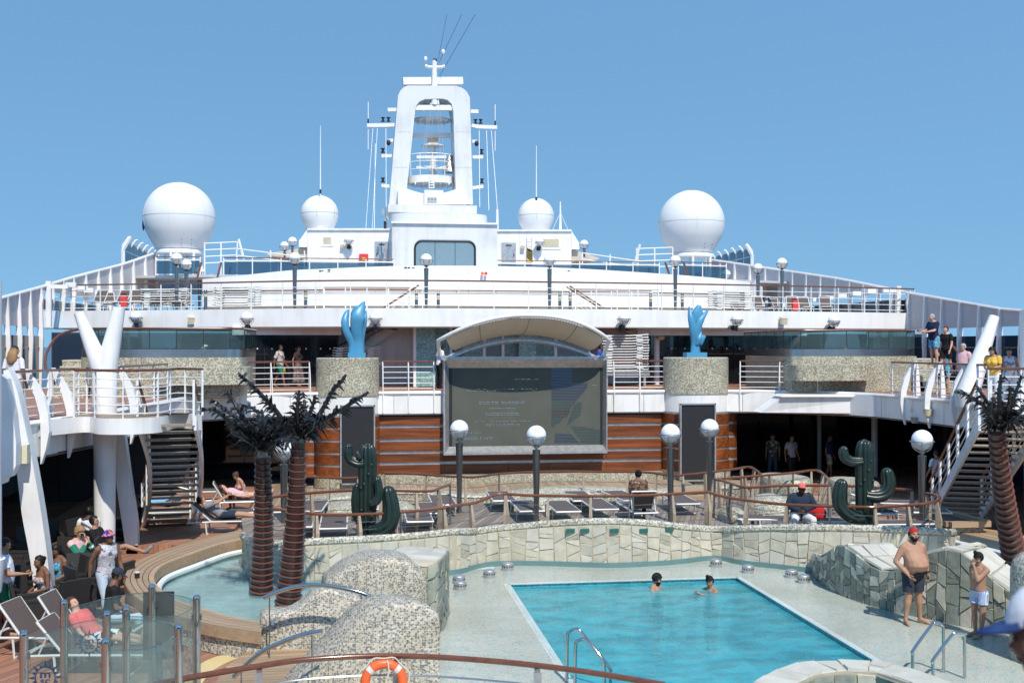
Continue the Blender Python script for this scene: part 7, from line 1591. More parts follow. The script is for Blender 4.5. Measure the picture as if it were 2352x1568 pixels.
for px, py, rz, lb in ((178, 1392, 0, 'dark wicker chair back with nobody in it, right of the two women'), (120, 1420, -1.2, 'dark wicker chair of the woman in the floral top'), (150, 1392, -1.0, 'dark wicker chair of the woman in blue'), (182, 1340, -1.5, 'dark wicker chair of the man with green sleeves'), (265, 1362, 2.7, 'dark wicker chair at the feet of the reclining man'), (235, 1312, 2.2, 'dark wicker chair of the man in the black shirt'), (200, 1285, 1.2, 'dark wicker chair of the man in the white shirt'), (40, 1340, 1.5, 'dark wicker chair deep in the bar shade at the left edge'), (110, 1290, .4, 'dark wicker chair in the shade behind the big curved column'), (285, 1255, -.8, 'dark wicker chair beside the foot of the left stairs')):
    wicker_chair(at(px, py), rz, lb)
for px, py, rz, lb in ((75, 1455, 1.9, 'dark wicker chair before the man in green shorts'), (150, 1450, -2.4, 'dark wicker chair in front of the woman in floral top'), (55, 1425, .9, 'dark wicker chair behind the man in green shorts'), (205, 1415, 2.2, 'dark wicker chair left of the man in the bucket hat'), (130, 1345, -.5, 'dark wicker chair left of the man in green sleeves'), (70, 1310, .3, 'dark wicker chair beside the foot of the cream box column')):
    wicker_chair(at(px, py), rz, lb)
# ================================================================== PEOPLE
import numpy as np
SKIN = {k: mat_plain('skin_'+k, c, .62, var=.16, scale=7, spec=.35, bmp=.25, bscale=40) for k, c in dict(light=(.56, .33, .24), tan=(.4, .22, .14), olive=(.36, .2, .13), brown=(.19, .095, .058), dark=(.055, .03, .022)).items()}
def cl(name, c, r=.9, var=.16): return mat_plain(name, c, r, var=var, scale=6, bmp=.9, bscale=11, spec=.25)
def pat(name, cols, sc): return mat_mosaic(name, cols, sc, .2, .85, 0)
def stripes(name, a, b, sc):
    m, n, l, bs = nodes(name); setp(bs, a, .85); c = coords(n, l); w = n.new('ShaderNodeTexWave'); w.bands_direction = 'X'; w.inputs['Scale'].default_value = sc; l.new(c.outputs[0], w.inputs[0])
    r = ramp(n, [(.35, a), (.55, b)]); l.new(w.outputs[0], r.inputs[0]); l.new(r.outputs[0], bs.inputs['Base Color']); return m
K = dict(black=cl('black_cloth', (.012, .012, .014)), white=cl('white_cloth', (.72, .72, .74)), navy=cl('navy_cloth', (.012, .025, .075)), grey=cl('grey_cloth', (.22, .23, .25)), slate=cl('slate_shorts', (.035, .04, .055)), green=cl('green_cloth', (.02, .17, .1)),
    red=cl('red_cloth', (.45, .02, .02)), coral=cl('coral_cloth', (.75, .13, .12)), pink=cl('pink_cloth', (.62, .4, .42)), blue=cl('blue_cloth', (.16, .4, .66)), royal=cl('royal_cloth', (.02, .07, .4)), yellow=cl('yellow_cloth', (.68, .42, .08)), denim=cl('pale_denim', (.42, .5, .58)), khaki=cl('khaki_cloth', (.42, .33, .26)), darkblue=cl('dark_blue_cloth', (.02, .035, .06)),
    hairblack=cl('black_hair', (.01, .008, .007), .5), hairbrown=cl('brown_hair', (.06, .03, .018), .6), hairfair=cl('fair_hair', (.3, .17, .08), .6), hairgrey=cl('grey_hair', (.35, .33, .31), .6), stripe=stripes('striped_trunks', (.7, .74, .8), (.1, .22, .5), 22),
    floral=pat('floral_cloth', [(0, (.6, .62, .66)), (.4, (.16, .26, .5)), (.6, (.6, .25, .2)), (.75, (.7, .68, .66))], 26), aloha=pat('printed_shirt', [(0, (.62, .6, .58)), (.5, (.66, .64, .62)), (.72, (.55, .2, .1)), (.86, (.25, .28, .3))], 15), waves=pat('printed_trunks', [(0, (.1, .4, .6)), (.5, (.02, .15, .4)), (.75, (.3, .6, .7))], 16),
    bucket=pat('patterned_hat', [(0, (.05, .02, .12)), (.3, (.6, .2, .5)), (.55, (.75, .2, .06)), (.75, (.08, .05, .3))], 28), dressp=pat('printed_dress', [(0, (.1, .07, .07)), (.5, (.22, .12, .11)), (.75, (.3, .24, .22))], 16), leaf=pat('dark_leaf_print', [(0, (.02, .02, .025)), (.6, (.03, .07, .03)), (.85, (.3, .3, .25))], 20), brownp=pat('brown_print', [(0, (.1, .05, .035)), (.5, (.24, .13, .09)), (.8, (.4, .27, .2))], 24), vestp=pat('printed_vest', [(0, (.6, .6, .66)), (.7, (.5, .5, .57)), (.88, (.12, .12, .16))], 14), visor=cl('visor_blue', (.04, .08, .22)), whitep=pat('blue_print_top', [(0, (.7, .7, .73)), (.7, (.2, .22, .45))], 18),
    eye=cl('eye_dark', (.01, .008, .008), .2), mouth=cl('mouth', (.22, .06, .05), .5), leather=cl('sandal_leather', (.06, .03, .02)), sole=cl('white_shoe', (.6, .6, .6)))
def rot(v, c, ang, ax='X'):
    return V(c) + Matrix.Rotation(ang, 3, ax) @ (V(v)-V(c))
STAND = dict(pel=(0, 0, .93), wai=(0, 0, 1.07), che=(0, 0, 1.27), nek=(0, .02, 1.46), hed=(0, -.02, 1.6), shL=(.188, .012, 1.395), elL=(.25, .04, 1.12), wrL=(.265, -.03, .875), hiL=(.09, 0, .92), knL=(.105, -.02, .5), anL=(.115, .03, .085), toL=(.135, -.14, .03))
def base_pose():
    J = {k: V(v) for k, v in STAND.items()}
    for k in list(J):
        if k.endswith('L'): J[k[:-1]+'R'] = V((-J[k].x, J[k].y, J[k].z))
    return J
UP = ('wai', 'che', 'nek', 'hed', 'shL', 'shR', 'elL', 'elR', 'wrL', 'wrR')
def bend(J, ang, ks=UP, c='pel', ax='X'):
    cc = V(J[c])
    for k in ks: J[k] = rot(J[k], cc, ang, ax)
def pose_stand(walk=0, lean=0):
    J = base_pose()
    if walk:
        for s, k in ((1, 'L'), (-1, 'R')):
            a = walk*s
            for q in ('kn', 'an', 'to'): J[q+k] = rot(J[q+k], J['hi'+k], a)
            if a > 0:
                for q in ('an', 'to'): J[q+k] = rot(J[q+k], J['kn'+k], .0)
            else:
                for q in ('an', 'to'): J[q+k] = rot(J[q+k], J['kn'+k], -.0+abs(walk)*.0)
            for q in ('el', 'wr'): J[q+k] = rot(J[q+k], J['sh'+k], -a*.8)
        dz = min(J['anL'].z, J['anR'].z)-.085
        for q in J: J[q].z -= dz
    if lean: bend(J, lean)
    return J
def pose_sit(seat=.46, lean=0, legs=(.44, .0), splay=.12):
    J = base_pose(); dz = J['pel'].z-(seat+.1)
    for k in J: J[k] = J[k]-V((0, 0, dz))
    for s, k in ((1, 'L'), (-1, 'R')):
        J['hi'+k] = V((.09*s, -.02, seat+.08)); J['kn'+k] = V((splay*s+.05*s, -.45, seat+.06)); J['an'+k] = V((splay*s+.03*s, -.43-legs[1], .09)); J['to'+k] = V((splay*s+.05*s, -.6-legs[1], .03))
        J['el'+k] = J['sh'+k]+V((.05*s, -.06, -.28)); J['wr'+k] = V((.16*s, -.36, seat+.17))
    bend(J, lean, ('wai', 'che', 'nek', 'hed', 'shL', 'shR', 'elL', 'elR'))
    return J
def pose_lie(back=0, knee=0):
    """on the back, head towards +Y, hips at the origin, face up; back raises the trunk"""
    J = base_pose(); P0 = V(J['pel'])
    for k in J: J[k] = rot(J[k], P0, -math.pi/2)-P0
    if back: bend(J, back)
    if knee:
        for k, s in (('L', 1), ('R', -1)):
            J['kn'+k] = J['hi'+k]+V((0, -.43*math.cos(knee), .43*math.sin(knee))); J['an'+k] = J['kn'+k]+V((0, -.41*math.cos(knee*.6), -.41*math.sin(knee*.6))); J['to'+k] = J['an'+k]+V((0, -.1, .14))
    return J
def person(label, loc, face, J, h=1.75, skin='tan', wear=(), hair=None, hat=None, beard=None, girth=1.0, belly=0, look=0, nod=0, bust=0, vox=.02, group=None, glasses=False, fem=False, extra=None):
    s = h/1.75; t = thing('person', label, 'person', loc, face, group); J = {k: V(v)*s for k, v in J.items()}
    side = (J['shL']-J['shR']).normalized(); up = (J['nek']-J['pel']).normalized(); fwd = side.cross(up).normalized()
    m = MB()
    def ell(c, w, d, n=16): return [c+side*math.cos(2*math.pi*j/n)*w*s+fwd*math.sin(2*math.pi*j/n)*d*s for j in range(n)]
    g = girth; hw = 1.06 if fem else 1.0; sw = .92 if fem else 1.0
    pl, wa, ch, nk = J['pel'], J['wai'], J['che'], J['nek']
    rings = [ell(pl-up*.1*s, .1*g, .085*g), ell(pl-up*.04*s, .155*g*hw, .115*g), ell(pl+up*.04*s+fwd*belly*.05*s, .158*g*hw, .115*g+belly*.06), ell(wa+fwd*belly*.09*s, .14*g+belly*.03, .1*g+belly*.09), ell(wa.lerp(ch, .5)+fwd*belly*.07*s, .148*g+belly*.02, .105*g+belly*.06), ell(ch+fwd*.005*s, .168*g*sw, .115*g+belly*.02),
             ell(ch.lerp(nk, .5), .172*g*sw, .105*g), ell(ch.lerp(nk, .8), .135*sw, .085), ell(nk, .066, .066)]
    m.loft([r_[::-1] for r_ in rings])
    if bust:
        for k in (-1, 1): m.sph(ch+side*.075*k*s+fwd*.1*s, .07*s*bust, 12, 8)
    else:
        for k in (-1, 1): m.sph(ch+side*.08*k*s+fwd*.056*s*g+up*.03*s, .066*s, 12, 8, (1.05, 1, .75))
    m.tube([nk-up*.04*s, J['hed']-V(up)*.05*s], .057*s, 12)
    for k in 'LR': m.tube([nk+up*.015*s-fwd*.02*s, nk.lerp(J['sh'+k], .5)+up*.012*s-fwd*.012*s, J['sh'+k]+up*.008*s], [.045*s, .05*s, .048*s], 10)
    # head
    hu = (J['hed']-nk).normalized(); hf = (fwd-hu*fwd.dot(hu)).normalized(); hs = hf.cross(hu)*-1
    q = Matrix.Rotation(look, 3, hu); hf = q @ hf; hs = hu.cross(hf)*-1
    q = Matrix.Rotation(nod, 3, hs); hf = q @ hf; hu = q @ hu; hs = hf.cross(hu)
    H = J['hed']
    def hp(x, y, z): return H+(hs*x+hf*y+hu*z)*s
    def hell(c, a, b, c_, n=14, mm=10):
        b0 = len(m.v); m.sph((0, 0, 0), 1, n, mm)
        m.v[b0:] = [tuple(V(c)+hs*(x*a*s)+hf*(y*b*s)+hu*(z*c_*s)) for x, y, z in m.v[b0:]]
    hell(hp(0, -.012, .03), .077, .097, .1); hell(hp(0, .022, -.045), .058, .066, .068); hell(hp(0, .06, -.085), .032, .03, .026)
    hell(hp(0, .095, -.014), .016, .02, .018); hell(hp(0, .088, .015), .01, .012, .032)
    for k in (-1, 1): hell(hp(.032*k, .076, .036), .03, .014, .011); hell(hp(.045*k, .055, -.025), .026, .026, .024)
    for k in (-1, 1): hell(hp(.08*k, -.008, -.01), .012, .022, .032, 8, 6)
    for k in 'LR':
        sg = 1 if k == 'L' else -1
        m.sph(J['sh'+k]-up*.012, .058*s*(.9 if fem else 1)*min(g, 1.15), 12, 8)
        a, b, c = J['sh'+k], J['el'+k], J['wr'+k]; ga = .85 if fem else min(1.2, g)
        m.tube([a, a.lerp(b, .35), b], [.056*s*ga, .052*s*ga, .041*s*ga], 12); m.sph(b, .041*s*ga, 10, 7); m.tube([b, b.lerp(c, .3), c], [.041*s*ga, .042*s*ga, .027*s], 12)
        d = (c-b).normalized(); m.tube([c, c+d*.05*s, c+d*.095*s], [.027*s, .035*s, .03*s], 10, sq=(.62, 1.15))
        a, b, c, e = J['hi'+k], J['kn'+k], J['an'+k], J['to'+k]; gl = min(g, 1.12)*(1.04 if fem else 1)
        m.sph(a, .09*s*gl, 12, 8); m.tube([a, a.lerp(b, .4), b], [.09*s*gl, .079*s*gl, .056*s*gl], 14); m.sph(b, .056*s*gl, 10, 8)
        m.tube([b, b.lerp(c, .28), b.lerp(c, .6), c], [.054*s*gl, .058*s*gl, .045*s, .036*s], 12)
        fd = (e-c); m.sph(c, .037*s, 10, 7); hl = c-V((fd.x, fd.y, 0)).normalized()*.045*s; hl.z = c.z-.045*s if abs(fd.z) < .09*s else c.z
        m.tube([hl, c.lerp(e, .35)+V((0, 0, -.005)), e, e+fd.normalized()*.05*s], [.034*s, .038*s, .036*s, .022*s], 10)
    o = bpy.data.objects.new('tmp', mesh_of('tmp', m, SKIN[skin])); C.objects.link(o)
    md = o.modifiers.new('r', 'REMESH'); md.mode = 'VOXEL'; md.voxel_size = vox*s; md.use_smooth_shade = True
    sm = o.modifiers.new('s', 'SMOOTH'); sm.factor = .5; sm.iterations = 4
    dg = bpy.context.evaluated_depsgraph_get(); dg.update(); me = bpy.data.meshes.new_from_object(o.evaluated_get(dg)); bpy.data.objects.remove(o)
    N = len(me.vertices); co = np.empty(N*3); me.vertices.foreach_get('co', co); co = co.reshape(-1, 3); no = np.empty(N*3); me.vertices.foreach_get('normal', no); no = no.reshape(-1, 3)
    faces = [tuple(p.vertices) for p in me.polygons]
    # which limb each vertex belongs to
    B = [('torso', pl-up*.08*s, nk, .15)] + [('head', nk+up*.05*s, H+hu*.05*s, .085)]
    for k in 'LR': B += [('uarm', J['sh'+k], J['el'+k], .05), ('farm', J['el'+k], J['wr'+k], .036), ('hand', J['wr'+k], J['wr'+k]+(J['wr'+k]-J['el'+k]).normalized()*.1*s, .03), ('thigh', J['hi'+k], J['kn'+k], .08), ('shin', J['kn'+k], J['an'+k], .05), ('foot', J['an'+k]+V((0, 0, -.02)), J['to'+k], .036)]
    best = np.full(N, 1e9); bi = np.zeros(N, int); bt = np.zeros(N)
    for i, (nm, a, b, r_) in enumerate(B):
        a_, ab = np.array(a), np.array(b-a); tt = ((co-a_)@ab)/max(1e-9, ab@ab); tc = np.clip(tt, 0, 1)
        d = np.linalg.norm(co-(a_+tc[:, None]*ab), axis=1)-r_*s
        u = d < best; best[u] = d[u]; bi[u] = i; bt[u] = tt[u]
    names = np.array([b[0] for b in B])[bi]
    def part_from(nm, mask, off, mat, noise_=0, pull=None):
        keep = [f for f in faces if all(mask[i] for i in f)]
        if not keep: return None
        idx = sorted({i for f in keep for i in f}); mp = {v: i for i, v in enumerate(idx)}; mm = MB()
        P_ = co[idx]+no[idx]*(off[idx][:, None] if isinstance(off, np.ndarray) else off)*s
        if noise_: P_ = P_+no[idx]*np.random.RandomState(3).uniform(-noise_, noise_, len(idx))[:, None]
        mm.add([tuple(p) for p in P_], [tuple(mp[i] for i in f) for f in keep]); return obj(nm, mm, mat, t, 2, False)
    bm_ = MB(); bm_.v = [tuple(p) for p in co]; bm_.f = list(faces)
    for k in 'LR':           # four fingers and a thumb, slightly curled
        sg = 1 if k == 'L' else -1; d = (J['wr'+k]-J['el'+k]).normalized(); lat = d.cross(side if abs(d.dot(side)) < .8 else fwd).normalized()
        if lat.dot(fwd) < 0: lat = -lat
        pal = d.cross(lat)*sg; c0 = J['wr'+k]+d*.088*s
        for i, L_ in enumerate((.068, .078, .073, .056)):
            p = c0+lat*(.027-.018*i)*s; bm_.tube([p, p+(d*L_*.45+pal*.006)*s, p+(d*L_*.8+pal*.02)*s, p+(d*L_+pal*.036)*s], [.0095*s, .009*s, .008*s, .006*s], 6)
        p = J['wr'+k]+d*.035*s+lat*.026*s; bm_.tube([p, p+(d*.03+lat*.026)*s, p+(d*.062+lat*.034+pal*.012)*s], [.012*s, .0105*s, .008*s], 6)
    obj('body', bm_, SKIN[skin], t, 2, False)
    for k in (-1, 1): 
        e = MB(); e.sph(hp(.031*k, .072, .014), .0125*s, 8, 6); ey = obj('eye', e, K['eye'], t, 2, False)
    e = MB(); e.tube([hp(-.024, .083, -.052), hp(0, .092, -.05), hp(.024, .083, -.052)], .0045*s, 6); obj('mouth', e, K['mouth'], t, 2, False)
    hl_ = np.stack([(co-np.array(H))@np.array(v) for v in (hs, hf, hu)], 1)/s; hx, hy, hz = hl_.T
    names[(names == 'torso') & (hz > -.125) & (np.abs(hx) < .095) & (hy > -.1) & (hy < .13)] = 'head'
    T = names == 'torso'; UA, FA, TH_, SH, FO, HD = [names == n for n in ('uarm', 'farm', 'thigh', 'shin', 'foot', 'head')]
    for w in wear:
        kind, mat = w[0], K[w[1]]; o_ = w[2] if len(w) > 2 else .012
        if kind == 'tee': part_from('shirt', (T & (bt > .06) & (bt < .965)) | (UA & (bt < .72)), o_, mat)
        elif kind == 'polo': part_from('shirt', (T & (bt > .0) & (bt < .99)) | (UA & (bt < .8)), o_, mat)
        elif kind == 'vest': part_from('vest', (T & (bt > .0) & (bt < 1.02)), o_, mat)
        elif kind == 'long': part_from('jacket' if o_ > .02 else 'sweater', (T & (bt > .03) & (bt < .985)) | UA | (FA & (bt < .93)), o_, mat)
        elif kind == 'sleeves': part_from('sleeve', (UA & (bt > .15)) | (FA & (bt < .93)), o_, mat)
        elif kind == 'top': part_from('top', (T & (bt > .2) & (bt < .8)), o_, mat)
        elif kind == 'bra': part_from('bikini_top', (T & (bt > .55) & (bt < .74)), o_, mat)
        elif kind == 'bottom': part_from('bikini_bottom', (T & (bt < .16)) | (TH_ & (bt < .08)), o_, mat)
        elif kind == 'trunks': part_from('shorts', (T & (bt < .19)) | (TH_ & (bt < .82)), np.where(TH_, .022+.012*np.clip(bt, 0, 1), .014), mat)
        elif kind == 'shortshorts': part_from('shorts', (T & (bt < .2)) | (TH_ & (bt < .55)), np.where(TH_, .02+.015*np.clip(bt, 0, 1), .012), mat)
        elif kind == 'trousers': part_from('trousers', (T & (bt < .2)) | TH_ | (SH & (bt < .93)), .016, mat)
        elif kind == 'shoes': part_from('shoe', FO | (SH & (bt > .95)), .01, mat)
        elif kind == 'dress':
            part_from('dress', (T & (bt > .1) & (bt < .86)), o_, mat); mm = MB(); c0 = pl+up*.08*s; rr = []
            for f, w_ in ((0, .155), (.3, .2), (.65, .24), (1, .28)): z = c0+(V((0, 0, .22*s))*0+V((0, 0, -1)))*f*(w[3] if len(w) > 3 else .6)*s; rr.append([z+V((math.cos(2*math.pi*j/20)*w_*1.1, math.sin(2*math.pi*j/20)*w_*.85, 0))*s*(1+.05*math.cos(6*math.pi*j/10)) for j in range(20)])
            mm.loft(rr, cap=False); obj('skirt', mm, mat, t, 2, False)
    if hair:
        kind, mt = hair; capm = HD & ((hz < .05) | (not hat)) & ((hz > .055) | ((hy < .03) & (hz > -.02)) | ((hy < -.03) & (hz > -.07))) & ~((hy > .045) & (hz < .065))
        thick = {'short': .012, 'crop': .006, 'long': .022, 'bun': .016, 'curly': .03}[kind]
        part_from('hair', capm, thick, K[mt], .006*s if kind in ('curly', 'long') else .003*s)
        if kind == 'long':
            mm = MB(); mm.loft([[hp(math.cos(a)*w_, -.06-.03*f+math.sin(a)*d_, .03-.36*f) for a in [2*math.pi*j/12 for j in range(12)]] for f, w_, d_ in ((0, .075, .05), (.25, .095, .055), (.6, .105, .045), (.9, .085, .03), (1, .03, .015))]); obj('long_hair', mm, K[mt], t, 2, False)
        if kind == 'bun': mm = MB(); mm.sph(hp(0, -.1, .06), .045*s, 12, 8); obj('bun', mm, K[mt], t, 2, False)
    if beard: part_from('beard', HD & (hz < -.022) & (hy > .0) & (hz > -.135) & ~((hy > .05) & (np.abs(hx) < .03) & (hz > -.05)) & ~((np.abs(hx) < .05) & (hy > .05) & (hz > -.03)), .012, K[beard], .002*s)
    if hat:
        kind, mt = hat[0], K[hat[1]]
        if kind in ('turban', 'wrap'):
            part_from('headcloth', HD & ((hz > .042+.0*hy) | ((hy < -.02) & (hz > -.02))), .012 if kind == 'wrap' else .018, mt)
            if len(hat) > 2: mm = MB(); mm.sph(hp(0, hat[2], .158), .042*s, 12, 8, (1, 1, 1.05)); obj('top_knot', mm, mt, t, 2, False)
        if kind in ('cap', 'bucket'):
            part_from('hat_crown', HD & (hz > .04), .018, mt)
            mm = MB()
            if kind == 'cap': mm.loft([[hp(.075*math.cos(a), .05+.0*math.sin(a)+r_*max(0, math.sin(a)), .05-.012*r_/.09+dz) for a in [math.pi*j/10 for j in range(11)]] for r_, dz in ((0.02, 0), (.13, 0), (.13, .008), (.02, .012))], cap=False, closed=False)
            else: mm.loft([[hp(math.cos(a)*w_, -.01+math.sin(a)*w_*1.2, z_) for a in [2*math.pi*j/20 for j in range(20)]] for w_, z_ in ((.088, .06), (.125, .02), (.125, .026), (.088, .066))], cap=False)
            obj('hat_brim', mm, K[hat[2]] if len(hat) > 2 else mt, t, 2, False)
    if glasses:
        mm = MB()
        for k in (-1, 1): mm.box(hp(.033*k, .098, .012), (.044*s, .044*s, .03*s))
        mm.tube([hp(-.08, 0, .014), hp(-.075, .085, .016), hp(.075, .085, .016), hp(.08, 0, .014)], .004*s, 5); obj('sunglasses', mm, K['eye'], t, True, False)
    if extra: extra(t, J, s, hp, side, up, fwd)
    return t
def upd(J, **k):
    for a, v in k.items(): J[a] = V(v)
    return J
def toward(px_from, ang): return ang
# -- bathers by the pool
def bangle(c, r_, mt): return lambda t, J, s, hp, side, up, fwd: [obj('bracelet', MB().tube([J['wrL'].lerp(J['elL'], f)+(side*math.cos(a)+fwd*math.sin(a))*.04*s for a in [2*math.pi*i/12 for i in range(12)]], .009, 5, closed=True), K['leather'], t, True, False) for f in (.06, .12)]
J = upd(pose_stand(), elL=(.31, .06, 1.14), wrL=(.3, 0, .9), elR=(-.33, .04, 1.13), wrR=(-.2, -.14, .92), anL=(.16, .02, .085), toL=(.23, -.13, .03), anR=(-.14, .02, .085), toR=(-.19, -.14, .03))
q = P(2097, 1431, Z=.01); person('bare chested man in red headcloth and dark grey shorts standing by the pool', q, .12, J, 1.78, 'tan', [('trunks', 'slate')], ('short', 'hairblack'), ('wrap', 'red'), 'hairblack', 1.28, 1.1, -.1, .45, vox=.013, extra=bangle(0, 0, 0))
J = upd(pose_stand(), elL=(.14, -.2, 1.2), wrL=(.05, -.2, 1.46), elR=(-.26, .08, 1.15), wrR=(-.2, .12, .9), anL=(.08, -.04, .085), toL=(.09, -.22, .03))
q = P(2249, 1462, Z=.01); person('boy in striped trunks with black top knot holding his hand to his mouth', q, -1.25, J, 1.5, 'olive', [('shortshorts', 'stripe')], ('short', 'hairblack'), ('turban', 'black', .05), None, 1.08, .35, vox=.013)
J = upd(pose_stand(), elL=(.34, -.1, 1.2), wrL=(.38, -.3, 1.2), elR=(-.34, -.1, 1.2), wrR=(-.3, -.3, 1.22))
q = P(1507, 1352, Z=-.06); person('bearded man in black headcloth standing shoulder deep in the pool', (q.x, q.y, -1.46), .95, J, 1.76, 'tan', [('trunks', 'black')], ('short', 'hairblack'), ('turban', 'black'), 'hairblack', 1.1, .4, .3, vox=.015)
J = upd(pose_stand(), elL=(.3, -.22, 1.32), wrL=(.2, -.45, 1.42), elR=(-.34, -.1, 1.2), wrR=(-.3, -.3, 1.25))
q = P(1632, 1355, Z=-.06); person('boy with black top knot in the pool turning towards the bearded man', (q.x, q.y, -1.4), -1.2, J, 1.66, 'olive', [('trunks', 'navy')], ('short', 'hairblack'), ('turban', 'black', .06), None, 1.05, .2, .5, vox=.015)
# -- terrace
J = upd(pose_sit(.38, .32, splay=.16), wrL=(.02, -.3, .62), wrR=(-.04, -.3, .62), elL=(.3, -.16, .72), elR=(-.3, -.16, .72))
q = P(1836, 1200, D=26.6); person('man in red cap and dark hooded jacket sitting on a sunbed on the terrace', (q.x, q.y, ZT), -.15, J, 1.8, 'dark', [('long', 'darkblue', .03), ('trousers', 'white')], ('crop', 'hairblack'), ('cap', 'coral'), None, 1.25, .4, 0, .65)
q = P(1865, 1195, D=26.9); bag = thing('red_bag', 'red bag lying on the sunbed beside the man in the cap', 'bag', (q.x+.15, q.y, ZT+.36)); obj('body', MB().lathe([(.05, 0), (.2, .03), (.22, .16), (.12, .3), (.04, .34)], 12, (q.x+.15, q.y, ZT+.36), sy=.6), K['red'], bag, True)
J = pose_sit(.5, .1)
q = P(1466, 1200, D=28.7); person('dark haired woman in brown patterned top seated with her back to the camera', (q.x, q.y, ZT), math.pi-.25, J, 1.66, 'brown', [('tee', 'brownp', .02), ('trousers', 'black')], ('bun', 'hairblack'), None, None, 1.15, .2, fem=True)
sunbed((q.x+.05, q.y+.35, ZT), math.pi, 'sunbed with raised back under the seated dark haired woman', 'sunbeds on the terrace', .9)
# -- promenade right
def strap(t, J, s, hp, side, up, fwd): obj('bag_strap', MB().tube([J['shL']+fwd*.0-fwd*.1*s, J['che']-fwd*.14*s, J['pel']-side*.15*s-fwd*.1*s], .02, 6), K['grey'], t, True, False)
def stair_man(px, py, D, z): q = P(px, py, D=D); return (q.x, q.y, z)
q = P(2146, 720, D=38.5); person('bald man in navy shirt and blue trunks leaning on the right glass balcony rail', (q.x, q.y, q.z-1.78), -1.35, upd(pose_stand(lean=.12), elL=(.2, -.16, 1.16), wrL=(.16, -.42, 1.12), elR=(-.2, -.16, 1.16), wrR=(-.16, -.42, 1.12)), 1.8, 'light', [('polo', 'navy', .02), ('trunks', 'waves')], ('crop', 'hairgrey'), None, None, 1.1, .3, 0, .3)
q = P(2173, 748, D=37); person('dark haired boy in black shirt on the steps beside the right balcony', (q.x, q.y, q.z-1.62), -1.2, pose_stand(.2), 1.64, 'light', [('tee', 'black', .018), ('trunks', 'black')], ('short', 'hairbrown'), nod=.4)
q = P(2158, 905, Z=H1); person('woman with long hair in black dress with a grey bag strap', (q.x, q.y, H1), math.pi+.4, pose_stand(), 1.68, 'tan', [('dress', 'black', .014, .45)], ('long', 'hairbrown'), fem=True, extra=strap)
q = P(2182, 905, Z=H1); person('man in light blue shirt with both arms raised to his head', (q.x, q.y+.2, H1), -2.0, upd(pose_stand(), elL=(.32, -.12, 1.58), wrL=(.1, -.13, 1.72), elR=(-.32, -.12, 1.58), wrR=(-.1, -.13, 1.72)), 1.76, 'tan', [('tee', 'blue', .02), ('trunks', 'waves')], ('short', 'hairbrown'))
q = P(2202, 910, Z=H1); person('grey haired man in pink shirt on the right promenade', (q.x, q.y-.3, H1), -1.2, pose_stand(), 1.76, 'light', [('polo', 'pink', .022), ('trunks', 'grey')], ('short', 'hairgrey'), None, None, 1.15, .4)
q = P(2283, 793, D=31.5); person('dark haired woman in yellow top at the right edge looking down', (q.x, q.y, H1), -1.0, upd(pose_stand(lean=.15), wrL=(.12, -.32, 1.1), elL=(.24, -.1, 1.14), wrR=(-.12, -.32, 1.1), elR=(-.24, -.1, 1.14)), 1.66, 'tan', [('tee', 'yellow', .025), ('trousers', 'white')], ('long', 'hairblack'), fem=True, bust=1, girth=1.1)
q = P(2318, 810, D=31.8); person('dark haired woman in white printed top at the right edge beside the cylinder', (q.x, q.y, H1), -.5, upd(pose_stand(), wrL=(.1, -.3, 1.1), elL=(.25, -.1, 1.14), wrR=(-.1, -.3, 1.1), elR=(-.25, -.1, 1.14)), 1.62, 'tan', [('vest', 'whitep', .018), ('trousers', 'white')], ('bun', 'hairblack'), fem=True, bust=1, girth=1.1)
q = P(2170, 1150, Z=.15); person('man in white shirt and black shorts walking away behind the right stairs', (q.x, q.y+.5, .0), math.pi+.2, pose_stand(.28), 1.78, 'tan', [('tee', 'white', .022), ('trunks', 'black'), ('shoes', 'black')], ('crop', 'hairbrown'))
# -- promenade far side
q = P(643, 889, Z=H1); person('man in printed shirt and green shorts walking past the dark windows', (q.x, q.y, H1), 1.2, pose_stand(.35), 1.78, 'brown', [('polo', 'aloha', .024), ('trunks', 'green')], ('crop', 'hairblack'), extra=lambda t, J, s, hp, side, up, fwd: obj('bag', MB().box(J['pel']+side*.2+V((0, 0, -.2)), (.12, .24, .2)), K['yellow'], t, False, False))
q = P(684, 889, Z=H1); person('long haired woman in printed long dress beside the dark windows', (q.x, q.y+.5, H1), .8, pose_stand(.15), 1.68, 'tan', [('dress', 'dressp', .014, .8)], ('long', 'hairbrown'), fem=True, bust=1)
q = P(1006, 893, Z=H1); person('man in white shirt and black trousers leaning at the left edge of the screen', (q.x+.1, q.y+.5, H1), math.pi*.6, pose_stand(lean=.1), 1.78, 'dark', [('tee', 'white', .02), ('trousers', 'black'), ('shoes', 'black')], ('crop', 'hairblack'))
q = P(1384, 893, Z=H1); person('man in bright blue shirt behind the right corner of the screen', (q.x, q.y+.7, H1), math.pi*.4, pose_stand(lean=.1), 1.76, 'brown', [('tee', 'royal', .022), ('trousers', 'black')], ('short', 'hairblack'))
q = P(473, 800, D=40.5); person('person in white cap sitting behind the left glass balcony', (q.x, q.y, q.z-1.18), -1.4, pose_sit(.45), 1.7, 'tan', [('tee', 'white')], ('short', 'hairbrown'), ('cap', 'white'))
q = P(1941, 797, D=42); person('woman with dark hair in red top sitting behind the right glass balcony', (q.x, q.y, q.z-1.22), 0, pose_sit(.45), 1.66, 'tan', [('tee', 'coral')], ('long', 'hairbrown'), fem=True)
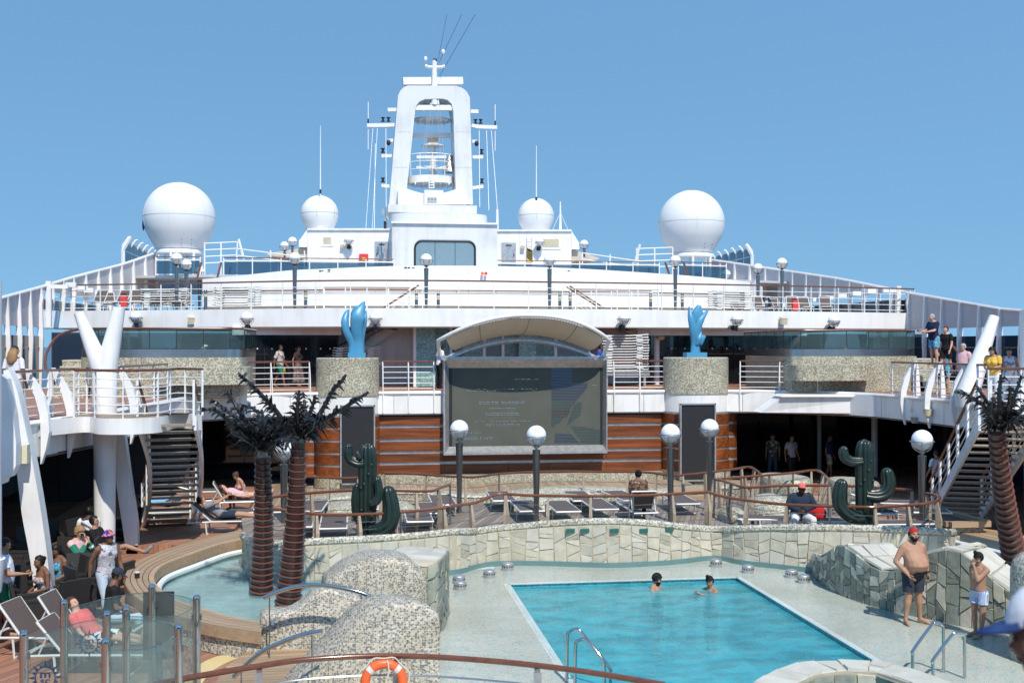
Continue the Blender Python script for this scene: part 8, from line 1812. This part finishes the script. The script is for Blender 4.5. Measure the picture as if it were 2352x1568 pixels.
q = P(33, 795, D=24.6); person('woman with blue headwrap in white top at the left gallery rail', (q.x, q.y, H1), math.pi-.3, pose_stand(), 1.68, 'brown', [('tee', 'white', .016), ('trunks', 'khaki')], ('curly', 'hairfair'), ('wrap', 'darkblue'), fem=True, extra=lambda t, J, s, hp, side, up, fwd: obj('loose_hair', MB().loft([[hp(math.cos(a)*w_, -.07+math.sin(a)*d_, .05-.38*f) for a in [2*math.pi*j/12 for j in range(12)]] for f, w_, d_ in ((0, .07, .05), (.3, .12, .07), (.7, .13, .06), (1, .05, .03))]), K['hairfair'], t, 2, False))
for px, D, fc, lb, wr in ((1818, 42.5, .3, 'person in grey shirt standing in the dark under the right balcony', [('tee', 'grey', .02), ('trousers', 'black')]), (1775, 43, -.5, 'person in dark leaf print standing in the dark beside the curved cladding', [('polo', 'leaf', .02), ('trousers', 'darkblue')]), (1905, 42.8, .9, 'person in navy shirt standing in the dark left of the right cactus', [('tee', 'navy', .02), ('trunks', 'khaki')])):
    q = P(px, 1100, D=D); person(lb, (q.x, q.y, .02), fc, pose_stand(.15), 1.74, 'brown', wr, ('short', 'hairblack'), vox=.025)
# -- left bar
def on(px, py, z=0): q = P(px, py, Z=z); return (q.x, q.y, z)
person('man in white shirt and green shorts standing at the left edge of the picture', on(8, 1462), math.pi*.55, upd(pose_stand(.12), elR=(-.28, -.12, 1.14), wrR=(-.2, -.35, 1.12)), 1.76, 'tan', [('tee', 'white', .024), ('trunks', 'green')], ('short', 'hairblack'), None, None, 1.1, .3)
person('dark haired woman in floral top looking down at her phone in a chair', on(108, 1432), -.9, upd(pose_sit(.46, .2), wrL=(.05, -.34, .66), wrR=(-.06, -.33, .66)), 1.66, 'brown', [('top', 'floral', .014), ('bottom', 'white', .02)], ('bun', 'hairblack'), fem=True, bust=1.1, girth=1.12, nod=.4, extra=lambda t, J, s, hp, side, up, fwd: obj('phone', MB().box(J['wrL']+V((-.05, -.1, .03)), (.08, .15, .012), 0, .5), K['black'], t, False, False))
person('smiling dark haired woman in blue dress in the chair behind the floral top', on(138, 1400), -.7, pose_sit(.46, .1), 1.66, 'brown', [('dress', 'waves', .014, .4)], ('long', 'hairblack'), fem=True, bust=1.1, girth=1.15)
def band(t, J, s, hp, side, up, fwd): obj('sleeve_patch', MB().tube([J['elL'].lerp(J['wrL'], .2), J['elL'].lerp(J['wrL'], .6)], .06, 10), K['white'], t, True, False)
person('fair haired man in sunglasses with green sleeved sweater holding his hand to his face', on(176, 1362), 1.0, upd(pose_sit(.46, .1), elL=(.2, -.3, .8), wrL=(.06, -.22, 1.06), elR=(-.2, -.28, .78), wrR=(-.02, -.26, 1.0)), 1.8, 'light', [('long', 'pink', .018), ('sleeves', 'green', .024), ('trunks', 'green'), ('shoes', 'red')], ('curly', 'hairfair'), glasses=True, extra=band)
person('man in patterned bucket hat, grey vest and pale jeans walking past the bench', on(243, 1428), .75, pose_stand(.3, .12), 1.77, 'brown', [('vest', 'vestp', .02), ('trousers', 'denim')], ('crop', 'hairblack'), ('bucket', 'bucket'), nod=.5)
person('man in white shirt with dark strap seated in the shade of the left bar', on(204, 1296), math.pi+.4, pose_sit(.46), 1.75, 'dark', [('tee', 'white', .022)], ('short', 'hairblack'), extra=strap)
J = upd(pose_sit(.46, -.3), knL=(.14, -.46, .66), anL=(.2, -.88, .52), toL=(.22, -.98, .62), knR=(-.1, -.4, .5), anR=(-.1, -.5, .09))
person('man in black shirt leaning back with one bare leg stretched on to the bench', on(235, 1325), 1.35, J, 1.78, 'olive', [('tee', 'black', .02), ('trunks', 'leaf'), ('shoes', 'grey')], ('short', 'hairblack'))
person('person in coral shirt lying on a sunbed behind the glass screens', on(222, 1525), math.pi/2-.3, upd(pose_lie(.85), pel=(0, 0, .0)), 1.7, 'light', [('tee', 'coral', .02), ('trunks', 'white')], ('short', 'hairbrown')).location.z = .45
person('man in dark cap and dark shirt seen through the glass screens', on(252, 1478), math.pi/2+.3, upd(pose_sit(.38, .15)), 1.78, 'brown', [('tee', 'black', .02), ('trousers', 'denim')], ('crop', 'hairblack'), ('cap', 'darkblue'))
# -- sunbathers left of the terrace
q = P(520, 1222, Z=.2)
person('man in grey shirt reclining on a sunbed reading something held up', (q.x-.1, q.y, .2+.46), math.pi/2, upd(pose_lie(.6), elL=(.25, .12, .35), wrL=(.12, -.12, .5), elR=(-.25, .12, .35), wrR=(-.12, -.12, .5)), 1.76, 'tan', [('polo', 'grey', .022), ('trunks', 'darkblue')], ('short', 'hairblack'), vox=.022)
q = P(562, 1172, Z=.2)
person('woman in bikini sitting on the edge of a sunbed bending forward', (q.x, q.y+.2, .2), -1.1, pose_sit(.38, .45), 1.66, 'tan', [('bra', 'pink', .01), ('bottom', 'black', .01)], ('bun', 'hairbrown'), fem=True, bust=1.05)
q = P(590, 1172, Z=.2)
person('person in pink lying on the sunbed with the steep back', (q.x-.4, q.y, .2+.46), math.pi/2+.1, pose_lie(.35), 1.66, 'light', [('tee', 'pink', .016), ('bottom', 'pink', .014)], ('long', 'hairbrown'), fem=True)
q = P(385, 1192, Z=.2)
person('man in light blue shirt lying on a sunbed behind the left stairs', (q.x, q.y+.1, .2+.46), math.pi/2, pose_lie(.1), 1.76, 'tan', [('tee', 'blue', .02), ('trunks', 'darkblue')], ('short', 'hairblack'))
# -- someone close to the camera, only the back of a cap showing at the right edge
q = P(2426, 1436, D=3.0); person('person in white cap with blue visor very near at the right edge', (q.x, q.y, q.z-1.62), -2.25, pose_stand(), 1.74, 'brown', [('tee', 'navy', .02)], ('crop', 'hairblack'), ('cap', 'white', 'visor'))
